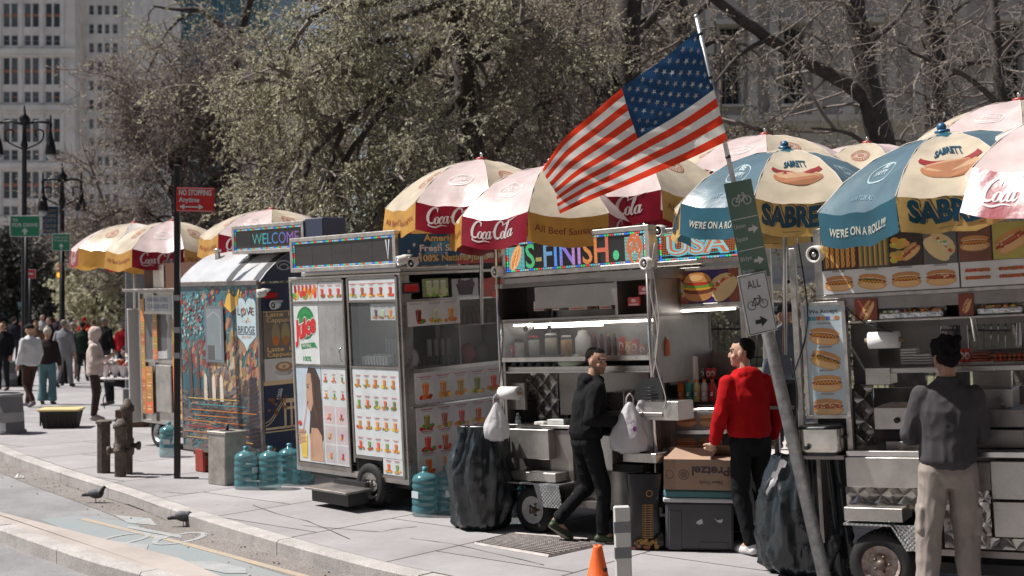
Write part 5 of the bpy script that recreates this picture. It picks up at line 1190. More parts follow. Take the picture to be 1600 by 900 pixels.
# ---------------------------------------------------------- 2. THE MURAL CART
RM = Rig((-4.24, 16.61, 0), 44, .0, .028)
T = thing('mural_cart', 'coffee cart with graffiti bridge mural, navy end wall and rounded white roof', 'food cart', M=RM.M)
L_ = RM.P(408, 600).x; zb = .29; zt = 2.38; dp = 1.5
b = MB(); b.use(M_STEEL_D); b.box(0, L_, .0, dp, zb, zt); b.box(-.02, L_ + .02, -.03, .05, zt - .01, zt + .05, .006); b.box(L_ - .03, L_ + .012, -.012, .03, zb, zt - .01, .004); b.box(-.01, .02, -.012, .02, zb, zt - .01); b.box(0, L_, -.015, .01, zb - .02, zb + .03)
b.build('body', parent=T)
def mural(P, W, H):
    R = random.Random(4); P.rect(0, 0, W, H, (.05, .16, .20), 1)
    def brush(n, x0, x1, y0, y1, cols, sx, sy, ang, l, spread=.5):
        n = int(n * 2.2)
        for i in range(n):
            x, y = R.uniform(x0, x1) * W, R.uniform(y0, y1) * H; a = ang + R.uniform(-spread, spread); c = R.choice(cols); k = R.uniform(.5, 1.3)
            f_ = R.uniform(.4, .95); g_ = sum(c) / 3 * .35; c = tuple((v * .62 + g_) * f_ for v in c); w, h = sx * k * .62, sy * R.uniform(.5, 1) * .8
            q = [(-w, -h * .3), (-w * .4, -h), (w * .8, -h * .6), (w, h * .2), (w * .2, h), (-w * .7, h * .7)]
            P.poly([(min(W, max(0, x + u * cos(a) - v * sin(a))), min(H, max(0, y + u * sin(a) + v * cos(a)))) for u, v in q], c, l + i / n)
    TE, RD, OR, YL, GY, DK, WH = (.06, .36, .40), (.48, .04, .03), (.70, .24, .05), (.72, .45, .10), (.22, .19, .19), (.035, .03, .04), (.55, .52, .48)
    brush(120, 0, 1, .62, 1, [TE, TE, (.04, .22, .3), (.03, .1, .2), (.10, .42, .42)], .10, .05, .3, 2); brush(50, .3, 1, .6, .98, [RD, (.25, .03, .08), (.1, .05, .2), OR], .09, .05, 1.1, 3.2)
    brush(80, .0, .45, .45, .66, [RD, OR, TE, RD], .09, .05, 1.0, 4.4); brush(100, .38, 1, .35, .72, [OR, YL, RD, OR, YL, (.75, .55, .3)], .13, .05, 1.25, 5.6); brush(70, .4, 1, .25, .5, [OR, YL, GY, GY], .10, .05, .9, 6.8)
    brush(160, 0, 1, 0, .36, [GY, GY, (.28, .23, .22), (.14, .11, .12), (.2, .14, .13)], .12, .05, .1, 8); brush(40, .1, 1, .1, .32, [RD, TE, OR, YL], .16, .010, .05, 9.2, .15); brush(60, .0, .3, .7, .95, [TE, (.3, .55, .55), RD], .05, .03, .5, 8.5)
    for i in range(26): P.ell(W * R.uniform(.02, .35), H * R.uniform(.68, .97), .022, .022, R.choice([TE, (.35, .6, .6), RD, DK]), 10 + i * .02, n=8)
    for i in range(30): P.ell(W * R.uniform(.35, .95), H * R.uniform(.78, .98), .02, .02, R.choice([TE, RD, (.02, .08, .15), (.5, .3, .1)]), 10 + i * .02, n=8)
    P.poly(smooth_pts([(W * .60, H * .88), (W * .66, H * .96), (W * .74, H * .93), (W * .80, H * .99), (W * .76, H * .88), (W * .68, H * .84)], 3), (.75, .45, .08), 11)
    # the bridge: dark towers, slung cables, deck
    for x, w, y0, y1 in ((.10, .05, .30, .62), (.21, .04, .30, .6), (.36, .06, .22, .50), (.47, .05, .18, .46), (.86, .14, .05, .46)):
        P.poly([(W * x, H * y0), (W * (x + w), H * y0), (W * (x + w * .8), H * y1), (W * (x + w * .2), H * y1)], DK if x > .8 else (.10, .07, .07), 11)
    for x in (.30, .41, .51): P.poly([(W * x, H * .30), (W * (x + .045), H * .30), (W * (x + .045), H * .44), (W * (x + .02), H * .47), (W * x, H * .44)], (.7, .62, .5), 12)
    for k in range(13): P.line([(W * .02, H * (.58 - .02 * k)), (W * .3, H * (.44 - .025 * k)), (W * .6, H * (.22 - .008 * k))], .007, DK, 12)
    for k in range(14): P.line([(W * (.62 + .02 * k), H * .03), (W * (.80 + .012 * k), H * .44)], .005, (.09, .07, .08), 12)
    for k in range(14): P.line([(W * .6, H * (.04 + .022 * k)), (W, H * (.1 + .026 * k))], .005, (.13, .10, .10), 12)
    for k in range(8): P.line([(W * R.uniform(0, .2), H * (.06 + .035 * k)), (W * R.uniform(.7, 1), H * (.07 + .035 * k))], .010, R.choice([TE, OR, RD, YL]), 13)
panel(T, 'mural', RM, (.02, L_ - .03, zb + .03, zt - .012), .0, (.05, .16, .2), mural, th=.004, label='abstract mural of a suspension bridge in teal, red, orange')
w_ = RM.front(324, 478, 352, 566)
panel(T, 'window', RM, (w_[0] - .01, w_[1], w_[2], w_[3]), -.018, (.16, .18, .2), lambda P, W, H: [P.rect(W * .1, H * .05, W * .9, H * .95, (.22, .26, .28), 1), P.line([(W * .15, H * .8), (W * .5, H * .9), (W * .85, H * .8), (W * .85, H * .3)], .01, (.5, .5, .5), 2), P.rect(W * .12, H * .05, W * .5, H * .3, (.1, .1, .1), 2)], mat_=attr_mat('tinted_pane', rough=.08, dirt=.1))
h_ = RM.front(371, 463, 401, 549)
def sticker(P, W, H):
    k = W; Y = lambda y: H * y
    pts = []
    for a in range(0, 11): t = pi * (1 - a / 10); pts.append((W * .25 + W * .25 * cos(t), Y(.84) + Y(.13) * sin(t)))
    for a in range(0, 11): t = pi * (1 - a / 10); pts.append((W * .75 + W * .25 * cos(t), Y(.84) + Y(.13) * sin(t)))
    out = pts + [(W, Y(.28)), (W * .62, Y(.12)), (W * .5, Y(0)), (W * .38, Y(.12)), (0, Y(.28))]
    P.poly([(W * .5 + (x - W * .5) * 1.08, H * .5 + (y - H * .5) * 1.04) for x, y in out], (.10, .2, .24), 3); P.poly(out, (.50, .62, .66), 4)
    P.text('LOVE', W * .5, Y(.66), Y(.13), (.05, .05, .07), 6, al='c', width=W * .86, bold=.0); P.rect(W * .36, Y(.66), W * .42, Y(.8), (.6, .25, .1), 7)
    P.text('FROM', W * .5, Y(.53), Y(.05), (.7, .75, .76), 6, al='c', width=W * .5); P.text('BRIDGE', W * .5, Y(.33), Y(.13), (.05, .05, .07), 6, al='c', width=W * .86)
    P.text('SMOOTHIES', W * .5, Y(.24), Y(.04), (.6, .25, .1), 6, al='c', width=W * .5)
    P.line([(W * .05, Y(.31)), (W * .95, Y(.31))], .006, (.05, .05, .07), 6)
b = MB(); b.use(M_PRINT); P = fpr(b, h_[0], h_[2], -.006); P.st = .0011; sticker(P, h_[1] - h_[0], h_[3] - h_[2]); b.build('heart_sign', parent=T)['label'] = 'pale blue heart-topped LOVE BRIDGE sign'
# barrel roof, axis along the street
NR = 14; arch = lambda s: (dp * s, zt + .03 + .42 * sin(pi * s) ** .85)
b = MB(); b.use(mat('white_roof_sheet', (.62, .62, .62), .22, .35, var=.15, scale=3, bump=.3, bscale=3)); b.grid(lambda u, v: (-.04 + (L_ + .08) * u, *arch(v)), 10, NR)
b.use(M_BLACK); 
for q in (.60, .93): b.grid(lambda u, v, q=q: (L_ * q + .14 * u, arch(v)[0] , arch(v)[1] + .004), 2, NR)
rf = b.build('roof', parent=T)
b = MB(); b.use(attr_mat('navy_vinyl', rough=.35, dirt=.1), (.025, .035, .075)); n0 = len(b.v); pts = [(L_ + .02, *arch(i / NR)) for i in range(NR + 1)]; b.add(pts, [tuple(range(NR + 1))])
P = epr(b, L_ + .022, 0, 0)
P.ring(.36, zt + .22, .10, .055, .010, (.55, .55, .58), 2); P.ring(.36, zt + .20, .06, .035, .008, (.55, .55, .58), 2); P.ring(.49, zt + .19, .03, .03, .008, (.55, .55, .58), 2)
for a in range(7): P.line([(.62, zt + .15 + a * .02), (.70, zt + .2 + a * .03)], .008, (.5, .5, .55), 2)
b.build('gable', parent=T)
for (x, v, hh) in ((.35, .25, .09), (.62, .4, .05), (.95, .42, .08), (1.05, .44, .1)):
    b = MB(); b.use(M_ALU); p = arch(v); b.lathe([(.035, -.03), (.035, hh), (.05, hh), (.05, hh + .025), (0, hh + .04)], (x, p[0], p[1]), 10); b.build('roof_vent', parent=T)
# navy end wall
X = L_ + .004; ez_ = lambda y: RM.cast(435, y, 0, X).z
def endm(name, y0, y1, z0, z1, bg, draw, label=None, th=.006):
    b = MB(); b.use(attr_mat('navy_vinyl')); b.col = bg; b.box(X - .004, X + th, y0, y1, z0, z1); P = epr(b, X + th, y0, z0); draw(P, y1 - y0, z1 - z0); o = b.build(name, parent=T)
    if label: o['label'] = label
NV = (.025, .035, .075)
def leafy(P, x, y, s):
    P.line([(x, y), (x + s * .3, y + s)], .007, (.55, .56, .6), 2)
    for i in range(5): 
        for q in (-1, 1): P.ell(x + s * .06 * i + q * s * .14, y + s * .2 * i + .05 * s, s * .13, s * .06, (.5, .51, .56), 2, rot=q * .7)
endm('upper_wall', .035, dp, ez_(486) + .01, zt, NV, lambda P, W, H: leafy(P, .48, H * .25, .12))
qz = (ez_(587), ez_(486))
def latte(P, W, H):
    C = (.70, .50, .26)
    P.rect(0, 0, W, H, (.20, .16, .13), 1)
    for i in range(5): P.ell(W * (.12 + .1 * i), H * .5, .06, .14, jc((.35, .28, .2), .3), 2); P.ell(W * (.12 + .1 * i), H * .36, .05, .06, jc((.5, .15, .05), .3), 3)
    for t_, y in (('Latte  Iced', .88), ('Cappuccino', .76), ('Latte  Iced', .13), ('Cappuccino', .02)): P.text(t_, .04, H * y + .004, H * .095, (.12, .05, .02), 4, bold=.06, width=.50); P.text(t_, .04, H * y + .004, H * .095, C, 5, bold=.03, width=.50)
    P.rect(0, H * .985, W, H, C, 4)
endm('serving_window', .05, dp - .05, qz[0] + .22, qz[1], (.2, .18, .16), latte, 'window lettered Latte Iced Cappuccino', .012)
def cup(P, W, H):
    P.rect(0, 0, W, H, (.62, .60, .57), 1); P.ell(.27, H * .55, .15, H * .34, (.70, .68, .66), 2, n=22); P.ell(.27, H * .62, .125, H * .22, (.42, .22, .10), 3, n=22); P.ell(.27, H * .64, .08, H * .12, (.72, .58, .42), 4, n=14); P.ell(.27, H * .62, .03, H * .07, (.45, .25, .12), 5)
    P.poly([(.13, H * .45), (.41, H * .45), (.35, 0), (.19, 0)], (.68, .66, .64), 2); P.ring(.44, H * .5, .05, H * .16, .016, (.66, .64, .62), 2)
endm('coffee_photo', .05, dp - .05, qz[0] - .06, qz[0] + .21, (.6, .58, .55), cup, 'photo of a cup of latte', .010)
b = MB(); b.use(mat('cream_board', (.62, .45, .27), .5)); b.box(X, X + .014, .03, dp, ez_(597) - .03, ez_(597) + .02); b.build('cream_strip', parent=T)
def bridge(P, W, H):
    C = (.62, .46, .28); y0 = H * .42
    P.rect(0, y0 - .025, W, y0, C, 2); P.rect(0, y0 - .06, W, y0 - .045, C, 2)
    for x in (.30, .95): 
        for q in (0, .09, .18): P.rect(x + q - .03, y0 - .02, x + q, y0 + .30, C, 2)
        P.rect(x - .04, y0 + .28, x + .20, y0 + .33, C, 3); P.rect(x - .03, y0 + .2, x + .18, y0 + .23, C, 3)
    for s in (0, .04): P.line(smooth_pts([(0, y0 + .02 + s), (.1, y0 + .08 + s), (.27, y0 + .3 + s), ], 5), .01, C, 3); P.line(smooth_pts([(.46, y0 + .3 + s), (.6, y0 + .10 + s), (.72, y0 + .04 + s), (.86, y0 + .14 + s), (.95, y0 + .3 + s)], 5), .01, C, 3)
    for i in range(18): P.rect(.48 + i * .026, y0, .485 + i * .026, y0 + .06 + .2 * abs(.5 - i / 18) * 2 * .9, C, 2)
    leafy(P, .2, H * .80, .13); leafy(P, .5, H * .78, .14)
    for i in range(16): P.ell(random.uniform(.02, .3), H * random.uniform(.6, .85), .025, .018, (.22, .09, .04), 3, rot=random.uniform(0, 3))
    for j in range(3):
        for i in range(12): P.ell(.06 + i * .05, H * .25 - .045 * j, .008, .008, (.004, .004, .01), 2, n=6)
    P.line([(.10, .0), (.12, H * .14)], .03, (.5, .2, .06), 3); P.line([(0, H * .18), (.1, H * .05)], .06, (.5, .16, .05), 2)
endm('lower_wall', .035, dp, zb, ez_(597) - .03, NV, bridge, 'navy wall with cream suspension bridge drawing', .006)
q = RM.end(409, 457, 432, 466, X); b = MB(); b.use(mat('red_reflector', ())); b.box(X + .006, X + .035, q[0], q[1], q[2], q[3], .015); b.build('tail_light', parent=T)
cctv(T, V((X + .1, .13, ez_(476))), (.2, -1, -.1), .055); cctv(T, RM.P(402, 459, -.1), (-.5, -1, -.1), .05)
wheel(T, RM, RM.P(322, 735, .02).x, .02, .21, rim=(.12, .12, .12))
b = MB(); b.use(mat('red_plastic', (.30, .03, .02), .4)); q = RM.front(306, 700, 319, 738, .0); b.box(q[0], q[1] + .02, -.02, .12, q[2], q[3], .02); b.build('red_jerrycan', parent=T)
b = MB(); b.use(M_BLACK); b.box(.05, L_ - .05, .1, dp - .1, zb - .1, zb); b.tube([(L_ - .12, .25, 0), (L_ - .12, .25, zb)], .03, 8); b.tube([(.12, dp - .2, 0), (.12, dp - .2, zb)], .03, 8); b.build('chassis', parent=T)
# welcome board on the roof
bx = RM.front(362, 349, 474, 395, .2)
def welc(P, W, H):
    cols = [(.05, .35, .30), (.05, .45, .4), (.05, .35, .6), (.06, .25, .6), (.12, .15, .55), (.25, .12, .5), (.3, .12, .4)]
    P.text('WELCOME', W * .27, H * .24, H * .5, None, 2, width=W * .68, cols=lambda u: cols[min(6, int(u * 7))])
    for k in range(int(W / .018)): P.rect(k * .018, H * .2, k * .018 + .006, H * .8, (.012, .012, .014), 3)
ws = led_sign(T, RM, bx, .2, .35, content=welc)
b = MB(); b.use(mat('navy_sign_side', (.03, .04, .075), .45)); b.box(bx[1], bx[1] + .36, .22, .55, bx[2] + .01, bx[3] + .02, .01); b.build('sign_side', parent=T)

# ---------------------------------------------------------- 3. THE FARTHEST CART
RL = Rig((-5.60, 19.40, 0), 44, .0, .02)
T = thing('snack_trailer', 'farthest stainless vending cart, partly behind the black signpost, orange food posters', 'food cart', M=RL.M)
zb, zt, dp, L_ = .40, 2.33, 1.4, 1.62
b = MB(); b.use(M_STEEL); b.box(0, L_, 0.02, dp, zb, zb + .9); b.box(0, L_, .45, dp, zb + .9, zt); b.box(0, L_, .02, .45, zt - .3, zt)
for x in (0, .42, 1.0, L_ - .05): b.box(x, x + .05, -.01, .03, zb - .03, zt)
for z in (zb - .03, zb + .88, zt - .33, zt - .02): b.box(.05, L_ - .05, -.008, .03, z, z + .04)
b.build('body', parent=T)
b = MB(); b.use(M_STEEL_D); b.box(-.05, L_ + .05, -.25, dp, zt, zt + .05, .01); b.use(mat('brown_awning', (.12, .05, .03), .6)); b.box(0, L_, .1, .14, zt + .05, zt + .42); b.use(M_STEEL); b.box(.3, .62, .085, .1, zt + .06, zt + .4); b.build('roof', parent=T)
def orange_poster(P, W, H):
    n = int(H / .16)
    for i in range(n): P.rect(0, H * i / n, W, H * (i + .95) / n, jc((.55, .2, .06), .4), 1); p_dog(P, W / 2, H * (i + .5) / n, W * .8, cap=False, top='chili')
panel(T, 'food_poster', RL, (.05, .17, zb + .1, zt - .1), -.0, (.5, .2, .06), orange_poster, label='narrow orange food poster strip')
panel(T, 'food_poster', RL, (.24, .44, zb + .12, zb + .82), -.035, (.4, .2, .12), orange_poster)
panel(T, 'food_poster', RL, (1.04, 1.5, zb + .1, zt - .4), -.03, (.35, .2, .16), orange_poster)
panel(T, 'food_poster', RL, (.47, .60, zb + .93, zt - .33), -.03, (.5, .2, .06), orange_poster)
panel(T, 'menu_board', RL, (.20, .98, zt - .29, zt - .05), -.0, (.45, .47, .5), lambda P, W, H: [P.text(t_, W * .5, H * y, H * .26, (.03, .06, .16), 3, al='c', width=W * .8) for t_, y in (('KABAB & GYRO', .6), ('CHICKEN RICE', .18))], label='pale board with blue lettering')
b = MB(); b.use(PLEX); b.box(.17, L_ - .05, .0, .006, zb + .92, zt - .33); b.build('window', parent=T)
b = MB(); b.use(M_STEEL); b.box(.22, .40, -.03, .0, zb + .1, zb + .8, .01); b.box(.5, .95, -.025, .0, zb + .15, zb + .85, .01); b.build('locker_door', parent=T)
b = MB(); b.use(mat('white_poster_board', (.55, .55, .55), .5)); b.box(-.20, -.16, -.1, .3, zb - .05, zt - .25, .01); b.build('side_board', parent=T)['label'] = 'upright pale board fixed at its left end'
b = MB(); b.use(mat('white_cloth', (.55, .52, .52), .9)); b.lathe([(.02, .62), (.09, .58), (.12, .45), (.10, .25), (.11, .1), (.09, .06)], (.33, .15, zb + .98), 12); b.tube([(.24, .15, zb + 1.52), (.20, .15, zb + 1.2)], .035, 8); b.tube([(.42, .15, zb + 1.52), (.46, .15, zb + 1.2)], .035, 8); b.build('hanging_hoodie', parent=T)
wheel(T, RL, RL.P(247, 688, .05).x, .05, .22, rim=(.05, .05, .05))
b = MB(); b.use(M_BLACK); b.box(.05, L_ - .05, .1, dp - .1, zb - .12, zb); b.tube([(L_ - .2, .3, 0), (L_ - .2, .3, zb)], .03, 8); b.build('chassis', parent=T)
# ============================================================ SMALL GOODS
def pbx(R_, b, x0, y0, x1, y1, d0, d1, bev=0.0, col=None):
    xa, xb, za, zb = R_.front(x0, y0, x1, y1, d0); return b.box(xa, xb, d0, d1, za, zb, bev, col)
def item(name, label, cat, R_, px, py, d, fn, group=None, rot=0.0, lift=0.0):
    p = R_.P(px, py, d); t = thing(name, label, cat, M=R_.M @ Matrix.Translation(p + V((0, 0, lift))) @ Matrix.Rotation(rot, 4, 'Z'), group=group); fn(t); return t
GLASSJ = mat('jar_glass', (.3, .33, .33), .05, alpha=.22, spec=1)
def jar(r, h, fill, lid=(.55, .05, .04), level=.8):
    def f(t):
        b = MB(); b.use(M_GOODS, fill); b.lathe([(0, .004), (r * .94, .004), (r * .94, h * level), (0, h * level)], n=16); b.build('contents', parent=t)
        b = MB(); b.use(GLASSJ); b.lathe([(r, 0), (r, h * .84), (r * .8, h * .95)], n=16); b.build('glass', parent=t)
        b = MB(); b.use(M_GOODS, lid); b.lathe([(r * .84, h * .93), (r * .84, h), (0, h + .004)], n=16); b.build('lid', parent=t)
    return f
def bottle(r, h, col, cap, lab=None, clear=False):
    def f(t):
        b = MB(); b.use(mat('clear_pet', (.35, .42, .45), .06, alpha=.45, spec=1) if clear else M_GOODS, col)
        b.lathe([(0, 0), (r * .9, 0), (r, h * .05), (r, h * .35), (r * .9, h * .42), (r, h * .5), (r, h * .68), (r * .75, h * .8), (r * .4, h * .88), (r * .38, h * .92)], n=14); b.build('body', parent=t)
        if lab: b = MB(); b.use(M_GOODS, lab); b.lathe([(r * 1.02, h * .24), (r * 1.02, h * .52)], n=14); P = Print(lambda u, v, q: (sin(u / r) * (r * 1.03 + q), -cos(u / r) * (r * 1.03 + q), v), b); P.poly([(-.012, h * .3), (.008, h * .3), (.016, h * .46), (-.004, h * .46)], (.75, .75, .75), 2); b.build('wrapper', parent=t)
        b = MB(); b.use(M_GOODS, cap); b.lathe([(r * .45, h * .9), (r * .45, h), (0, h)], n=12); b.build('cap', parent=t)
    return f
def can(r, h, c, c2):
    def f(t):
        b = MB(); b.use(M_GOODS, c); b.lathe([(r * .9, 0), (r, .006), (r, h - .006), (r * .92, h), (0, h - .003)], n=14)
        P = Print(lambda u, v, q: (sin(u / r) * (r + .001 + q), -cos(u / r) * (r + .001 + q), v), b); P.ell(0, h * .5, r * .8, h * .25, c2, 1, n=12); b.build('can_body', parent=t)
    return f
def water_jug(label, loc, rot=0.0, dark=0.0, group='five gallon water bottles on the pavement'):
    t = thing('water_bottle', label, 'water bottle', loc, rot, group); b = MB(); m = mat('blue_polycarbonate', (.10, .30, .34), .12, alpha=.5, spec=1, var=.12, scale=4)
    b.use(m); pr = [(0, 0), (.115, 0), (.132, .015), (.135, .06)]
    for z in (.10, .17, .26, .33): pr += [(.135, z), (.127, z + .012), (.127, z + .024), (.135, z + .036)]
    pr += [(.134, .39), (.115, .425), (.06, .455), (.030, .47), (.028, .50)]; b.lathe(pr, n=24); b.build('body', parent=t)
    b = MB(); b.use(mat('blue_cap', (.05, .22, .28), .4)); b.lathe([(.031, .485), (.031, .515), (0, .517)], n=14); b.build('cap', parent=t)
    b = MB(); b.use(M_GOODS, (.5, .55, .58)); b.box(-.05, .05, -.1375, -.134, .2, .27); b.build('sticker', parent=t)
    return t
def open_front(T, R_, spec, m=M_STEEL, name='panel', bev=.003):
    for s in spec:
        b = MB(); b.use(s[7] if len(s) > 7 else m); pbx(R_, b, *s[1:7], bev=bev); b.build(s[0], parent=T)

# ---------------------------------------------------------- 4. THE MIDDLE CART
RC = Rig((.02, 12.37, 0), 49, .040, .045)
C = thing('hot_food_cart', 'open stainless food cart behind the man in black, colour message board above', 'food cart', M=RC.M)
x0 = RC.P(782, 600).x; x1 = RC.P(1024, 600).x; zg = RC.gz(.8, 0)
Zp = lambda y, x=900, d=0: RC.P(x, y, d).z
b = MB(); b.use(M_STEEL_D)
b.box(x0 + .05, x1 + .35, .95, .99, Zp(790), Zp(560)); b.box(x0, x1, .02, 1.0, Zp(793), Zp(783)); b.box(x0 + .04, x1, .90, .94, Zp(560), Zp(440) + .1)
b.box(x0, x0 + .03, .05, 1.0, Zp(780), Zp(440)); b.box(x1 - .03, x1, .05, .95, Zp(600), Zp(430))
b.build('body', parent=C)
for nm, px0, px1, d in (('post', 778, 790, 0), ('post', 1015, 1024, 0)):
    b = MB(); b.use(M_CHROME); a = RC.P((px0 + px1) / 2, 600, d).x; b.tube([(a, d, Zp(780)), (a, d, Zp(360) - .0)], .022, 10); b.build(nm, parent=C)
# quilted and plain lower panels, counters, drawers
open_front(C, RC, [
    ('quilted_panel', 822, 582, 872, 665, .35, .38, M_QUILT), ('service_panel', 874, 582, 1015, 650, .36, .39, M_STEEL_D), ('shelf_edge', 793, 572, 1018, 582, .05, .95, M_STEEL),
    ('counter', 790, 664, 900, 669, -.02, .6, M_CHROME), ('drawer_box', 797, 671, 857, 717, -.10, .30, M_STEEL), ('lower_panel', 800, 717, 900, 735, .06, .09, M_STEEL_D), ('side_locker', 860, 672, 896, 780, .0, .30, M_STEEL_D),
    ('tray', 797, 738, 868, 752, -.18, .12, M_STEEL), ('locker', 880, 680, 958, 782, .12, .4, M_STEEL), ('base_panel', 945, 735, 985, 790, -.02, .3, M_STEEL),
    ('drawer', 973, 708, 1025, 723, -.10, .1, M_STEEL), ('work_top', 935, 644, 1035, 651, -.05, .7, M_STEEL_D), ('burner_box', 948, 612, 975, 645, .05, .5, M_STEEL), ('oven_front', 975, 650, 1010, 705, .1, .5, M_STEEL_D),
    ('side_bracket', 783, 598, 820, 640, .10, .14, M_STEEL_D), ('box_bin', 1006, 627, 1060, 657, -.04, .2, M_STEEL)], bev=.004)
b = MB(); b.use(M_DARK); pbx(RC, b, 797, 628, 820, 664, .16, .4); b.build('black_and_painted_shade', parent=C)  # solid near-black block painted as the shade of an opening
b = MB(); b.use(M_DARK); pbx(RC, b, 957, 726, 1004, 738, -.12, .1); b.build('black_and_painted_shade', parent=C)  # another solid block, its black standing in for shade
b = MB(); b.use(mat('folded_lid_black', (.02, .02, .022), .5)); q = RC.front(990, 590, 1036, 625, -.05); b.prism([(q[0], q[2]), (q[1], q[2]), (q[1], q[3]), (q[0] + .12, q[3] - .01), (q[0] + .03, q[3] - .09)], (-.06, -.05), 'y'); b.build('grill_lid', parent=C)
b = MB(); b.use(M_BLACK)
for i in range(4): b.tube([(q[0] + .12, -.08, q[2] + .02 + .03 * i), (q[0] + .24, -.08, q[2] + .02 + .03 * i)], .004, 4)
b.build('wire_rack', parent=C)
# diamond plate mudguard
q = RC.front(790, 750, 884, 757, -.22); b = MB(); b.use(steel_mat('diamond_plate', quilt=.035, col=(.5, .5, .5), rough=.35)); xs = [q[0], RC.P(836, 755, -.22).x, RC.P(848, 780, -.22).x]
b.box(xs[0], xs[1], -.24, .02, q[2], q[2] + .012); b.prism([(xs[1], q[2] + .012), (xs[1] + .30, q[2] + .0), (xs[1] + .33, q[2] - .20), (xs[1] + .07, q[2] - .20)], (-.245, -.235), 'y'); b.box(xs[1], xs[1] + .3, -.24, .02, q[2] - .002, q[2] + .012); b.build('mudguard', parent=C)
wheel(C, RC, RC.P(832, 800, -.20).x, -.20, .215, w=.19)
wheel(C, RC, RC.P(832, 800, -.20).x + .0, 1.0, .215, w=.19)
# glass case: shelf, glass, strip lights, upper locker
zs = Zp(559); b = MB(); b.use(M_STEEL); b.box(x0 + .03, x1 - .03, .0, .9, zs - .02, zs); b.box(x0 + .03, x1 - .03, .02, .9, zs - .14, zs - .125); b.box(x0 + .02, x1 - .02, -.012, .008, zs - .03, zs + .01); b.build('display_shelf', parent=C)
b = MB(); b.use(GLASS); b.box(x0 + .04, x1 - .04, .0, .004, zs + .012, Zp(498)); b.build('front_glass', parent=C)
zc = Zp(500, d=0); b = MB(); b.use(M_STEEL_D); ztp = Zp(440, 900); b.box(x0, x1, .0, .85, zc, zc + .03); b.box(x0, x1, -.02, .85, ztp - .02, ztp + .02); b.box(x0 + .02, x1, .42, .44, zc + .03, ztp - .02)
xm0, xm1 = RC.P(836, 470).x, RC.P(962, 470).x; b.box(x0, x0 + .03, .0, .42, zc + .03, ztp - .02); b.box(xm1 - .01, xm1 + .02, .0, .42, zc + .03, ztp - .02); b.box(xm0 + .0, xm1 - .01, .0, .02, zc + .12, ztp - .03); b.build('upper_locker', parent=C)
b = MB(); b.use(mat('strip_light_tube', (.9, .9, .9), .3, emit=(1, .96, .9), estr=6)); b.tube([(x0 + .12, .10, zc - .03), (x1 - .06, .10, zc - .03)], .011, 8); b.build('strip_light', parent=C)
b = MB(); b.use(mat('strip_light_tube', ())); b.tube([(x0 + .05, .5, zc - .06), (x0 + .9, .5, zc - .06)], .010, 8); b.build('strip_light', parent=C)
# board
bx = RC.front(782, 366, 1016, 433, -.04); bx = (RC.P(784, 410, -.04).x, RC.P(1014, 385, -.04).x, Zp(436, 900, -.04) + .06, Zp(362, 900, -.04))
def board(P, W, H):
    scan(P, .03, W * .14, .03, H - .03, (.15, .5, .5)); scan(P, W * .86, W - .03, .03, H - .03, (.25, .5, .45))
    cx, cy = W * .075, H * .48
    for dx, dy, rx, ry, c in ((0, 0, .055, .13, (.75, .35, .15)), (0, 0, .03, .12, (.35, .04, .02))): P.ell(cx + dx, cy + dy, rx, ry, c, 3, rot=-.45)
    P.line([(cx - .035 + .012 * (i % 2) + i * .008, cy - .1 + .022 * i) for i in range(10)], .008, (.9, .6, .1), 5)
    cx = W * .925
    for q in (-1, 1): P.ring(cx + q * .032, H * .62, .035, .08, .026, (.5, .12, .04), 3, rot=q * .3)
    P.ring(cx, H * .4, .055, .12, .026, (.5, .12, .04), 3); 
    for i in range(14): P.ell(cx + .055 * cos(i), H * .42 + .13 * sin(i * 1.7), .006, .006, (.8, .7, .6), 5, n=5)
    cs = [(.08, .5, .2), (.4, .3, .1), (.15, .35, .6), (.10, .3, .8), (.3, .2, .7), (.5, .25, .6), (.7, .25, .06), (.75, .25, .08), (.7, .15, .08)]
    P.text('S-FINISH', W * .15, H * .12, H * .78, None, 3, bold=.015, width=W * .60, cols=lambda u: cs[min(8, int(u * 9))])
    P.ell(W * .80, H * .3, .035, .045, (.08, .6, .25), 3, n=12)
    for k in range(int(H / .012)): P.rect(W * .15, k * .012, W * .85, k * .012 + .003, (.01, .01, .01), 5)
sg = led_sign(C, RC, bx, -.04, .12, content=board)
b = MB(); b.use(M_STEEL_D); b.box(bx[0] - .02, bx[1] + .02, -.02, .6, bx[2] - .10, bx[2] - .012); b.build('sign_ledge', parent=C)
cctv(C, V((bx[0] - .05, -.10, bx[2] + .06)), (-.3, -1, -.1), .055); cctv(C, V((bx[1] - .01, -.12, bx[2] + .03)), (-.2, -1, 0), .055); cctv(C, V((x0 + .3, .06, zc - .07)), (.35, -1, -.35), .03, .12)
# stuff in the locker
def carton(w, d, h, col, trim=(.5, .08, .05)):
    def f(t):
        b = MB(); b.use(M_GOODS, col); b.box(-w / 2, w / 2, 0, d, 0, h, .003); P = fpr(b, -w / 2, 0, 0); P.rect(w * .1, h * .1, w * .9, h * .25, trim, 1); P.ell(w * .5, h * .6, w * .22, h * .2, trim, 1, n=12); b.build('carton_body', parent=t)
    return f
for i, (px, w, h, c, r, lb) in enumerate(((842, .12, .09, (.5, .45, .42), .1, 'grey foil-topped carton in the open locker, leftmost'), (868, .10, .15, (.62, .55, .5), -.2, 'tall white carton with red trim standing in the open locker'), (903, .20, .07, (.62, .5, .4), .1, 'low tray of paper-wrapped sandwiches in the middle of the locker'), (925, .14, .10, (.34, .30, .27), -.1, 'grey cardboard carton in the locker behind the trays'), (946, .12, .08, (.55, .48, .42), .25, 'open white carton beside the dark locker opening'))):
    item('carton', lb, 'carton', RC, px, 487 - (px - 800) * .03, .04 if i != 3 else .15, carton(w, .12, h, c), 'cartons in the upper locker', r)
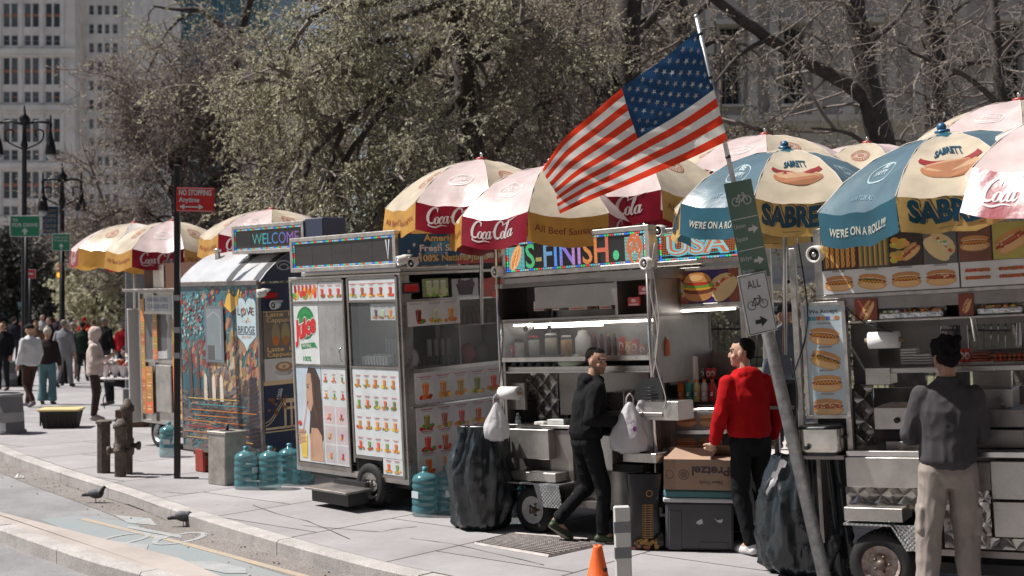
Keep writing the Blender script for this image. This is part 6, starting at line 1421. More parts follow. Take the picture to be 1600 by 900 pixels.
for i, (px, py, r, lb) in enumerate(((990, 470, .4, 'red snack packet lying slanted at the left of the dark locker'), (1007, 452, -.4, 'red snack packet leaning at the right of the dark locker'))):
    item('snack_packet', lb, 'packet', RC, px, py + 8, .08, carton(.13, .03, .08, (.52, .05, .05), (.65, .5, .45)), 'red packets in the locker', 0.0)
jars = [(812, .05, .17, (.6, .55, .45), (.1, .1, .1), 'short glass jar at the far left of the lit shelf'), (835, .055, .2, (.55, .54, .5), (.6, .06, .05), 'white-filled jar with red lid on the lit shelf'), (862, .062, .22, (.50, .44, .36), (.62, .60, .56), 'big jar of pale sauce with white lid on the lit shelf'), (886, .055, .2, (.50, .27, .07), (.55, .5, .45), 'jar of yellow peppers, rightmost glass jar on the lit shelf')]
for px, r, h, f, l, lb in jars: item('glass_jar', lb, 'jar', RC, px, 557, .22, jar(r, h, f, l), 'jars on the lit shelf')
def hay(t):
    b = MB(); b.use(mat('white_canister', (.6, .58, .55), .5)); b.lathe([(0, 0), (.07, 0), (.075, .02), (.075, .17), (.05, .2), (.045, .24), (0, .245)], n=16); b.build('canister_body', parent=t)
item('canister', 'white plastic canister beside the jars on the lit shelf', 'canister', RC, 912, 556, .25, hay)
for i, px in enumerate((930, 941, 952, 961)): item('sauce_bottle', '%s of four dark sauce bottles standing beside the white canister' % ('first', 'second', 'third', 'fourth')[i], 'bottle', RC, px, 555, .3, bottle(.022, .2, (.09, .03, .02), [(.5, .05, .03), (.03, .03, .03), (.5, .3, .05), (.04, .12, .04)][i]), 'sauce bottles on the lit shelf')
for i, (px, c, h) in enumerate(((974, (.5, .05, .03), .16), (984, (.55, .3, .06), .12), (994, (.52, .06, .04), .14), (1006, (.35, .1, .04), .10))): item('food_tin', '%s of four food tins at the right end of the lit shelf' % ('leftmost red', 'second, yellow', 'third, red', 'rightmost, brown')[i], 'tin', RC, px, 554, .25, can(.035, h, c, (.65, .6, .5)), 'tins on the lit shelf')
item('snack_tin', 'red and yellow snack tin at the left end of the lit shelf', 'tin', RC, 800, 557, .15, can(.032, .11, (.45, .06, .03), (.6, .4, .1)))
def cloth_bag(t):
    b = MB(); b.use(mat('pale_green_bag', (.42, .45, .36), .6, alpha=1, bump=.6, bscale=14)); b.ell((0, 0, .05), .15, .09, .055, 16, 10); b.ell((.06, .02, .08), .07, .06, .05); b.build('bag_body', parent=t)
item('bread_bag', 'pale bag of rolls slumped on the shelf over the man in black', 'bag', RC, 893, 575, .12, cloth_bag)
def roll(t):
    b = MB(); b.use(mat('paper_roll', (.66, .65, .63), .85)); b.lathe([(.02, 0), (.062, 0), (.062, .22), (.02, .22)], n=20, axis='x'); b.build('paper', parent=t)
    b = MB(); b.use(mat('cardboard_tube', (.25, .17, .1), .8)); b.tube([(-.03, 0, 0), (.25, 0, 0)], .018, 10); b.build('core', parent=t)
item('paper_towel', 'white paper towel roll on a bracket above the hanging plastic bag', 'paper towel', RC, 783, 614, -.10, roll)
for i, (px, h, lb) in enumerate(((795, .19, 'taller clear water bottle in the dark niche'), (810, .14, 'short clear water bottle in the dark niche'))): item('water_bottle_small', lb, 'bottle', RC, px, 668, -.0 + .1, bottle(.03, h, (.5, .6, .62), (.3, .35, .36), (.3, .4, .42), True))
for i in range(6): item('plastic_cup', 'clear cup turned over under the glass shelf, %s from the left' % ('leftmost', 'second', 'third', 'fourth', 'fifth', 'sixth')[i], 'cup', RC, 803 + i * 13, 572, .08, lambda t: (lambda b: (b.use(GLASSJ), b.lathe([(.03, 0), (.024, .06), (0, .06)], n=10), b.build('cup_body', parent=t)))(MB()), 'upturned cups below the lit shelf')

for i, (px, w, h, c, lb) in enumerate(((905, .16, .07, (.42, .42, .40), 'grey foil pan on the steel worktop, left of the grill lid'), (925, .12, .10, (.30, .26, .22), 'brown paper bundle on the worktop behind the man in black'), (868, .20, .05, (.50, .50, .48), 'shallow steel pan on the counter above the drawer box'), (842, .12, .03, (.56, .55, .52), 'folded white cloth on the counter edge beside the bottles'))):
    item('worktop_goods', lb, 'goods', RC, px, 664 if px < 900 else 644, .08, carton(w, .14, h, c, tuple(v * .8 for v in c)))
for i, (px, py, c, lb) in enumerate(((1012, 640, (.5, .05, .04), 'red squeeze bottle on the lower ledge by the steel bin'), (1043, 556, (.45, .12, .05), 'orange squeeze bottle at the left of the white cooler box'))): item('squeeze_bottle', lb, 'bottle', RC, px, py, .2, bottle(.028, .17, c, (.6, .55, .5)))
# ---------------------------------------------------------- 5. THE SNACK UNIT (drinks and burgers)
RK = Rig((1.375, 11.75, 0), 62, .050, .045)
zgk = RK.gz(.4, 0)
K = thing('drinks_cart', 'narrow drinks cart behind the red hoodie with burger picture on top', 'food cart', M=RK.M)
xk0, xk1 = RK.P(1034, 600).x, RK.P(1165, 600).x
Zk = lambda y, d=0: RK.P(1100, y, d).z
for a in (xk0, xk1): 
    b = MB(); b.use(M_ALU); b.box(a - .02, a + .025, .0, .05, zgk + .1, Zk(372)); b.build('post', parent=K); b = MB(); b.use(M_ALU); b.box(a - .02, a + .025, .85, .9, zgk + .1, Zk(372)); b.build('post', parent=K)
bx = (xk0 + .0, xk1 + .04, Zk(412, -.04), Zk(352, -.04))
def usa(P, W, H):
    for k in range(int(H / .016)):
        for j in range(int(W / .016)):
            P.rect(.02 + j * .016, k * .016, .02 + j * .016 + .010, k * .016 + .010, (.5, .14, .05) if k * .016 > H * .22 else ((.1, .45, .5) if k % 2 else (.02, .02, .03)), 1)
    P.text('USA', W * .5, H * .24, H * .66, (.12, .45, .5), 2, al='c', width=W * .8, bold=.09); P.text('USA', W * .5, H * .24, H * .66, (.5, .12, .05), 3, al='c', width=W * .8, bold=.04); P.text('USA', W * .5, H * .24, H * .66, (.25, .5, .5), 4, al='c', width=W * .8, bold=-.01)
led_sign(K, RK, bx, -.04, .1, content=usa); cctv(K, V((xk0 + .06, -.08, bx[3] - .02)), (-.2, -1, -.1), .055)
q = (xk0 + .02, xk1, Zk(474, -.03), Zk(422, -.03))
def burg(P, W, H):
    for i in range(8): P.rect(W * i / 8, 0, W * (i + 1) / 8, H, [(.35, .06, .03), (.4, .1, .04), (.3, .08, .06), (.12, .05, .12), (.06, .04, .14), (.05, .03, .16), (.1, .04, .12), (.3, .08, .05)][i], 1)
    for i in range(30): P.ell(random.uniform(0, W * .3), random.uniform(0, H), .03, .012, jc((.6, .2, .03), .4), 2, n=6)
    p_taco(P, W * .18, H * .5, H * .95); p_burger(P, W * .5, H * .46, H * 1.05, 4); p_taco(P, W * .8, H * .5, H * .95, 3, -1)
panel(K, 'burger_picture', RK, q, -.03, (.3, .08, .05), burg, frame=.03, label='lightbox picture of a burger between two tacos')
b = MB(); b.use(mat('strip_light_tube', ())); b.tube([(xk0 + .05, -.03, q[2] - .06), (xk1 - .05, -.03, q[2] - .06)], .010, 8); b.build('strip_light', parent=K)
b = MB(); b.use(M_STEEL_D); b.box(xk0, xk1, .0, .85, q[2] - .05, q[2] - .035); b.build('canopy', parent=K)
b = MB(); b.use(PLEX); b.box(xk0 + .02, RK.P(1082, 520, .2).x, .2, .204, Zk(560), q[2] - .06); b.build('side_glass', parent=K)
b = MB(); b.use(M_WHITE); pbx(RK, b, 1044, 557, 1086, 602, .1, .5, .01); b.build('cooler_box', parent=K)
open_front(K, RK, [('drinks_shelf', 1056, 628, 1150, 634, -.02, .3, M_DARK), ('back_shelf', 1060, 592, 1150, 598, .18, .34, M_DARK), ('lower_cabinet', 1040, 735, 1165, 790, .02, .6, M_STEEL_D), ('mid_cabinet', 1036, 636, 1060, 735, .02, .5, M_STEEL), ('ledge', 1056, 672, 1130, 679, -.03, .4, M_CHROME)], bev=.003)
q = RK.front(1055, 642, 1128, 672, -.0); hd = lambda P, W, H: [p_dog(P, W * (i + .5) / 2, H * .52, W * .46, top=('mustard', 'relish')[i], cap=False) for i in range(2)]
panel(K, 'hot_dog_picture', RK, q, .0, (.25, .24, .24), hd, label='upper hot dog picture'); q = RK.front(1055, 680, 1128, 708, -.0); panel(K, 'hot_dog_picture', RK, q, .0, (.22, .21, .21), hd, label='lower hot dog picture')
b = MB(); b.use(mat('strip_light_tube', ())); q = RK.front(1062, 636, 1120, 640, -.02); b.box(q[0], q[1], -.02, -.0, q[2], q[2] + .012); b.build('strip_light', parent=K)
cols = [((.62, .22, .02), (.75, .25, .03), 'orange'), ((.03, .32, .30), (.65, .2, .03), 'teal'), ((.45, .48, .2), (.65, .2, .03), 'pale yellow'), ((.45, .45, .45), (.65, .2, .03), 'clear grey'), ((.35, .02, .03), (.5, .05, .04), 'dark red')]
for i, (c, cap, n) in enumerate(cols): item('sports_drink', '%s sports drink bottle in the row beside the red hoodie' % n, 'bottle', RK, 1065 + i * 12.3, 629, .05, bottle(.034, .21, c, cap, tuple(v * .7 for v in c)), 'sports drinks on the dark shelf')
for i, (px, c) in enumerate(((1090, (.2, .1, .08)), (1098, (.12, .12, .12)), (1108, (.45, .03, .03)), (1115, (.4, .03, .03)))): item('soda_can', 'soda %s on the upper drinks shelf, %s' % (('bottle', 'can', 'bottle', 'can')[i], ('leftmost and brown', 'second and grey', 'third and red', 'rightmost and red')[i]), 'drink', RK, px, 592, .25, can(.028, .1, c, (.6, .6, .6)), 'sodas on the upper drinks shelf')
b = MB(); b.use(M_BLACK); b.box(xk0, xk1, .1, .8, zgk + .08, zgk + .2); b.build('chassis', parent=K)
wheel(K, RK, RK.P(1150, 800, .12).x, .12, .2)

# ---------------------------------------------------------- 6. THE RIGHT-HAND HOT DOG CART
RH = Rig((2.06, 9.86, 0), 59, .050, .056)
H_ = thing('hot_dog_cart', 'right-hand stainless hot dog cart behind the man in the grey jacket, long photo menu', 'food cart', M=RH.M)
Zh = lambda y, x=1450, d=0: RH.P(x, y, d).z
h0 = RH.P(1258, 600).x; h1 = RH.P(1700, 600).x; zg = RH.gz(1, 0)
b = MB(); b.use(M_STEEL_D); b.box(h0 + .02, h1, .9, .94, Zh(860), Zh(620)); b.box(h0 + .02, h0 + .05, .1, .9, Zh(860), Zh(470)); b.box(h0 + .3, h1, .02, .9, Zh(868), Zh(858)); b.build('body', parent=H_)
b = MB(); b.use(M_STEEL_D); b.box(h0 + .3, h1, .80, .83, Zh(570, d=.8), Zh(548, d=.8)); b.box(h0 + .3, h1, .80, .83, Zh(510, 1450, .8), Zh(470, 1450, .8)); 
for px in (1400, 1505, 1600): a = RH.P(px, 520, .8).x; b.box(a - .02, a + .03, .80, .83, Zh(549, d=.8), Zh(509, d=.8))
b.box(RH.P(1330, 520, .8).x, RH.P(1470, 520, .8).x, .79, .80, Zh(549, d=.8), Zh(509, d=.8)); b.build('rear_wall', parent=H_)
for px in (1247, 1322): 
    b = MB(); b.use(M_ALU); a = RH.P(px, 560).x; b.box(a - .025, a + .02, -.01, .035, Zh(715), Zh(468 if px > 1300 else 372), .004); b.build('post', parent=H_)
q = RH.front(1262, 477, 1320, 648, -.01)
def accept(P, W, H):
    P.text('We Accept', W * .5, H * .93, H * .034, (.03, .03, .05), 2, al='c', width=W * .78, bold=.01)
    for i, c in enumerate(((.05, .3, .35), (.05, .3, .35), (.5, .12, .05), (.6, .3, .05), (.1, .15, .4), (.55, .55, .6), (.5, .2, .08))): P.rect(W * (.06 + .125 * i), H * .865, W * (.17 + .125 * i), H * .9, c, 2)
    for i, t_ in enumerate(('mustard', 'relish', 'mustard', 'chili')): p_dog(P, W * .5, H * (.72 - .215 * i), W * .84, rot=(-.12, -.3, 0, 0)[i], top=t_)
panel(H_, 'photo_menu_column', RH, q, -.01, (.48, .58, .62), accept, frame=.028, label='tall pale menu headed We Accept')
# roof menu box
mx0, mx1 = RH.P(1284, 410, -.03).x, RH.P(1700, 410, -.03).x; mz0, mz1 = Zh(453, 1440, -.03), Zh(372, 1440, -.03) + .10
b = MB(); b.use(M_ALU); b.box(mx0 - .06, mx1, -.02, .4, mz0 - .03, mz0, .004); b.box(mx0 - .06, mx1, -.02, .4, mz1, mz1 + .03, .004); b.box(mx0 - .06, mx0 - .005, -.02, .4, mz0, mz1); b.box(mx0, mx1, .01, .39, mz0, mz1)
b.use(M_STEEL_D); b.box(mx0 - .1, mx1, .0, .5, mz0 - .12, mz0 - .032); b.build('menu_box', parent=H_)
zm = mz0 + (mz1 - mz0) * .38; xs5 = [mx0 + .01 + .268 * i for i in range(5)]
def cell(i):
    def f(P, W, H):
        P.rect(0, 0, W, H, [(.10, .05, .03), (.12, .09, .06), (.06, .04, .03), (.13, .12, .11), (.2, .08, .05), (.5, .4, .1)][i], 1)
        if i < 2:
            for k in range(6): 
                P.rect(W * (.04 + k * .16), H * .05, W * (.10 + k * .16), H * .86, BUN, 2); P.rect(W * (.10 + k * .16), H * .05, W * (.155 + k * .16), H * .9, SAUS if i == 0 else (.3, .2, .08), 3)
                P.line([(W * (.125 + k * .16) + (.004 if j % 2 else -.004), H * (.08 + .08 * j)) for j in range(10)], .006, (.8, .5, .05) if i == 0 else (.15, .3, .05), 4)
        elif i == 2: p_dog(P, W * .62, H * .35, W * .7, .65, 'chili', cap=False); [P.ell(W * random.uniform(.05, .5), H * random.uniform(.1, .7), .03, .02, jc((.7, .4, .08), .3), 3 + k * .1, n=7, jit=.2) for k in range(20)]
        elif i == 3: p_taco(P, W * .5, H * .45, H * .8)
        elif i == 4: p_dog(P, W * .5, H * .45, W * .95, 0, 'mustard', cap=False)
        else: p_dog(P, W * .5, H * .45, W * 1.0, .5, 'chili', cap=False)
        P.rect(W * .08, H * .90, W * .9, H * .97, (.5, .48, .45), 7); P.text(('HOT DOG SPECIAL', 'CHILI CHEESE', 'FALAFEL FRIES', 'BACON HOT DOG', 'HOT SAUSAGE', 'CHILI DOG')[i], W * .5, H * .905, H * .055, (.05, .04, .04), 8, al='c', width=W * .7, bold=.02)
    return f
for i, (pa, pb_) in enumerate(((1287, 1339), (1340, 1390), (1391, 1442), (1443, 1496), (1499, 1550), (1552, 1612))):
    xa, xb = RH.P(pa, 395, -.03).x, RH.P(pb_, 395, -.03).x; panel(H_, 'menu_photo', RH, (xa, xb - .004, zm + .004, mz1 - .004), -.022, (.3, .3, .3), cell(i))
panel(H_, 'menu_strip', RH, (mx0, RH.P(1498, 425, -.03).x, mz0 + .004, zm), -.022, (.66, .64, .62), lambda P, W, H: [p_dog(P, W * (i + .5) / 4, H * .46, W * .22, top=('mustard', 'relish', 'mustard', 'chili')[i], rot=(0, -.12, 0, 0)[i]) for i in range(4)], label='strip of four hot dogs on white')
panel(H_, 'menu_strip', RH, (RH.P(1501, 425, -.03).x, mx1, mz0 + .004, zm), -.022, (.66, .64, .62), lambda P, W, H: [p_skewer(P, W * .04 + W * .27 * i, H * (.35 + .3 * j), W * .2) for i in range(3) for j in range(2)], label='strip of meat skewers on white')
cctv(H_, RH.P(1271, 398, -.14), (-.25, -1, -.15), .065); 
# shelf of pictures and foil trays under the box
zsf = Zh(497, 1440, -.02); b = MB(); b.use(M_ALU); b.box(RH.P(1326, 490).x, mx1, -.03, .5, zsf - .015, zsf, .003); b.build('upper_shelf', parent=H_)
b = MB(); b.use(M_STEEL_D); a = RH.P(1326, 480).x; b.box(a, mx1, .42, .44, zsf, mz0 - .12); b.build('shelf_back', parent=H_)
for px0_, px1_ in ((1335, 1370), (1498, 1521)):
    q = RH.front(px0_, 468, px1_, 494, -.02); panel(H_, 'snack_picture', RH, (q[0], q[1], zsf + .004, zsf + .16), -.01, (.25, .05, .03), lambda P, W, H: [p_dog(P, W * (.5 + .1 * k), H * (.35 + .2 * k), W * .8, 1.0, 'chili', cap=False, l=2 + k * 5) for k in range(2)])
def foil(w, food):
    def f(t):
        b = MB(); b.use(mat('foil', (.62, .62, .62), .3, .9, bump=1, bscale=26)); b.box(-w / 2, w / 2, 0, .16, 0, .05, .01); b.prism([(-w / 2, .05), (w / 2, .05), (w / 2 - .01, .11), (-w / 2 + .01, .11)], (.14, .155), 'y'); b.build('foil_tray_body', parent=t)
        b = MB(); b.use(M_GOODS)
        for i in range(30): b.ell((random.uniform(-w * .42, w * .42), random.uniform(.02, .13), .055), .02, .016, .014, 6, 4, jc(food, .35))
        b.build('food', parent=t)
    return f
for i, (px, w, c, lb) in enumerate(((1391, .17, (.62, .58, .52), 'foil tray of paper-wrapped buns on the upper shelf, leftmost'), (1440, .30, (.5, .22, .06), 'long foil tray of fried food on the upper shelf above the grey-jacketed man'), (1562, .30, (.55, .3, .1), 'foil tray of golden food on the upper shelf at the right edge'))): item('foil_tray', lb, 'foil tray', RH, px, 497 - (px - 1440) * .05, -.02, foil(w, c), 'foil trays on the upper shelf')
# steam table and its goods
zt_ = Zh(572, 1500, .15); b = MB(); b.use(M_STEEL); b.box(RH.P(1388, 570, .15).x, mx1, .12, .8, zt_ - .04, zt_, .005); b.build('serving_counter', parent=H_)
open_front(H_, RH, [('back_panel', 1520, 580, 1580, 610, .35, .38, M_STEEL_D), ('steam_box', 1520, 608, 1582, 640, .30, .6, M_STEEL), ('corner_panel', 1332, 505, 1372, 600, .45, .47, M_STEEL_D), ('quilted_side', 1336, 600, 1366, 702, .40, .43, M_QUILT), ('napkin_box', 1352, 575, 1391, 601, .1, .3, M_STEEL), ('control_panel', 1366, 637, 1440, 671, .12, .6, M_STEEL), ('under_shelf', 1384, 690, 1440, 702, .1, .6, M_STEEL_D),
    ('control_panel', 1520, 640, 1600, 668, .2, .6, M_STEEL_D), ('griddle_front', 1525, 672, 1600, 700, .14, .5, M_STEEL_D), ('work_top', 1322, 706, 1700, 715, -.06, .8, M_CHROME), ('skirt_panel', 1322, 715, 1440, 762, -.08, .05, M_STEEL), ('quilted_panel', 1322, 762, 1450, 795, .04, .06, M_QUILT), ('tray_front', 1319, 794, 1410, 815, -.18, .1, M_STEEL),
    ('fender_panel', 1474, 765, 1515, 857, .02, .05, M_QUILT), ('skirt_panel', 1440, 722, 1548, 765, -.04, .05, M_STEEL_D), ('cabinet_door', 1549, 722, 1700, 782, -.06, .1, M_STEEL), ('cabinet_door', 1553, 786, 1700, 842, -.06, .1, M_STEEL), ('quilted_skirt', 1545, 843, 1700, 862, -.05, .1, M_QUILT), ('hinge_side', 1520, 766, 1549, 858, -.02, .04, M_QUILT)])
b = MB(); b.use(M_DARK); pbx(RH, b, 1386, 674, 1440, 692, .13, .16); b.build('black_and_painted_shade', parent=H_); b = MB(); b.use(M_DARK); pbx(RH, b, 1505, 672, 1520, 700, .13, .16); b.build('black_and_painted_shade', parent=H_)  # near-black blocks in place of the shade inside two openings
b = MB(); b.use(M_BLACK); p = RH.P(1401, 657, .1); b.lathe([(.022, .02), (.022, 0), (0, 0)], p, 12, 'y'); p = RH.P(1399, 662, .1); b.build('knob', parent=H_)
q = RH.front(1319, 815, 1420, 822, -.16); b = MB(); b.use(steel_mat('diamond_plate')); xa = RH.P(1391, 820, -.16).x; b.box(q[0], xa, -.18, .05, q[2] + .002, q[2] + .016); b.prism([(xa, q[2] + .016), (xa + .02, q[2] + .0), (xa + .14, q[2] - .17), (xa + .11, q[2] - .17)], (-.18, -.165), 'y'); b.prism([(xa + .02, q[2] + .014), (xa + .3, q[2] + .014), (xa + .3, q[2] - .17), (xa + .13, q[2] - .17)], (-.165, -.155), 'y'); b.build('mudguard', parent=H_)
wheel(H_, RH, RH.P(1376, 880, -.15).x, -.15, .235, w=.2, rusty=True); wheel(H_, RH, RH.P(1376, 880, -.15).x, .8, .235, w=.2, rusty=True)
b = MB(); b.use(M_BLACK); b.box(h0 + .3, h1, .1, .85, zg + .16, zg + .24); b.tube([(h1 - .4, .1, zg), (h1 - .4, .1, zg + .3)], .03, 8); b.build('chassis', parent=H_)
item('paper_towel', 'paper towel roll with printed wrapper above the steel box, right cart', 'paper towel', RH, 1358, 532, -.02, roll)
for i, (px, py, lb) in enumerate(((1420, 569, 'stack of pale foam trays on the counter left of the curly head'), (1442, 569, 'shorter stack of foam trays close behind the curly head'))): item('foam_trays', lb, 'food trays', RH, px, py, .25, lambda t: (lambda b: (b.use(M_WHITE), [b.box(-.06, .06, 0, .1, k * .02, k * .02 + .015, .004) for k in range(6 if t['label'][0:5] == 'stack' else 4)], b.build('tray_stack', parent=t)))(MB()), 'foam tray stacks')
for i, px in enumerate((1494, 1504, 1513)): item('cola_can', '%s red cola cup beside the sausages' % ('left', 'middle', 'right')[i], 'cup', RH, px, 566, .3, can(.026, .1, (.55, .06, .04), (.7, .65, .6)), 'red cups on the counter')
def sausages(t):
    b = MB(); b.use(M_GOODS)
    for i in range(16):
        y, z = .03 * (i % 6), .018 + .022 * (i // 6); b.tube([(-.07 + random.uniform(-.01, .01), y, z), (0, y, z + .003), (.07, y, z)], [.009, .012, .009], 7, jc((.20, .05, .025), .3))
    b.build('sausage_pile', parent=t)
def kebabs(t):
    b = MB(); b.use(M_GOODS)
    for i in range(12):
        y = .025 * (i % 6); z = .02 + .03 * (i // 6); b.use(mat('skewer_wood', (.4, .28, .15), .7)); b.tube([(-.14, y, z), (.16, y, z)], .003, 5); b.use(M_GOODS)
        for k in range(7): b.ell((-.09 + k * .032, y, z), .019, .017, .017, 7, 5, jc((.22, .045, .02), .4))
    b.build('kebab_pile', parent=t)
item('sausages', 'pile of brown sausages on the steel counter', 'sausages', RH, 1531, 567, .18, sausages); item('kebabs', 'heap of meat skewers on the counter at the right edge', 'kebabs', RH, 1577, 566, .18, kebabs)
# electric roaster on a dark shelf
b = MB(); b.use(M_STEEL_D); q = RH.front(1250, 710, 1322, 716, -.05); b.box(q[0], q[1], -.12, .4, q[2], q[3]); b.use(M_DARK); q = RH.front(1316, 652, 1326, 712, -.0); b.box(q[0], q[1], .0, .03, q[2], q[3]); b.build('side_shelf', parent=H_)
def roaster(t):
    b = MB(); b.use(steel_mat('polished_steel', col=(.75, .72, .66), rough=.2)); 
    def sup(rx, ry, z): return [(rx * abs(cos(a)) ** .55 * (1 if cos(a) > 0 else -1), ry * abs(sin(a)) ** .55 * (1 if sin(a) > 0 else -1), z) for a in [2 * pi * k / 28 for k in range(28)]]
    def loft(b, rings, m):
        b.use(m); n = 28; vs = [p for r in rings for p in r]; b.add(vs, [(i * n + k, i * n + (k + 1) % n, (i + 1) * n + (k + 1) % n, (i + 1) * n + k) for i in range(len(rings) - 1) for k in range(n)] , None, True)
    loft(b, [sup(.155, .12, .03), sup(.165, .125, .05), sup(.165, .125, .2)], steel_mat('polished_steel')); b.build('pot', parent=t)
    b = MB(); loft(b, [sup(.15, .115, 0), sup(.155, .12, .03)], M_BLACK); loft(b, [sup(.172, .132, .2), sup(.172, .132, .213), sup(.16, .12, .222), sup(.02, .02, .235)], M_BLACK); b.build('lid', parent=t)
    b = MB(); b.use(M_BLACK); b.lathe([(.022, -.01), (.020, -.03), (0, -.03)], (-.08, -.12, .07), 14, 'y'); b.build('dial', parent=t)
    for s in (-1, 1): b = MB(); b.use(M_BLACK); b.box(s * .165, s * .185, -.04, .04, .12, .15, .006); b.build('handle', parent=t)
item('roaster', 'oval electric roaster with black lid and dial on the side shelf', 'roaster', RH, 1287, 710, -.02, roaster)
for k, (pa, pb_, pc) in enumerate((((1246, 372), (1262, 500), (1238, 590)), ((1322, 480), (1352, 505), (1398, 520)), ((1236, 560), (1246, 620), (1240, 700)))):
    tag(one('cable', M_CABLE, lambda b: b.tube([RH.W(RH.P(*p, -.04)) for p in smooth_pts([pa, pb_, pc], 6)], .006, 6)), ('long black cable looping down the left post of the right cart', 'black cable arching over the paper towel', 'black cable hanging by the water bottles')[k], 'cable')
# ============================================================ PEOPLE
def remeshed(name, mb, vox, mats, parent, smooth=3, disp=None, colf=None, mi=None):
    o = mb.build('tmp', parent=None); md = o.modifiers.new('r', 'REMESH'); md.mode = 'VOXEL'; md.voxel_size = vox; md.use_smooth_shade = True
    if smooth: m2 = o.modifiers.new('s', 'SMOOTH'); m2.iterations = smooth; m2.factor = .5
    bpy.context.view_layer.update(); dg = bpy.context.evaluated_depsgraph_get(); me = bpy.data.meshes.new_from_object(o.evaluated_get(dg))
    bpy.data.objects.remove(o); me.name = name; me.materials.clear()
    for m in (mats if isinstance(mats, (list, tuple)) else [mats]): me.materials.append(m)
    n = len(me.vertices); co = np.empty(n * 3, np.float32); me.vertices.foreach_get('co', co); co = co.reshape(-1, 3)
    if disp:
        no = np.empty(n * 3, np.float32); me.vertices.foreach_get('normal', no); no = no.reshape(-1, 3)
        d = np.array([disp(V(c)) for c in co], np.float32); co = co + no * d[:, None]; me.vertices.foreach_set('co', co.ravel())
    if colf:
        ca = me.color_attributes.new('Col', 'FLOAT_COLOR', 'POINT'); ca.data.foreach_set('color', np.array([(*colf(c), 1) for c in co], np.float32).ravel())
    me.polygons.foreach_set('use_smooth', [True] * len(me.polygons)); me.update()
    r = bpy.data.objects.new(name, me); COLL.objects.link(r); r.parent = parent; return r
def capsule(b, p, q, r0, r1, n=12, mid=None):
    p, q = V(p), V(q)
    pts, rs = ([p, q], [r0, r1]) if mid is None else ([p, p.lerp(q, .35), q], [r0, mid, r1])
    b.tube(pts, rs, n); b.ell(p, r0, r0, r0, n, 8); b.ell(q, r1, r1, r1, n, 8)
def loft(b, rings, n=20):
    """closed body of stacked ellipses (cx, cy, z, rx, ry)"""
    vs = [(cx + rx * cos(2 * pi * k / n), cy + ry * sin(2 * pi * k / n), z) for cx, cy, z, rx, ry in rings for k in range(n)]
    m = len(rings); fs = [(i * n + k, i * n + (k + 1) % n, (i + 1) * n + (k + 1) % n, (i + 1) * n + k) for i in range(m - 1) for k in range(n)] + [tuple(reversed(range(n))), tuple((m - 1) * n + k for k in range(n))]
    b.add(vs, fs, None, True)
def folds(amp, sc, seed, joints=()):
    def f(p):
        q = V((p.x * sc, p.y * sc, p.z * sc * .55)) + V((seed * 7.1, 0, 0)); n = noise.noise(q); n2 = 1 - abs(noise.noise(q * 1.9 + V((3, 1, 0)))) * 2
        k = 1
        for j in joints: k += 1.2 * max(0, 1 - (p - j).length / .16)
        return amp * (n * .7 + n2 * .5) * k
    return f
M_SKIN = attr_mat('skin', rough=.55, dirt=.06, spec=.35)
def cloth(name, c, rough=.9, bump=.25, var=.12): return mat(name, c, rough, var=var, scale=9, bump=bump, bscale=220, spec=.12)
J0 = dict(hipR=(.095, 0, .90), hipL=(-.095, 0, .90), kneeR=(.105, .03, .49), kneeL=(-.105, .03, .49), ankR=(.11, -.02, .09), ankL=(-.11, -.02, .09), toeR=(.13, .15, .025), toeL=(-.13, .15, .025),
          shR=(.19, -.01, 1.40), shL=(-.19, -.01, 1.40), elR=(.25, -.03, 1.13), elL=(-.25, -.03, 1.13), wrR=(.25, .07, .89), wrL=(-.25, .07, .89), haR=(.245, .10, .80), haL=(-.245, .10, .80))
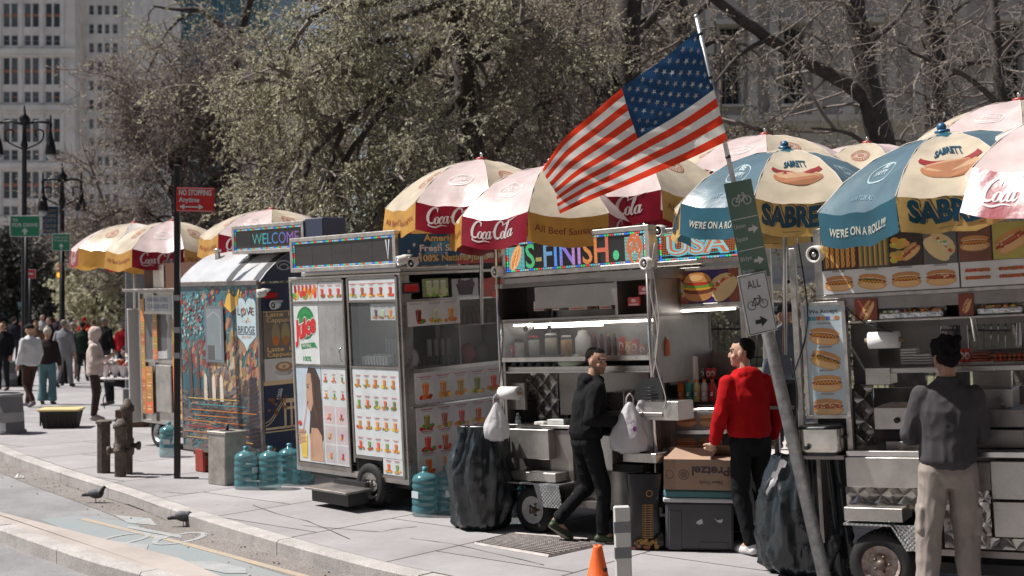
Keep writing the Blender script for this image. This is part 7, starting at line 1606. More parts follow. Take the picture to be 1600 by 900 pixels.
def person(label, pos, face, H=1.75, pose=None, top=('hoodie', (.02, .02, .02)), legs=('slim', (.02, .02, .02)), shoes=(.5, .5, .5), hair=('short', (.015, .01, .008)), skin=(.42, .24, .16), head=(0, 0), lean=(0, 0), hem=.90, far=False, group=None, seated=False, low=None):
    J = {k: V(v) for k, v in {**J0, **(pose or {})}.items()}; k = H / 1.75
    t = thing('person', label, 'person', pos, rad(face) - pi / 2, group); t.scale = (k, k, k)
    vox = .017 if far else .0065; vc = .02 if far else .010; lx, ly = lean
    pz = J['hipR'].z * .5 + J['hipL'].z * .5; dz = pz - .90; pc = (J['hipR'] + J['hipL']) / 2
    for q in ('sh', 'el', 'wr', 'ha'):
        for s in 'RL':
            if q == 'sh' or (q + s) not in (pose or {}): J[q + s] = J[q + s] + V((lx, ly, dz if q == 'sh' or dz else 0)) + (V((0, pc.y, 0)))
    T = lambda z: V((lx * max(0, (z - .9) / .5), pc.y + ly * max(0, (z - .9) / .5), z + dz))      # point on the spine
    nk = T(1.46); hc = T(1.615) + V((0, .02, 0)); HR = Matrix.Rotation(rad(head[0]), 3, 'Z') @ Matrix.Rotation(rad(head[1]), 3, 'X')
    hp = lambda x, y, z: hc + HR @ V((x, y, z))
    b = MB(); b.use(M_SKIN)
    e = lambda x, y, z, rx, ry, rz, n=14: b.ell(hp(x, y, z), rx, ry, rz, n, 10, rot=HR)
    e(0, -.012, .025, .077, .096, .092, 18); e(0, .028, -.045, .056, .062, .068, 16); e(0, .062, -.085, .028, .028, .022); e(0, .088, -.012, .013, .022, .022); e(0, .096, -.026, .018, .015, .011); e(0, .082, -.058, .024, .014, .012); e(0, .075, .030, .05, .02, .014)
    for s in (-1, 1): e(s * .078, -.005, -.012, .011, .022, .032); e(s * .045, .058, -.028, .02, .02, .022)
    capsule(b, nk + V((0, 0, -.05)), hp(0, -.012, -.07), .060, .052)
    loft(b, [(*T(.86).xy, .86 + dz, .14, .10), (*T(.95).xy, .95 + dz, .155, .11), (*T(1.08).xy, 1.08 + dz, .13, .095), (*T(1.28).xy, 1.28 + dz, .165, .11), (*T(1.40).xy, 1.39 + dz, .135, .08), (*T(1.46).xy, 1.455 + dz, .06, .055)])
    for s in 'RL':
        capsule(b, J['sh' + s] * 1 + V((-.03 if s == 'R' else .03, 0, -.04)), J['el' + s], .044, .038); capsule(b, J['el' + s], J['wr' + s], .040, .026, mid=.041)
        capsule(b, J['hip' + s], J['knee' + s], .085, .055); capsule(b, J['knee' + s], J['ank' + s], .055, .036, mid=.058); capsule(b, J['ank' + s], J['toe' + s].lerp(J['ank' + s], .2) + V((0, 0, .0)), .035, .028)
        w, h = J['wr' + s], J['ha' + s]; d = (h - w).normalized(); L = (h - w).length; sd = (V((0, 0, 1)).cross(d) if abs(d.z) < .8 else V((0, 1, 0))).normalized(); nn = d.cross(sd)
        if far: b.tube([w, w + d * .05, w + d * .11, w + d * .16], [.024, .036, .034, .018], 8)
        else:
            b.tube([w - d * .01, w + d * .03, w + d * .085], [.024, .031, .033], 10); pm = w + d * .085
            for i in range(4):
                a = pm + sd * (-.029 + .0195 * i) - d * .012; l = (.062, .075, .070, .054)[i]; m1_ = a + d * l * .5 + nn * .008; m2_ = m1_ + (d * .75 + nn * .65) * l * .38; m3 = m2_ + (d * .3 + nn * .95) * l * .28
                b.tube([a, m1_, m2_, m3], [.0105, .010, .009, .0078], 8); b.ell(m3, .008, .008, .008, 8, 6)
            s2 = -1 if s == 'R' else 1
            a = w + d * .03 + sd * .024 * s2; m1_ = a + (d * .55 + sd * .6 * s2 + nn * .5) * .04; m2_ = m1_ + (d * .9 + nn * .4) * .034; b.tube([a - sd * .01 * s2, m1_, m2_], [.015, .012, .009], 8); b.ell(m2_, .009, .009, .009, 8, 6)
    Hi = HR.inverted(); lip = tuple(v * .72 for v in (skin[0] * 1.05, skin[1] * .75, skin[2] * .8)); hr_c = hair[1]
    def skc(c):
        p = Hi @ (V(c) - hc)
        if abs(p.x) < .09 and p.y > .045 and -.12 < p.z < .12:
            ax = abs(p.x)
            if (ax - .033) ** 2 / .016 ** 2 + (p.z - .008) ** 2 / .008 ** 2 < 1: return (.05, .035, .03) if abs(ax - .033) < .007 else (.4, .36, .33)
            if abs(p.z - .034 + .15 * abs(ax - .035)) < .006 and .012 < ax < .058: return tuple(v * .8 + .01 for v in hr_c) if sum(hr_c) < 1 else (.15, .1, .07)
            if ax < .026 and abs(p.z + .058) < .009: return lip
        if hair[0] == 'beard' and p.y > -.01 and p.z < -.04 - .0 * p.y and p.z > -.12: return tuple(a * .55 + b_ * .45 for a, b_ in zip(skin, (.05, .035, .03)))
        return skin
    body = remeshed('body', b, vox, M_SKIN, t, 2, colf=skc)
    # trousers
    kind, lc = legs; b = MB(); b.use(M_SKIN); zt = hem + .12
    loft(b, [(*T(.82).xy, .80 + dz, .10, .09), (*T(.88).xy, .88 + dz, .158, .122), (*T(.95).xy, .96 + dz, .160, .120), (*T(1.0).xy, 1.02 + dz, .148, .112)])
    wd = {'slim': (.092, .066, .062, .047), 'wide': (.10, .085, .09, .105), 'cargo': (.104, .084, .082, .058), 'straight': (.096, .074, .07, .062)}[kind]
    for s in 'RL':
        a = J['ank' + s]; kn = J['knee' + s]; capsule(b, J['hip' + s], kn, wd[0], wd[1], 14); end = a + (kn - a) * .02 + V((0, 0, -.01)); b.tube([kn, kn.lerp(end, .4), end], [wd[1], wd[2], wd[3]], 14)
        if kind == 'cargo':
            x = 1 if s == 'R' else -1; m_ = J['hip' + s].lerp(kn, .72); b.box(m_.x + x * .06 - .03, m_.x + x * .06 + .04, m_.y - .07, m_.y + .06, m_.z - .10, m_.z + .06, .01); b.box(m_.x + x * .06 - .03, m_.x + x * .06 + .046, m_.y - .075, m_.y + .065, m_.z + .03, m_.z + .075, .01)
    remeshed('trousers', b, vc, cloth('cloth_%d' % (hash(lc) % 99991), lc), t, 2, disp=folds(.011 if not far else .006, 9, 1, (J['kneeR'], J['kneeL'], J['ankR'] + V((0, 0, .05)), J['ankL'] + V((0, 0, .05)))))
    # top
    kind, tc = top[0], top[1]; hm = low or hem; b = MB(); b.use(M_SKIN); bag = .018 if kind != 'suit' else .01
    loft(b, [(*T(hm).xy, hm + dz, .160 + bag * .3, .125 + bag * .3), (*T(hm + .05).xy, hm + .05 + dz, .172 + bag, .132 + bag), (*T(1.1).xy, 1.10 + dz, .166 + bag, .128 + bag), (*T(1.28).xy, 1.28 + dz, .192 + bag, .132 + bag), (*T(1.36).xy, 1.365 + dz, .205 + bag * .4, .118), (*T(1.42).xy, 1.42 + dz, .165, .10), (*T(1.46).xy, 1.455 + dz, .10, .08), (*T(1.49).xy, 1.475 + dz, .072, .068)], 24)
    sw = .064 if kind != 'vest' else .060
    for s in 'RL': capsule(b, J['sh' + s] * 1 + V((-.012 if s == 'R' else .012, 0, -.022)), J['el' + s], sw + .006, sw - .008, 14); w = J['wr' + s]; q = J['el' + s].lerp(w, 1.02); b.tube([J['el' + s], J['el' + s].lerp(q, .5), J['el' + s].lerp(q, .9), q], [sw - .008, sw - .010, .046, .036], 14)
    if kind == 'hoodie': b.ell(nk + V((0, -.070, -.01)), .115, .062, .060, 16, 10); b.ell(nk + V((0, -.10, -.075)), .10, .045, .085, 14, 10); b.ell(nk + V((0, .02, -.01)), .095, .085, .045, 16, 8)
    if kind == 'hoodup': e2 = lambda x, y, z, rx, ry, rz: b.ell(hp(x, y, z), rx, ry, rz, 18, 10, rot=HR); e2(0, -.03, .03, .105, .12, .12); e2(0, -.02, -.05, .10, .10, .10); b.ell(nk + V((0, -.02, .0)), .11, .10, .07)
    if kind in ('jacket', 'suit'): b.tube([nk + V((0, -.01, -.03)), nk + V((0, -.005, .035))], [.085, .070], 16)
    dtop = folds(.013 if kind != 'suit' else .003, 8, 2, (J['elR'], J['elL'], T(1.0)))
    remeshed('hoodie' if kind.startswith('hood') else 'jacket', b, vc, cloth('cloth_%d' % (hash(tc) % 99991), tc), t, 2, disp=dtop)
    if kind == 'hoodup':
        pass
    elif not far or hair[0] in ('cap', 'beanie', 'blond'): pass
    # hair or hat
    hk = hair[0]; b = MB(); b.use(M_SKIN)
    if hk != 'none' and kind != 'hoodup':
        E = lambda x, y, z, rx, ry, rz, n=16: b.ell(hp(x, y, z), rx, ry, rz, n, 10, rot=HR)
        if hk in ('short', 'beard', 'grey'): E(0, -.036, .046, .0795, .082, .076); E(0, -.062, .000, .070, .046, .058); E(0, .0, .082, .060, .062, .034)
        if hk == 'curly': E(0, -.012, .060, .094, .108, .092); E(0, -.05, .0, .083, .065, .07); [E(.085 * cos(a) * random.uniform(.7, 1), -.012 + .09 * sin(a), .07 + random.uniform(-.03, .06), .03, .03, .03, 8) for a in [i * .42 for i in range(15)]]
        if hk == 'long': E(0, -.025, .045, .088, .10, .09); E(0, -.07, -.06, .085, .06, .13); E(.06, -.02, -.06, .03, .05, .10); E(-.06, -.02, -.06, .03, .05, .10)
        if hk == 'cap': E(0, -.012, .055, .088, .105, .075); b.box(*(0,) * 6) if 0 else None; b.tube([hp(0, .06, .045), hp(0, .15, .03)], [.06, .045], 10)
        if hk == 'beanie': E(0, -.012, .05, .092, .106, .095); E(0, -.04, .15, .03, .03, .03)
        if hk == 'bun': E(0, -.025, .045, .085, .097, .088); E(0, -.10, .08, .04, .04, .04)
        am = {'curly': .012, 'beanie': .004, 'cap': .001}.get(hk, .004)
        remeshed('hat' if hk in ('cap', 'beanie') else 'hair', b, .008 if not far else .014, cloth('hair_%d' % (hash(hair[1]) % 9991), hair[1], .75 if hk != 'grey' else .9, .8), t, 1, disp=lambda p: am * noise.noise(p * (38 if hk == 'curly' else 60)) + .0025 * noise.noise(p * 140))
    for s in 'RL':
        a, tt = J['ank' + s], J['toe' + s]; d = (tt - a); d.z = 0; dn = (tt - a).normalized(); heel = a + V((0, 0, -.055)) - V((dn.x, dn.y, 0)).normalized() * .035
        b = MB(); b.use(M_SKIN); fw = (tt - heel).normalized(); cs = [heel.lerp(tt, f) for f in (0, .3, .65, 1.0)]
        b.tube([cs[0] + V((0, 0, .012)), cs[1] + V((0, 0, .012)), cs[2] + V((0, 0, .004)), cs[3]], [.036, .040, .047, .034], 14); b.ell(cs[3], .036, .036, .028, 12, 8); b.ell(cs[0] + V((0, 0, .012)), .036, .036, .036, 12, 8); b.tube([a + V((0, 0, -.03)), a + V((0, 0, .015))], [.045, .044], 12)
        zl = min(heel.z, tt.z) - .03
        sh_ = remeshed('shoe', b, vc, mat('shoe_%d' % (hash(shoes) % 9991), shoes, .6, var=.15), t, 2)
        if not far:
            me = sh_.data; m2 = mat('shoe_sole', (.62, .60, .58), .6); me.materials.append(m2 if sum(shoes) < 1.2 else mat('shoe_sole_dark', (.3, .3, .32), .6)); up = fw.cross(V((fw.y, -fw.x, 0))).normalized()
            if up.z < 0: up = -up
            for p in me.polygons:
                if (p.center - heel).dot(up) < -.012: p.material_index = 1
    return t
# --- the three men in front
A_ = gnd(913, 848)
manA = person('man in black hoodie and trousers walking right with white bags', A_, 14, 1.76,
    dict(kneeR=(.10, .15, .50), ankR=(.10, .13, .09), toeR=(.11, .30, .03), hipR=(.095, .02, .9), kneeL=(-.10, .06, .49), ankL=(-.11, -.23, .19), toeL=(-.11, -.10, .035),
         elR=(.25, -.02, 1.12), wrR=(.20, .25, 1.09), haR=(.18, .35, 1.10), elL=(-.24, .12, 1.16), wrL=(-.10, .40, 1.14), haL=(-.06, .49, 1.15)),
    top=('hoodie', (.011, .011, .012)), legs=('slim', (.012, .012, .014)), shoes=(.03, .05, .02), hair=('beard', (.014, .011, .010)), skin=(.42, .24, .165), head=(-52, -8), hem=.93, lean=(0, .06))
B_ = gnd(1172, 866)
manB = person('man in a red hoodie, back turned, one hand on the pretzel box', B_, 116, 1.86,
    dict(kneeR=(.13, .02, .50), ankR=(.22, -.0, .09), toeR=(.27, .16, .03), ankL=(-.04, -.06, .09), toeL=(-.03, .13, .025), kneeL=(-.08, .02, .5), hipL=(-.09, 0, .9), elL=(-.27, .02, 1.13), wrL=(-.28, .10, .90), haL=(-.27, .17, .84), elR=(.27, -.02, 1.13), wrR=(.28, .08, .92), haR=(.27, .13, .84)),
    top=('hoodie', (.36, .007, .009)), legs=('slim', (.013, .013, .015)), shoes=(.62, .60, .60), hair=('short', (.010, .008, .008)), skin=(.45, .27, .19), head=(44, -4), hem=.95, lean=(-.02, .04))
C_ = V(((1481 - CX) / F * 8.9, 8.9, 0))
manC = person('curly-haired man in grey fleece and stone cargo trousers seen from behind', C_, 84, 1.90,
    dict(kneeR=(.13, .03, .49), ankR=(.15, -.02, .09), toeR=(.18, .15, .025), kneeL=(-.12, .02, .49), ankL=(-.14, -.0, .09), toeL=(-.16, .17, .025), elR=(.245, .04, 1.13), wrR=(.15, .26, 1.10), haR=(.12, .35, 1.12), elL=(-.25, .04, 1.12), wrL=(-.15, .26, 1.08), haL=(-.12, .35, 1.10)),
    top=('jacket', (.058, .054, .058)), legs=('cargo', (.27, .235, .21)), shoes=(.5, .48, .46), hair=('curly', (.010, .008, .008)), skin=(.33, .18, .12), head=(6, -14), hem=.92, lean=(0, .02)); manC.scale.x *= .93
# --- shoppers and passers-by
FAR = dict(far=True)
walk = dict(kneeR=(.10, .12, .50), ankR=(.10, .20, .09), toeR=(.11, .36, .04), kneeL=(-.10, .02, .49), ankL=(-.10, -.22, .13), toeL=(-.10, -.07, .03))
arms_in = dict(elR=(.24, .0, 1.13), wrR=(.12, .24, 1.18), haR=(.08, .31, 1.24), elL=(-.24, .0, 1.13), wrL=(-.12, .24, 1.18), haL=(-.08, .31, 1.24))
person('man in a cream hoodie with the hood up, looking down at his phone', gnd(148, 657), 12, 1.72, arms_in, ('hoodup', (.50, .42, .39)), ('slim', (.05, .035, .033)), (.35, .33, .33), skin=(.4, .25, .18), head=(0, -22), far=True, hem=.84)
person('man in a white jacket and black flat cap walking away at the left', gnd(47, 636), 150, 1.76, walk, ('jacket', (.55, .55, .56)), ('slim', (.06, .035, .028)), (.10, .10, .11), ('cap', (.02, .02, .02)), hem=.86, **FAR)
person('woman in a pale bobble hat, dark padded vest and wide teal jeans', gnd(74, 632), 95, 1.66, None, ('vest', (.03, .02, .02)), ('wide', (.10, .19, .21)), (.1, .1, .1), ('beanie', (.55, .50, .42)), hem=.92, **FAR)
person('man in a pale grey suit walking away from the carts', gnd(100, 605), 85, 1.78, walk, ('suit', (.22, .22, .24)), ('straight', (.22, .22, .24)), (.03, .03, .03), ('grey', (.25, .22, .2)), hem=.78, **FAR)
person('tall grey-haired man in a black jacket behind the cream hoodie', gnd(163, 598), 70, 1.82, None, ('jacket', (.018, .018, .02)), ('straight', (.05, .055, .07)), (.05, .05, .05), ('grey', (.3, .28, .26)), hem=.84, **FAR)
person('grey-haired woman in a bright red jacket, back turned', gnd(193, 595), 80, 1.70, None, ('jacket', (.48, .02, .03)), ('straight', (.04, .05, .08)), (.05, .05, .05), ('grey', (.45, .42, .4)), hem=.86, **FAR)
person('person in a dark green jacket walking behind the grey suit', gnd(129, 596), 100, 1.70, walk, ('jacket', (.025, .04, .03)), ('slim', (.03, .03, .03)), (.05, .05, .05), ('short', (.04, .03, .03)), hem=.86, **FAR)
person('man in black at the left edge behind the grey bins', gnd(5, 610), 260, 1.74, None, ('jacket', (.012, .012, .014)), ('slim', (.02, .02, .025)), (.05, .05, .05), ('short', (.05, .03, .02)), hem=.84, **FAR)
person('man in a black coat behind the bobble hat', gnd(78, 582), 200, 1.78, None, ('jacket', (.012, .012, .016)), ('slim', (.03, .03, .04)), (.05, .05, .05), ('short', (.06, .04, .03)), hem=.78, **FAR)
person('brown-haired woman with a tan coat beyond the white jacket', gnd(56, 588), 280, 1.68, None, ('jacket', (.16, .10, .07)), ('slim', (.03, .03, .04)), (.05, .05, .05), ('long', (.10, .05, .03)), hem=.78, **FAR)
person('child-height person in a red hooded coat in the crowd', gnd(133, 572), 90, 1.72, None, ('hoodup', (.50, .015, .015)), ('slim', (.03, .03, .04)), (.05, .05, .05), hem=.8, **FAR)
person('person in an orange top in the crowd right of the red hood', gnd(146, 580), 120, 1.70, None, ('jacket', (.45, .13, .05)), ('slim', (.05, .04, .04)), (.05, .05, .05), ('short', (.1, .07, .05)), hem=.86, **FAR)
person('person in a rust coat just right of the grey suit', gnd(114, 592), 75, 1.66, None, ('jacket', (.20, .14, .11)), ('slim', (.2, .12, .10)), (.05, .05, .05), ('grey', (.35, .3, .25)), hem=.84, **FAR)
for i, (px, fy, c, lb) in enumerate(((22, 566, (.02, .02, .03), 'distant walker in navy far beyond the left bins'), (90, 560, (.03, .02, .03), 'distant walker in dark purple beyond the grey suit'), (107, 558, (.30, .28, .28), 'distant walker in pale grey beyond the rust coat'), (120, 556, (.12, .03, .03), 'distant walker in maroon under the traffic light'), (152, 558, (.015, .015, .02), 'distant walker in black left of the tall man'), (176, 556, (.03, .04, .05), 'distant walker in slate between tall man and red jacket'), (182, 560, (.25, .2, .18), 'distant walker in beige left of the red jacket'), (66, 556, (.35, .33, .33), 'distant walker in white above the bobble hat'), (38, 560, (.10, .03, .02), 'distant walker in brick red beside the lamp post'))):
    person(lb, gnd(px, fy), (90, 250, 100, 80, 270, 95, 90, 260, 70)[i], 1.72 + .03 * (i % 3), walk if i % 2 else None, ('jacket', c), ('slim', (.03, .03, .04)), (.05, .05, .05), (('short', (.03, .02, .02)), ('grey', (.3, .27, .25)))[i % 2], hem=.84, **FAR)
sit = dict(hipR=(.1, 0, .50), hipL=(-.1, 0, .50), kneeR=(.12, .42, .52), kneeL=(-.12, .40, .52), ankR=(.12, .40, .10), ankL=(-.13, .36, .10), toeR=(.13, .56, .03), toeL=(-.14, .52, .03), elR=(.26, .05, .78), wrR=(.18, .30, .72), haR=(.15, .38, .72), elL=(-.26, .05, .78), wrL=(-.16, .28, .74), haL=(-.1, .36, .76))
person('seated flower seller in black with dark tied-back hair', gnd(197, 634), 170, 1.66, sit, ('jacket', (.015, .015, .018)), ('slim', (.02, .02, .025)), (.05, .05, .05), ('bun', (.02, .015, .012)), skin=(.42, .26, .2), hem=.90, head=(0, -10), **FAR)
person('person in a purple knitted hat half hidden by the farthest cart', gnd(224, 620), 150, 1.62, None, ('jacket', (.35, .33, .33)), ('slim', (.05, .05, .05)), (.05, .05, .05), ('beanie', (.28, .05, .16)), hem=.86, **FAR)
person('dark-haired woman bending behind the soft drink shelves', V((at(1106, 500, 13.9).x, 13.9, 0)), 200, 1.66, None, ('hoodie', (.03, .03, .035)), ('slim', (.02, .02, .025)), (.05, .05, .05), ('long', (.012, .010, .010)), hem=.9, head=(0, -20), far=True)
stp = tag(one('plinth', S_LIME2, lambda b: b.box(2.2, 5.2, 14.6, 16.2, 0, .42, .02)), 'low grey stone step behind the gap between the right-hand carts', 'step')
person('man in a slate hoodie and dark cap standing behind the leaning signpost', V((at(1228, 500, 15.2).x, 15.2, .42)), 112, 1.74, None, ('hoodie', (.12, .145, .18)), ('straight', (.03, .03, .035)), (.05, .05, .05), ('cap', (.035, .035, .04)), hem=.84, head=(35, 0), far=True)
# ============================================================ STREET FURNITURE AND CLUTTER
def plate(parent, name, c, W, H, th, draw, bg, yaw=0.0, roll=0.0, mat_=None, rim=None, label=None, pitch=0.0):
    """flat sign centred at c, facing -y, turned by yaw about z and rolled in its own plane"""
    M = Matrix.Translation(c) @ Matrix.Rotation(yaw, 4, 'Z') @ Matrix.Rotation(pitch, 4, 'X') @ Matrix.Rotation(roll, 4, 'Y'); b = MB(); b.use(mat_ or attr_mat('sign_sheeting', rough=.4, dirt=.1), rim or bg); b.T = M
    b.box(-W / 2, W / 2, -th, 0, -H / 2, H / 2, .002); b.T = None; P = Print(lambda u, v, h: M @ V((u - W / 2, -th - h, v - H / 2)), b); P.st = .0012
    e = min(W, H) * .03; P.rect(e, e, W - e, H - e, bg, 1); draw(P, W, H); o = b.build(name, parent=parent)
    if label: o['label'] = label
    return o
def bike(P, cx, cy, s, c, l=3, w=.035):
    for q in (-1, 1): P.ring(cx + q * s * .52, cy - s * .2, s * .34, s * .34, s * w * 2, c, l, n=18)
    for a, b_ in (((-.52, -.2), (-.2, .28)), ((-.2, .28), (.3, .30)), ((.3, .3), (.02, -.22)), ((.02, -.22), (-.2, .28)), ((.02, -.22), (-.52, -.2)), ((.52, -.2), (.28, .45)), ((.28, .45), (.12, .5)), ((-.28, .34), (-.1, .34))): P.line([(cx + a[0] * s, cy + a[1] * s), (cx + b_[0] * s, cy + b_[1] * s)], s * w * 2, c, l + 1)
def arrow(P, cx, cy, s, c, rot=0.0, l=3):
    k, q = cos(rot), sin(rot); R = lambda x, y: (cx + s * (x * k - y * q), cy + s * (x * q + y * k))
    P.poly([R(*p) for p in ((-.5, -.16), (.0, -.16), (.0, .16), (-.5, .16))], c, l); P.poly([R(*p) for p in ((-.06, -.42), (.5, 0), (-.06, .42))], c, l + 1)
GAL = mat('galvanised_post', (.30, .30, .30), .5, .65, var=.35, scale=14, bump=.2, bscale=60)
# leaning signpost
b0 = V((at(1293, 0, 9.6).x, 9.6, 0)); tp = at(1146, 290, 9.68)
SP = thing('signpost', 'leaning galvanised post with green and white bicycle route plates', 'signpost', b0); tp_ = tp - b0
b = MB(); b.use(GAL); b.tube([(0, 0, -.02), tp_ * .62, tp_ * 1.0], [.050, .048, .040], 14); b.use(GAL); b.tube([tp_ * .66, tp_ * .675], .053, 14); b.build('post', parent=SP)
roll = atan2(tp_.x, tp_.z) * .92
c1 = at(1165, 360, 9.63) - b0; c2 = at(1181, 474, 9.61) - b0; k = 9.6 / F; GR = (.10, .17, .13); WH = (.55, .56, .55)
def groute(P, W, H):
    for y in (.30, .62): P.rect(W * .04, H * y, W * .96, H * (y + .008), WH, 3)
    bike(P, W * .5, H * .82, W * .40, WH); arrow(P, W * .72, H * .50, W * .36, WH); arrow(P, W * .70, H * .18, W * .36, WH)
    for t_, y in (('Union', .53), ('Square', .40), ('Bklyn', .20), ('Bridge', .07)): P.text(t_, W * .06, H * y, W * .15, WH, 3, width=W * .40)
plate(SP, 'sign_plate', c1 + V((0, -.055, 0)), 46 * k, 155 * k, .004, groute, GR, yaw=rad(10), roll=roll, label='green bicycle route plate with arrows')
def wall_(P, W, H):
    K_ = (.02, .02, .02); e = W * .035
    for a in ((e, e, W - e, e * 1.5), (e, H - e * 1.5, W - e, H - e), (e, e, e * 1.5, H - e), (W - e * 1.5, e, W - e, H - e)): P.rect(*a, K_, 3)
    P.text('ALL', W * .5, H * .76, H * .13, K_, 3, al='c', width=W * .45); bike(P, W * .5, H * .52, W * .40, K_, w=.028)
    arrow(P, W * .52, H * .20, W * .42, K_)
plate(SP, 'sign_plate', c2 + V((0, -.055, 0)), 48 * k, 95 * k, .004, wall_, (.58, .58, .58), yaw=rad(10), roll=roll, label='white plate reading ALL with bicycle and arrow')
# no-stopping sign on a black post
g0 = gnd(277, 748); NS = thing('no_stopping_sign', 'thin black post with red NO STOPPING Anytime sign before the mural cart', 'sign', g0); ht = at(282, 258, g0.y).z
b = MB(); b.use(mat('black_painted_steel', (.012, .012, .012), .45)); b.box(-.035, .035, -.03, .03, 0, ht, .004); b.build('post', parent=NS)
b = MB(); b.use(mat('black_painted_steel', ())); b.tube([(.03, 0, .012), (.26, .02, .012)], .008, 6); b.build('base_bolt', parent=NS)
sc = at(305.5, 312, g0.y - .05) - g0; k = g0.y / F
def nost(P, W, H):
    P.text('NO STOPPING', W * .06, H * .68, H * .22, WH, 3, width=W * .86, bold=.035); P.text('Anytime', W * .06, H * .40, H * .19, WH, 3, width=W * .54, bold=.03)
    P.rect(W * .2, H * .17, W * .6, H * .23, WH, 3)
    for q, x in ((-1, .08), (1, .72)): P.poly([(W * x, H * .2), (W * (x - q * .13), H * .32), (W * (x - q * .13), H * .08)], WH, 4)
    for a in ((.02, .03, .98, .05), (.02, .95, .98, .97)): P.rect(W * a[0], H * a[1], W * a[2], H * a[3], WH, 3)
plate(NS, 'sign_plate', sc + V((0, 0, 0)), 58 * k, 38 * k, .004, nost, (.50, .02, .02), yaw=rad(4), roll=rad(1))
for y in (470, 560, 520): 
    b = MB(); b.use(M_SOFT, (.35, .36, .38)); q = at(278, y, g0.y).z; b.box(-.038, .038, -.034, -.030, q, q + .07); b.build('sticker', parent=NS)
# twin-armed lamp posts
def lamp(label, px, Y, ytop, s=1.0):
    t = thing('street_lamp', label, 'street lamp', foot(px, Y), group='ornate twin lamp posts'); ht = CH + (HY - ytop) * Y / F; m = mat('lamp_iron', (.015, .016, .018), .5, .4)
    b = MB(); b.use(m); b.lathe([(.22, 0), (.22, .15), (.15, .3), (.13, 1.0), (.10, 1.1), (.08, 1.3), (.06, ht - .9), (.10, ht - .85), (.06, ht - .7), (.05, ht - .25), (.12, ht - .2), (.14, ht - .1), (.05, ht), (.02, ht + .2), (0, ht + .25)], n=12); b.build('post', parent=t)
    for q in (-1, 1):
        b = MB(); b.use(m); L = 1.25 * s; z = ht - .28; b.tube([(0, 0, z), (q * L * .5, 0, z + .08), (q * L, 0, z + .04)], .035, 8)
        b.tube(smooth_pts([(q * .05, 0, z - .65), (q * .45, 0, z - .45), (q * .5, 0, z - .18), (q * .30, 0, z - .16), (q * .32, 0, z - .34)], 4), .022, 6); b.build('arm', parent=t)
        b = MB(); b.use(m); x = q * L; b.lathe([(.02, z + .25), (.03, z + .05), (.05, z), (.03, z - .12), (.06, z - .35), (.12, z - .55), (.15, z - .78), (.13, z - .80)], (x, 0, 0), 12); ln = b.build('lantern', parent=t)
        b = MB(); b.use(mat('frosted_globe', (.5, .52, .54), .3, alpha=.9)); b.ell((x, 0, z - .84), .11, .11, .10); b.build('globe', parent=ln)
    return t
lamp('tall ornate twin lamp post nearest the left edge, green sign below it', 38, 34, 178, .56); lamp('second smaller ornate twin lamp post, right of the first', 97, 35, 268, .42)
def hang_sign(label, px0, py0, px1, py1, Y, draw, bg, post=True, cat='sign', name='road_sign'):
    k = Y / F; W, H = (px1 - px0) * k, (py1 - py0) * k; cx = (px0 + px1) / 2; t = thing(name, label, cat, foot(cx, Y)); c = at(cx, (py0 + py1) / 2, Y) - t.location
    plate(t, 'sign_plate', c, W, H, .02, draw, bg, rim=WH)
    if post: b = MB(); b.use(mat('lamp_iron', ())); b.tube([(0, .06, 0), (0, .06, c.z + H / 2)], .05, 8); b.build('post', parent=t)
    return t
SG = (.02, .20, .10)
def drv(P, W, H): P.text('TO', W * .08, H * .72, H * .13, WH, 3, bold=.02); P.text('FDR DRIVE', W * .08, H * .48, H * .16, WH, 3, width=W * .84, bold=.02); P.rect(W * .46, H * .1, W * .54, H * .3, WH, 3); P.poly([(W * .38, H * .24), (W * .62, H * .24), (W * .5, H * .42)], WH, 4)
hang_sign('green TO FDR DRIVE sign with up arrow below the first lamp post', 16, 337, 63, 370, 33, drv, SG)
hang_sign('smaller green tunnel sign with up arrow below the second lamp post', 82, 365, 110, 392, 34, lambda P, W, H: (P.text('HOLLAND', W * .1, H * .72, H * .13, WH, 3, width=W * .8), P.text('TUNNEL', W * .1, H * .52, H * .13, WH, 3, width=W * .8), P.rect(W * .46, H * .1, W * .54, H * .3, WH, 3), P.poly([(W * .36, H * .24), (W * .64, H * .24), (W * .5, H * .45)], WH, 4)), SG)
hang_sign('blue lamp post banner with pale lettering at the left', 66, 322, 92, 366, 35.3, lambda P, W, H: [P.text(t_, W * .08, H * y, H * .11, (.45, .35, .2), 3, width=W * .8) for t_, y in (('NEW', .78), ('YORK', .6), ('CITY', .42), ('CENTER', .24), ('PARK', .06))], (.02, .07, .13), post=False, cat='banner', name='banner')
hang_sign('small red and white one way sign low over the crowd', 36, 421, 56, 435, 44, lambda P, W, H: P.rect(W * .2, H * .42, W * .8, H * .58, WH, 3), (.45, .03, .03), name='one_way_sign')
hang_sign('pale green street name sign in front of the small leafy tree', 88, 445, 103, 470, 52, lambda P, W, H: P.text('ST', W * .2, H * .4, H * .25, WH, 3), (.12, .30, .18), name='street_name_sign')
t = thing('traffic_light', 'amber-bodied traffic light above the crowd at the left', 'traffic light', foot(95, 48)); z = at(95, 430, 48).z
b = MB(); b.use(mat('signal_yellow', (.45, .22, .02), .5)); b.box(-.15, .15, -.12, .12, z - .45, z + .45, .03); b.build('housing', parent=t)
for i, c in enumerate(((.5, .03, .02), (.8, .35, .03), (.02, .2, .08))): b = MB(); b.use(mat('signal_lens_%d' % i, c, .3, emit=c, estr=(.1, 1.2, .1)[i])); b.lathe([(.10, -.13), (.06, -.16), (0, -.165)], (0, 0, z + .29 - .29 * i), 12, 'y'); b.build('lens', parent=t)
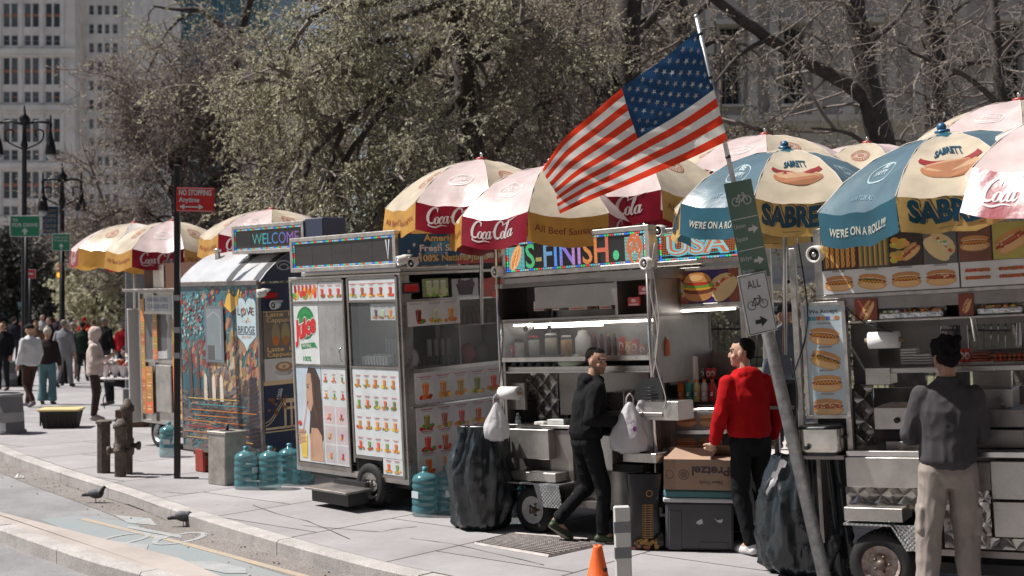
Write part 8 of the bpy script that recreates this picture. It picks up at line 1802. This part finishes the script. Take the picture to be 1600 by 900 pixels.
b = MB(); b.use(mat('lamp_iron', ())); b.tube([(0, .15, 0), (0, .15, z + .3)], .06, 8); b.build('post', parent=t)
# stone pillar and ornate post by the far cart
t = thing('stone_pillar', 'grey stone gate pillar rising behind the farthest cart', 'pillar', foot(213, 27)); b = MB(); b.use(mat('grey_granite', (.20, .20, .21), .8, var=.2, scale=4)); b.box(-.18, .2, -.2, .2, 0, 2.9, .02); b.box(-.24, .26, -.26, .26, 2.9, 3.05, .02); b.box(-.22, .24, -.24, .24, 0, .4, .02); b.build('shaft', parent=t); b = MB(); b.use(mat('grey_granite', ())); b.lathe([(.16, 3.05), (.10, 3.15), (.17, 3.3), (.12, 3.45), (0, 3.5)], (0, 0, 0), 14); b.build('finial', parent=t)
t = thing('ornate_bollard', 'black beaded iron post beside the stone pillar', 'post', foot(212, 25)); b = MB(); b.use(M_IRON); b.lathe([(.12, 0), (.12, .3)] + [(.07 + .03 * (i % 2), .35 + .1 * i) for i in range(15)] + [(.10, 1.9), (.04, 2.05), (0, 2.1)], n=10); b.build('shaft', parent=t)
# bollard and standpipes on the kerb side
RU = mat('weathered_iron', (.07, .058, .05), .75, .4, col2=(.17, .135, .115), scale=12, bump=.5, bscale=40)
gb = gnd(162, 739); t = thing('bollard', 'brown square-cut iron bollard, left of the two standpipes', 'bollard', gb); b = MB(); b.use(RU); b.lathe([(.085, 0), (.085, .62), (.105, .63), (.105, .66), (.06, .675), (0, .68)], n=8, smooth=False); b.build('shaft', parent=t)
for (x, y, h, r, lb) in ((188, 745, .72, .07, 'rusty flanged standpipe nearest the kerb'), (199, 741, .95, .066, 'taller rusty standpipe with side outlets just behind the first')):
    g_ = gnd(x, y); t = thing('standpipe', lb, 'standpipe', g_, group='pair of iron standpipes'); b = MB(); b.use(RU); b.lathe([(r, 0), (r, h * .4), (r * 1.25, h * .42), (r * 1.25, h * .47), (r, h * .49), (r, h * .82), (r * 1.3, h * .84), (r * 1.3, h * .90), (r * .9, h * .93), (r * .5, h), (0, h)], n=14); b.build('pipe', parent=t)
    for q in (-1, 1): b = MB(); b.use(RU); z = h * (.45 if h < .8 else .38); b.lathe([(.035, 0), (.035, q * .12), (.055, q * .125), (.055, q * .16), (0, q * .17)], (0, 0, z), 10, 'x'); b.build('outlet', parent=t)
g_ = gnd(355, 756); t = thing('steel_bin', 'dented square stainless litter bin beside the blue water bottles', 'bin', g_, rad(-38)); b = MB(); b.use(mat('scuffed_bin_steel', (.36, .33, .30), .5, .5, var=.3, scale=6, bump=.3, bscale=6)); s_ = .16
b.box(-s_, s_, -s_, s_, .0, .62, .012); b.box(-s_ - .01, s_ + .01, -s_ - .01, s_ + .01, .60, .635, .006); b.build('bin_body', parent=t); b = MB(); b.use(M_DARK); b.lathe([(.10, .637), (.02, .638), (0, .6375)], n=16); b.build('mouth_shade', parent=t); b = MB(); b.use(RU); b.tube([(0, 0, .63), (0, .0, .72)], .02, 8); b.build('stub', parent=t)  # black disc on the closed top, an opening's shade put into colour
g_ = gnd(8, 677); t = thing('barrel', 'big tapered grey plastic drum at the left edge, nearest the kerb', 'drum', g_, group='grey plastic drums at the left edge'); b = MB(); b.use(M_SOFT, (.17, .17, .18)); b.lathe([(.34, 0), (.34, .05), (.31, .06), (.275, .62), (.27, .64), (0, .66)], n=24); b.build('drum_body', parent=t)
b = MB(); b.use(M_SOFT, (.28, .28, .29)); b.lathe([(.304, .2), (.296, .36)], n=24); b.lathe([(.285, .62), (.29, .66), (.25, .67)], n=24); b.build('band', parent=t)
dup(t, 'second grey plastic drum, farther back at the left edge', gnd(8, 604), 1.0)
g_ = gnd(96, 668); t = thing('storage_tote', 'dark storage tub with yellow lid on the pavement at the left', 'tote', g_, rad(8)); k = g_.y / F
b = MB(); b.use(M_SOFT, (.035, .03, .03)); w = 29 * k
for_ = [(-w * .82, -.2, 0), (w * .82, -.2, 0), (w * .82, .2, 0), (-w * .82, .2, 0), (-w, -.25, .3), (w, -.25, .3), (w, .25, .3), (-w, .25, .3)]
b.add(for_, [(0, 3, 2, 1), (4, 5, 6, 7), (0, 1, 5, 4), (1, 2, 6, 5), (2, 3, 7, 6), (3, 0, 4, 7)]); 
for i in range(-3, 4): b.box(i * .1 - .012, i * .1 + .012, -.25, -.22, .05, .28)
b.build('tub', parent=t); b = MB(); b.use(M_SOFT, (.55, .43, .20)); b.box(-w * 1.1, w * 1.1, -.28, .28, .3, .34, .015); b.build('lid', parent=t)
# cone and flexible post at the kerb
Yc = 9.62; t = thing('traffic_cone', 'small orange traffic cone beside the banded white post', 'cone', V((at(934, 0, Yc).x, Yc, RZ))); b = MB(); b.use(mat('cone_orange', (.75, .12, .02), .5, var=.12, scale=20)); h = at(934, 852, Yc).z - RZ
b.lathe([(.15, .03), (.125, .035), (.036, h - .02), (.034, h), (.02, h), (.02, h - .03)], n=20); b.box(-.19, .19, -.19, .19, 0, .03, .01); b.build('cone_body', parent=t); b = MB(); b.use(M_DARK); b.ell((.055, -.058, h - .17), .014, .006, .018); b.build('dark_spot', parent=t)  # small dark spot near the top of the cone
Yd = 9.5; t = thing('flexible_post', 'white banded flexible delineator post standing by the kerb', 'post', V((at(972, 0, Yd).x + .02, Yd, RZ)), 0); h = at(966, 790, Yd).z - RZ
b = MB(); b.use(M_SOFT, (.62, .61, .58)); T_ = Matrix.Rotation(rad(-1.8), 4, 'Y'); b.T = T_; b.box(-.062, .062, -.02, .02, .04, h, .012); b.T = None; b.lathe([(.12, 0), (.12, .03), (.07, .05), (0, .055)], n=16); b.build('post_body', parent=t)
for z in (h - .20, h - .39): b = MB(); b.use(M_SOFT, (.22, .22, .23)); b.T = T_; b.box(-.0635, .0635, -.0215, .0215, z, z + .085, .003); b.build('band', parent=t)
# bottles of water
jug = [((264, 714), 'five gallon blue bottle between the two leftmost carts'), ((384, 764), 'pale blue bottle right beside the steel bin, first of the row'), ((422, 764), 'second blue bottle right of the steel bin, sticker facing out'), ((452, 758), 'third blue bottle in shade under the latte cart'), ((474, 756), 'fourth blue bottle, half behind the juice cart corner'),
       ((664, 806), 'dark blue bottle in shade left of the black rubbish bag'), ((698, 803), 'blue bottle tucked against the black rubbish bag'), ((800, 822), 'teal bottle half under the middle cart beside its wheel')]
for i, ((x, y), lb) in enumerate(jug): j_ = water_jug(lb, gnd(x, y), i * 1.1); j_.scale = (.98, .98, .96)
# rubbish bags
M_BAG = mat('black_polythene', (.018, .024, .028), .27, spec=.7, bump=.35, bscale=7)
def rubbish(name, label, loc, w, d, h, seed, cat='rubbish bag', fullness=1.0, col=None, parent=None):
    t = thing(name, label, cat, loc); b = MB(); b.use(col or M_BAG)
    def P(u, v):
        a = 2 * pi * u; r = (.72 + .42 * sin(pi * min(1, v * .85 + .12))) * (1 - .15 * v); p = V((cos(a) * w / 2 * r, sin(a) * d / 2 * r, v * h))
        q = V((cos(a) * 2.2 + seed, sin(a) * 2.2, v * 2.4)); n = noise.noise(q) * .09 + (1 - 2 * abs(noise.noise(V((cos(a) * 3 + seed, sin(a) * 3, v * 1.6))))) ** 3 * .10 + (1 - 2 * abs(noise.noise(V((cos(a) * 4, sin(a) * 4, v * 5 + seed + cos(a * 2)))))) ** 3 * .022 + (1 - 2 * abs(noise.noise(V((cos(a) * 9, sin(a) * 9, v * 4 + seed))))) * .012
        k = w * 1.4; p += V((cos(a), sin(a), 0)) * n * k * .8
        if v > .93: p.z += .03 * noise.noise(V((cos(a) * 5, sin(a) * 5, seed)))
        if v < .06: p = V((p.x * (.75 + v * 4), p.y * (.75 + v * 4), p.z))
        return p
    b.grid(P, 72, 44); b.grid(lambda u, v: V((P(u, 1).x * (1 - .15 * v), P(u, 1).y * (1 - .15 * v), P(u, 1).z - v * .25 - .0)), 36, 4); b.build('bag_skin', parent=t); return t
t = rubbish('rubbish_bag', 'full black rubbish bag hung open against the juice cart end', gnd(752, 826), .50, .42, .97, 3.0)
b = MB(); b.use(mat('bag_frame', (.25, .24, .23), .5, .8)); 
for s in (-1, 1): b.tube([(.2 * s, .05, 0), (.2 * s, .05, .96)], .012, 6)
b.tube([(-.2, .05, .96), (.2, .05, .96)], .012, 6); b.build('stand', parent=t)
g_ = V((at(1258, 0, 10.15).x, 10.15, 0)); t = rubbish('rubbish_bag', 'torn black rubbish bag behind the leaning signpost, pale liner showing', g_, .60, .46, .93, 8.0)
b = MB(); b.use(mat('pale_polythene', (.55, .53, .55), .4, transl=.3, bump=.5, bscale=14)); b.grid(lambda u, v: V((-.30 + .10 * u + .03 * sin(v * 9), -.14 + .10 * v, .78 + .16 * u - .22 * v + .02 * sin(u * 11 + v * 7))), 8, 10); b.build('liner', parent=t)
b = MB(); b.use(M_BAG); b.grid(lambda u, v: V((-.05 + .36 * u, -.22 + .03 * sin(u * 14 + v * 5), .02 + .98 * v - .03 * u)), 24, 20); b.build('loose_sheet', parent=t)
t = rubbish('rubbish_bag', 'small black bag slumped behind the legs of the red hoodie', V((at(1192, 0, 11.5).x, 11.5, 0)), .30, .3, .62, 5.0)
# white carrier bags
M_CARR = mat('white_carrier_plastic', (.66, .65, .66), .38, transl=.35, bump=.55, bscale=12)
def carrier(label, top, w, h, seed, tint=None, logo=True, grp=None):
    t = thing('carrier_bag', label, 'carrier bag', top, group=grp); b = MB(); b.use(M_CARR)
    def P(u, v):
        a = 2 * pi * u; ww = w * (.10 + .9 * min(1, v * 1.5) ** .8) * (1 - .12 * max(0, v - .8) * 5); n = noise.noise(V((cos(a) * 2 + seed, sin(a) * 2, v * 3))) * .12 + (1 - 2 * abs(noise.noise(V((cos(a) * 4, seed, v * 2))))) * .05
        e = 1 if v < .95 else .6; return V((cos(a) * ww / 2 * (1 + n) * e, sin(a) * ww / 3.2 * (1 + n * 2) * e, -v * h * (1 + .04 * noise.noise(V((cos(a) * 3, sin(a) * 3, seed))))))
    b.grid(P, 40, 26); b.grid(lambda u, v: P(u, 1) * (1 - v * .999) + V((0, 0, P(u, 1).z * v)), 20, 2); b.build('bag_body', parent=t)
    b = MB(); b.use(M_CARR)
    for s in (-1, 1): b.tube(smooth_pts([(s * .025, 0, -.06), (s * .03, 0, .03), (0, 0, .075)], 4), .007, 6)
    b.build('handles', parent=t)
    if logo:
        b = MB(); b.use(M_SOFT, (.30, .12, .40)); PR = Print(lambda u, v, q: V((u, -w / 2.6 - .012, v - h * .5)), b)
        PR.text('Thank', -.05, .03, .03, (.28, .12, .42), width=.09, rot=.3); PR.text('You', -.02, -.02, .025, (.28, .12, .42), width=.05, rot=.3); PR.ell(.03, .0, .018, .025, (.3, .1, .35), n=8); b.build('print', parent=t)
    return t
hw = A_; carrier('white thank-you carrier bag in front, held by the man in black', at(984, 628, 11.3), .34, .45, 2.0, grp='bags held by the man in black'); carrier('plain white carrier bag at the far side of the same hand', at(1003, 622, 11.35), .26, .46, 6.0, logo=False, grp='bags held by the man in black')
carrier('translucent lilac-white bag hanging above the black rubbish bag', at(776, 628, 11.95), .24, .36, 9.0, logo=False)
# cooler, pretzel carton, charcoal sack
g_ = V((at(1093, 0, 11.0).x, 11.0, 0)); CO = thing('cooler', 'big dark grey wheeled cooler with teal lid under the pretzel carton', 'cooler', g_, rad(-6)); W_c = 113 * 11.0 / F; h = .52
b = MB(); b.use(attr_mat('cooler_plastic', rough=.5, dirt=.15), (.055, .057, .064)); b.box(-W_c / 2 + .02, W_c / 2 - .02, 0, .4, .02, h - .09, .02); b.box(-W_c / 2 + .05, -W_c / 2 + .16, -.006, .02, .02, h - .16, .006); b.box(W_c * .0, W_c / 2 - .06, -.006, .02, .03, .1, .01)
P = fpr(b, 0, 0, -.001); P.poly([(-.02, .27), (.02, .29), (.03, .25), (.0, .24), (-.03, .25)], (.5, .5, .5)); P.poly([(.12, .30), (.15, .28), (.2, .29), (.19, .26), (.16, .26)], (.5, .5, .5)); b.build('tub', parent=CO)
b = MB(); b.use(M_SOFT, (.5, .5, .52)); b.box(-W_c / 2, W_c / 2, -.012, .41, h - .09, h - .055, .008); b.build('white_band', parent=CO); b = MB(); b.use(M_SOFT, (.07, .17, .18)); b.box(-W_c / 2 + .005, W_c / 2 - .005, -.006, .405, h - .055, h + .02, .02); b.build('lid', parent=CO)
b = MB(); b.use(M_BLACK); b.lathe([(0, -.03), (.085, -.03), (.085, .03), (0, .03)], (-W_c / 2 - .02, .1, .085), 18, 'x'); b.build('cooler_wheel', parent=CO)
t = thing('pretzel_box', 'brown cardboard pretzel carton with upside-down lettering, resting on the cooler', 'carton', V((at(1092, 0, 10.98).x, 10.98, h + .021)), rad(-8)); CB = (.30, .20, .14)
b = MB(); b.use(M_SOFT, CB); b.box(-.30, .30, .0, .36, 0, .26, .003); P = fpr(b, -.30, 0, 0); IK = (.07, .05, .06)
P.text('Pretzel', .40, .20, .075, IK, 2, al='c', width=.32, bold=.03, rot=pi); P.text('New York', .40, .08, .03, IK, 2, al='c', width=.20, bold=.02, rot=pi); P.ring(.17, .13, .042, .042, .006, IK, 2); P.ell(.17, .13, .030, .030, tuple(v * .6 for v in CB), 2); P.rect(.0, .0, .10, .26, tuple(v * .85 for v in CB), 1); P.ring(.05, .13, .03, .035, .005, IK, 2)
b.build('carton_body', parent=t)
for nm, pts in (('flap', [(-.30, 0, .26), (.10, 0, .262), (.16, .17, .34), (-.20, .17, .345)]), ('flap', [(-.30, .36, .26), (.30, .36, .26), (.26, .25, .36), (-.24, .25, .34)])):
    b = MB(); b.use(M_SOFT, tuple(v * 1.15 for v in CB)); b.add(pts + [(p[0], p[1] + .002, p[2] - .005) for p in pts], [(0, 1, 2, 3), (7, 6, 5, 4), (0, 4, 5, 1), (1, 5, 6, 2), (2, 6, 7, 3), (3, 7, 4, 0)]); b.build(nm, parent=t)
t = thing('charcoal_sack', 'tall black charcoal sack with gold vertical lettering, left of the cooler', 'sack', V((at(1006, 0, 11.15).x, 11.15, 0)), rad(4)); b = MB(); b.use(mat('sack_paper', (.013, .013, .015), .4, bump=.5, bscale=9))
b.grid(lambda u, v: V(((.135 + .012 * sin(v * 8)) * max(-1, min(1, 1.5 * cos(2 * pi * u))), .085 * sin(2 * pi * u) * (.6 + .5 * sin(pi * v)) , v * .66)), 32, 18); b.use(M_SOFT, (.4, .22, .06)); P = Print(lambda u, v, q: V((u, -.098 - q, v)), b); [P.line([(x + rr_ * .012, .12 + k * .02), (x + .026 - rr_ * .01, .124 + k * .02 + rr_ * .006)], .006, (.38, .20, .06), 2) for x in (-.02, .03) for k in range(15) for rr_ in (-1, 1)]; P.ring(.03, .50, .026, .026, .006, (.4, .22, .06)); 
for i in range(26): P.ell(random.uniform(-.11, .12), random.uniform(.02, .10), .02, .014, jc((.32, .17, .06), .4), 1 + i * .1, n=6, jit=.3)
b.build('sack_body', parent=t)
b = MB(); b.use(M_DARK); t = thing('gas_bottle', 'dark bottle and wheel end between sack and cooler', 'gas bottle', V((at(1036, 0, 11.25).x, 11.25, 0))); b.lathe([(.05, 0), (.06, .02), (.06, .2), (.03, .26), (0, .27)], n=12); b.build('bottle_body', parent=t)
for i in range(5): x = 1206 + (i % 3) * 9 + (i // 3) * 5; (lambda p: (lambda t: bottle(.032, .2, (.5, .55, .58), (.6, .6, .62), None, True)(t))(thing('water_bottle_small', ('clear bottle in the cluster behind the post, ' + ('front left', 'front middle', 'front right', 'back left', 'back right')[i]), 'bottle', p, group='clear bottles on the side ledge')))(at(x, 632 - (i // 3) * 8, 11.0 + (i // 3) * .12))
tag(one('side_ledge', M_STEEL_D, lambda b: b.box(at(1200, 0, 11).x, at(1238, 0, 11).x, 10.92, 11.25, at(0, 633, 11).z - .03, at(0, 633, 11).z - .002)), 'narrow steel ledge holding clear bottles beside the right cart', 'ledge')
# flower seller's stall
t = thing('flower_table', 'low wire-legged table heaped with wrapped flowers beside the far cart', 'table', gnd(188, 640)); b = MB(); b.use(mat('white_cloth', ())); b.box(-.45, .35, -.2, .3, .62, .65, .01); b.build('table_top', parent=t)
for sx in (-.4, .3):
    for sy in (-.15, .25): b = MB(); b.use(M_IRON); b.tube(smooth_pts([(sx, sy, .62), (sx + .06, sy, .4), (sx - .03, sy, .2), (sx, sy, 0)], 3), .012, 6); b.build('leg', parent=t)
rr = random.Random(3)
for i, (x, y, z) in enumerate(((-.3, 0, .65), (-.12, .05, .65), (.06, 0, .65), (.2, .1, .65), (.25, -.05, .65))):
    t2 = thing('bouquet', '%s on the flower table' % ('white wrapped bouquet at the left end', 'second wrapped bouquet, white and pink', 'middle bouquet with red blooms', 'tall pale pink bouquet at the back', 'bouquet of white blooms at the right end')[i], 'flowers', t.location + V((x, y, z)), group='bouquets on the flower table'); b = MB(); b.use(M_SOFT, (.62, .58, .58)); b.lathe([(.03, 0), (.10, .2), (.12, .26)], n=10); b.build('wrapping', parent=t2)
    b = MB(); b.use(M_SOFT); [b.ell((rr.uniform(-.1, .1), rr.uniform(-.1, .1), rr.uniform(.22, .36 + .12 * (i > 2))), .035, .035, .03, 7, 5, jc(((.62, .5, .5), (.6, .58, .55), (.5, .12, .08), (.62, .45, .48), (.65, .62, .6))[i], .15)) for _ in range(22)]; b.build('blooms', parent=t2)
tag(one('crate', mat('brown_crate', (.09, .045, .035), .8, var=.3, scale=9), lambda b: [b.box(*[c + o_ for c, o_ in zip(q, (gnd(205, 668).x,) * 2 + (gnd(205, 668).y,) * 2 + (0, 0))]) for q in ((-.28, .22, 0, .4, 0, .16), (-.28, .22, 0, .4, .17, .30))]), 'brown wooden crate on the ground beside the far cart', 'crate')
# pigeons, litter
def pigeon(label, g_, rot, peck):
    t = thing('pigeon', label, 'pigeon', g_, rot, 'pigeons in the gutter'); t.scale = (.82,) * 3; b = MB(); b.use(M_SKIN); z = .13
    b.ell((0, 0, z), .11, .062, .066, 16, 10, rot=Matrix.Rotation(.2, 3, 'Y')); b.ell((.06, 0, z + .01), .06, .05, .055); hd_ = (.125, 0, z - .05) if peck else (.12, 0, z + .09); b.tube([(.07, 0, z + .02), hd_], [.042, .024], 12); b.ell(hd_, .027, .024, .025); b.tube([(hd_[0] + .015, 0, hd_[2]), (hd_[0] + .05, 0, hd_[2] - .012)], [.010, .003], 8)
    b.tube([(-.07, 0, z), (-.19, 0, z - .02)], [.04, .02], 10)
    remeshed('body', b, .006, attr_mat('feathers', rough=.7, dirt=.3), t, 2, colf=lambda c: (.035, .035, .04) if c[0] > .07 or c[0] < -.12 else ((.12, .12, .13) if c[2] > z - .01 else (.06, .06, .065)))
    for s in (-1, 1): b = MB(); b.use(mat('pigeon_leg', (.35, .10, .08), .6)); b.tube([(.0, s * .02, z - .04), (.005, s * .02, .01), (.03, s * .02, .004)], .004, 6); b.build('leg', parent=t)
pigeon('dark pigeon standing in the gutter farther up the kerb', gnd(149, 786, RZ), 0, False); pigeon('grey pigeon pecking in the gutter nearer the camera', gnd(286, 823, RZ), rad(12), True)
def tissue(label, g_, s, seed):
    b = MB(); b.use(mat('tissue_paper', (.68, .66, .64), .8, transl=.3)); b.grid(lambda u, v: V(((u - .5) * s * 2, (v - .5) * s, .01 + .05 * max(0, noise.noise(V((u * 4, v * 4, seed))) + .35) )), 16, 10); o = b.build('tissue'); o.location = g_; tag(o, label, 'litter', 'scraps of tissue in the gutter')
tissue('crumpled white tissue in the gutter below the steel step', gnd(436, 845, RZ), .13, 1.0); tissue('smaller flat tissue scrap farther along the gutter', gnd(553, 877, RZ), .09, 4.0); tissue('tiny tissue scrap at the far left of the gutter', gnd(30, 748, RZ), .06, 7.0)
rr = random.Random(8)
b = MB(); b.use(M_SOFT)
for i in range(260):
    s = rr.random(); j = int(s * (len(gut) - 30)) + 15; x, y = gut[j]; q = rr.random() ** 2 * .6; r = rr.uniform(.004, .013)
    if y < 8 or y > 30: continue
    b.ell((x - q * .7 + rr.uniform(-.1, .1), y - q * .7, RZ + .012), r, r * 1.3, r * .5, 6, 4, jc(rr.choice([(.25, .2, .16), (.12, .1, .09), (.4, .36, .33), (.2, .1, .06)]), .3))
tag(b.build('gutter_debris'), 'grit, leaf scraps and cigarette ends strewn along the gutter', 'debris', kind='stuff')
tag(one('strip_cable', M_CABLE, lambda b: b.tube([RC.W(RC.P(*p, -.05)) for p in smooth_pts([(783, 400), (779, 480), (786, 520), (780, 600)], 5)], .005, 5)), 'thin black cable taped down the left post of the middle cart', 'cable')
for k, L_ in enumerate((((1018, 410), (1030, 500), (1024, 560), (1040, 620), (1036, 640)), ((1023, 380), (1016, 450), (1028, 520), (1020, 590)))): tag(one('cable', mat('white_cable', (.4, .38, .36), .6), lambda b: b.tube([RC.W(RC.P(*p, -.06)) for p in smooth_pts(L_, 5)], .006, 5)), ('pale cable looping down between message boards and steel bin', 'pale twisted cable tied along the right post of the middle cart')[k], 'cable')
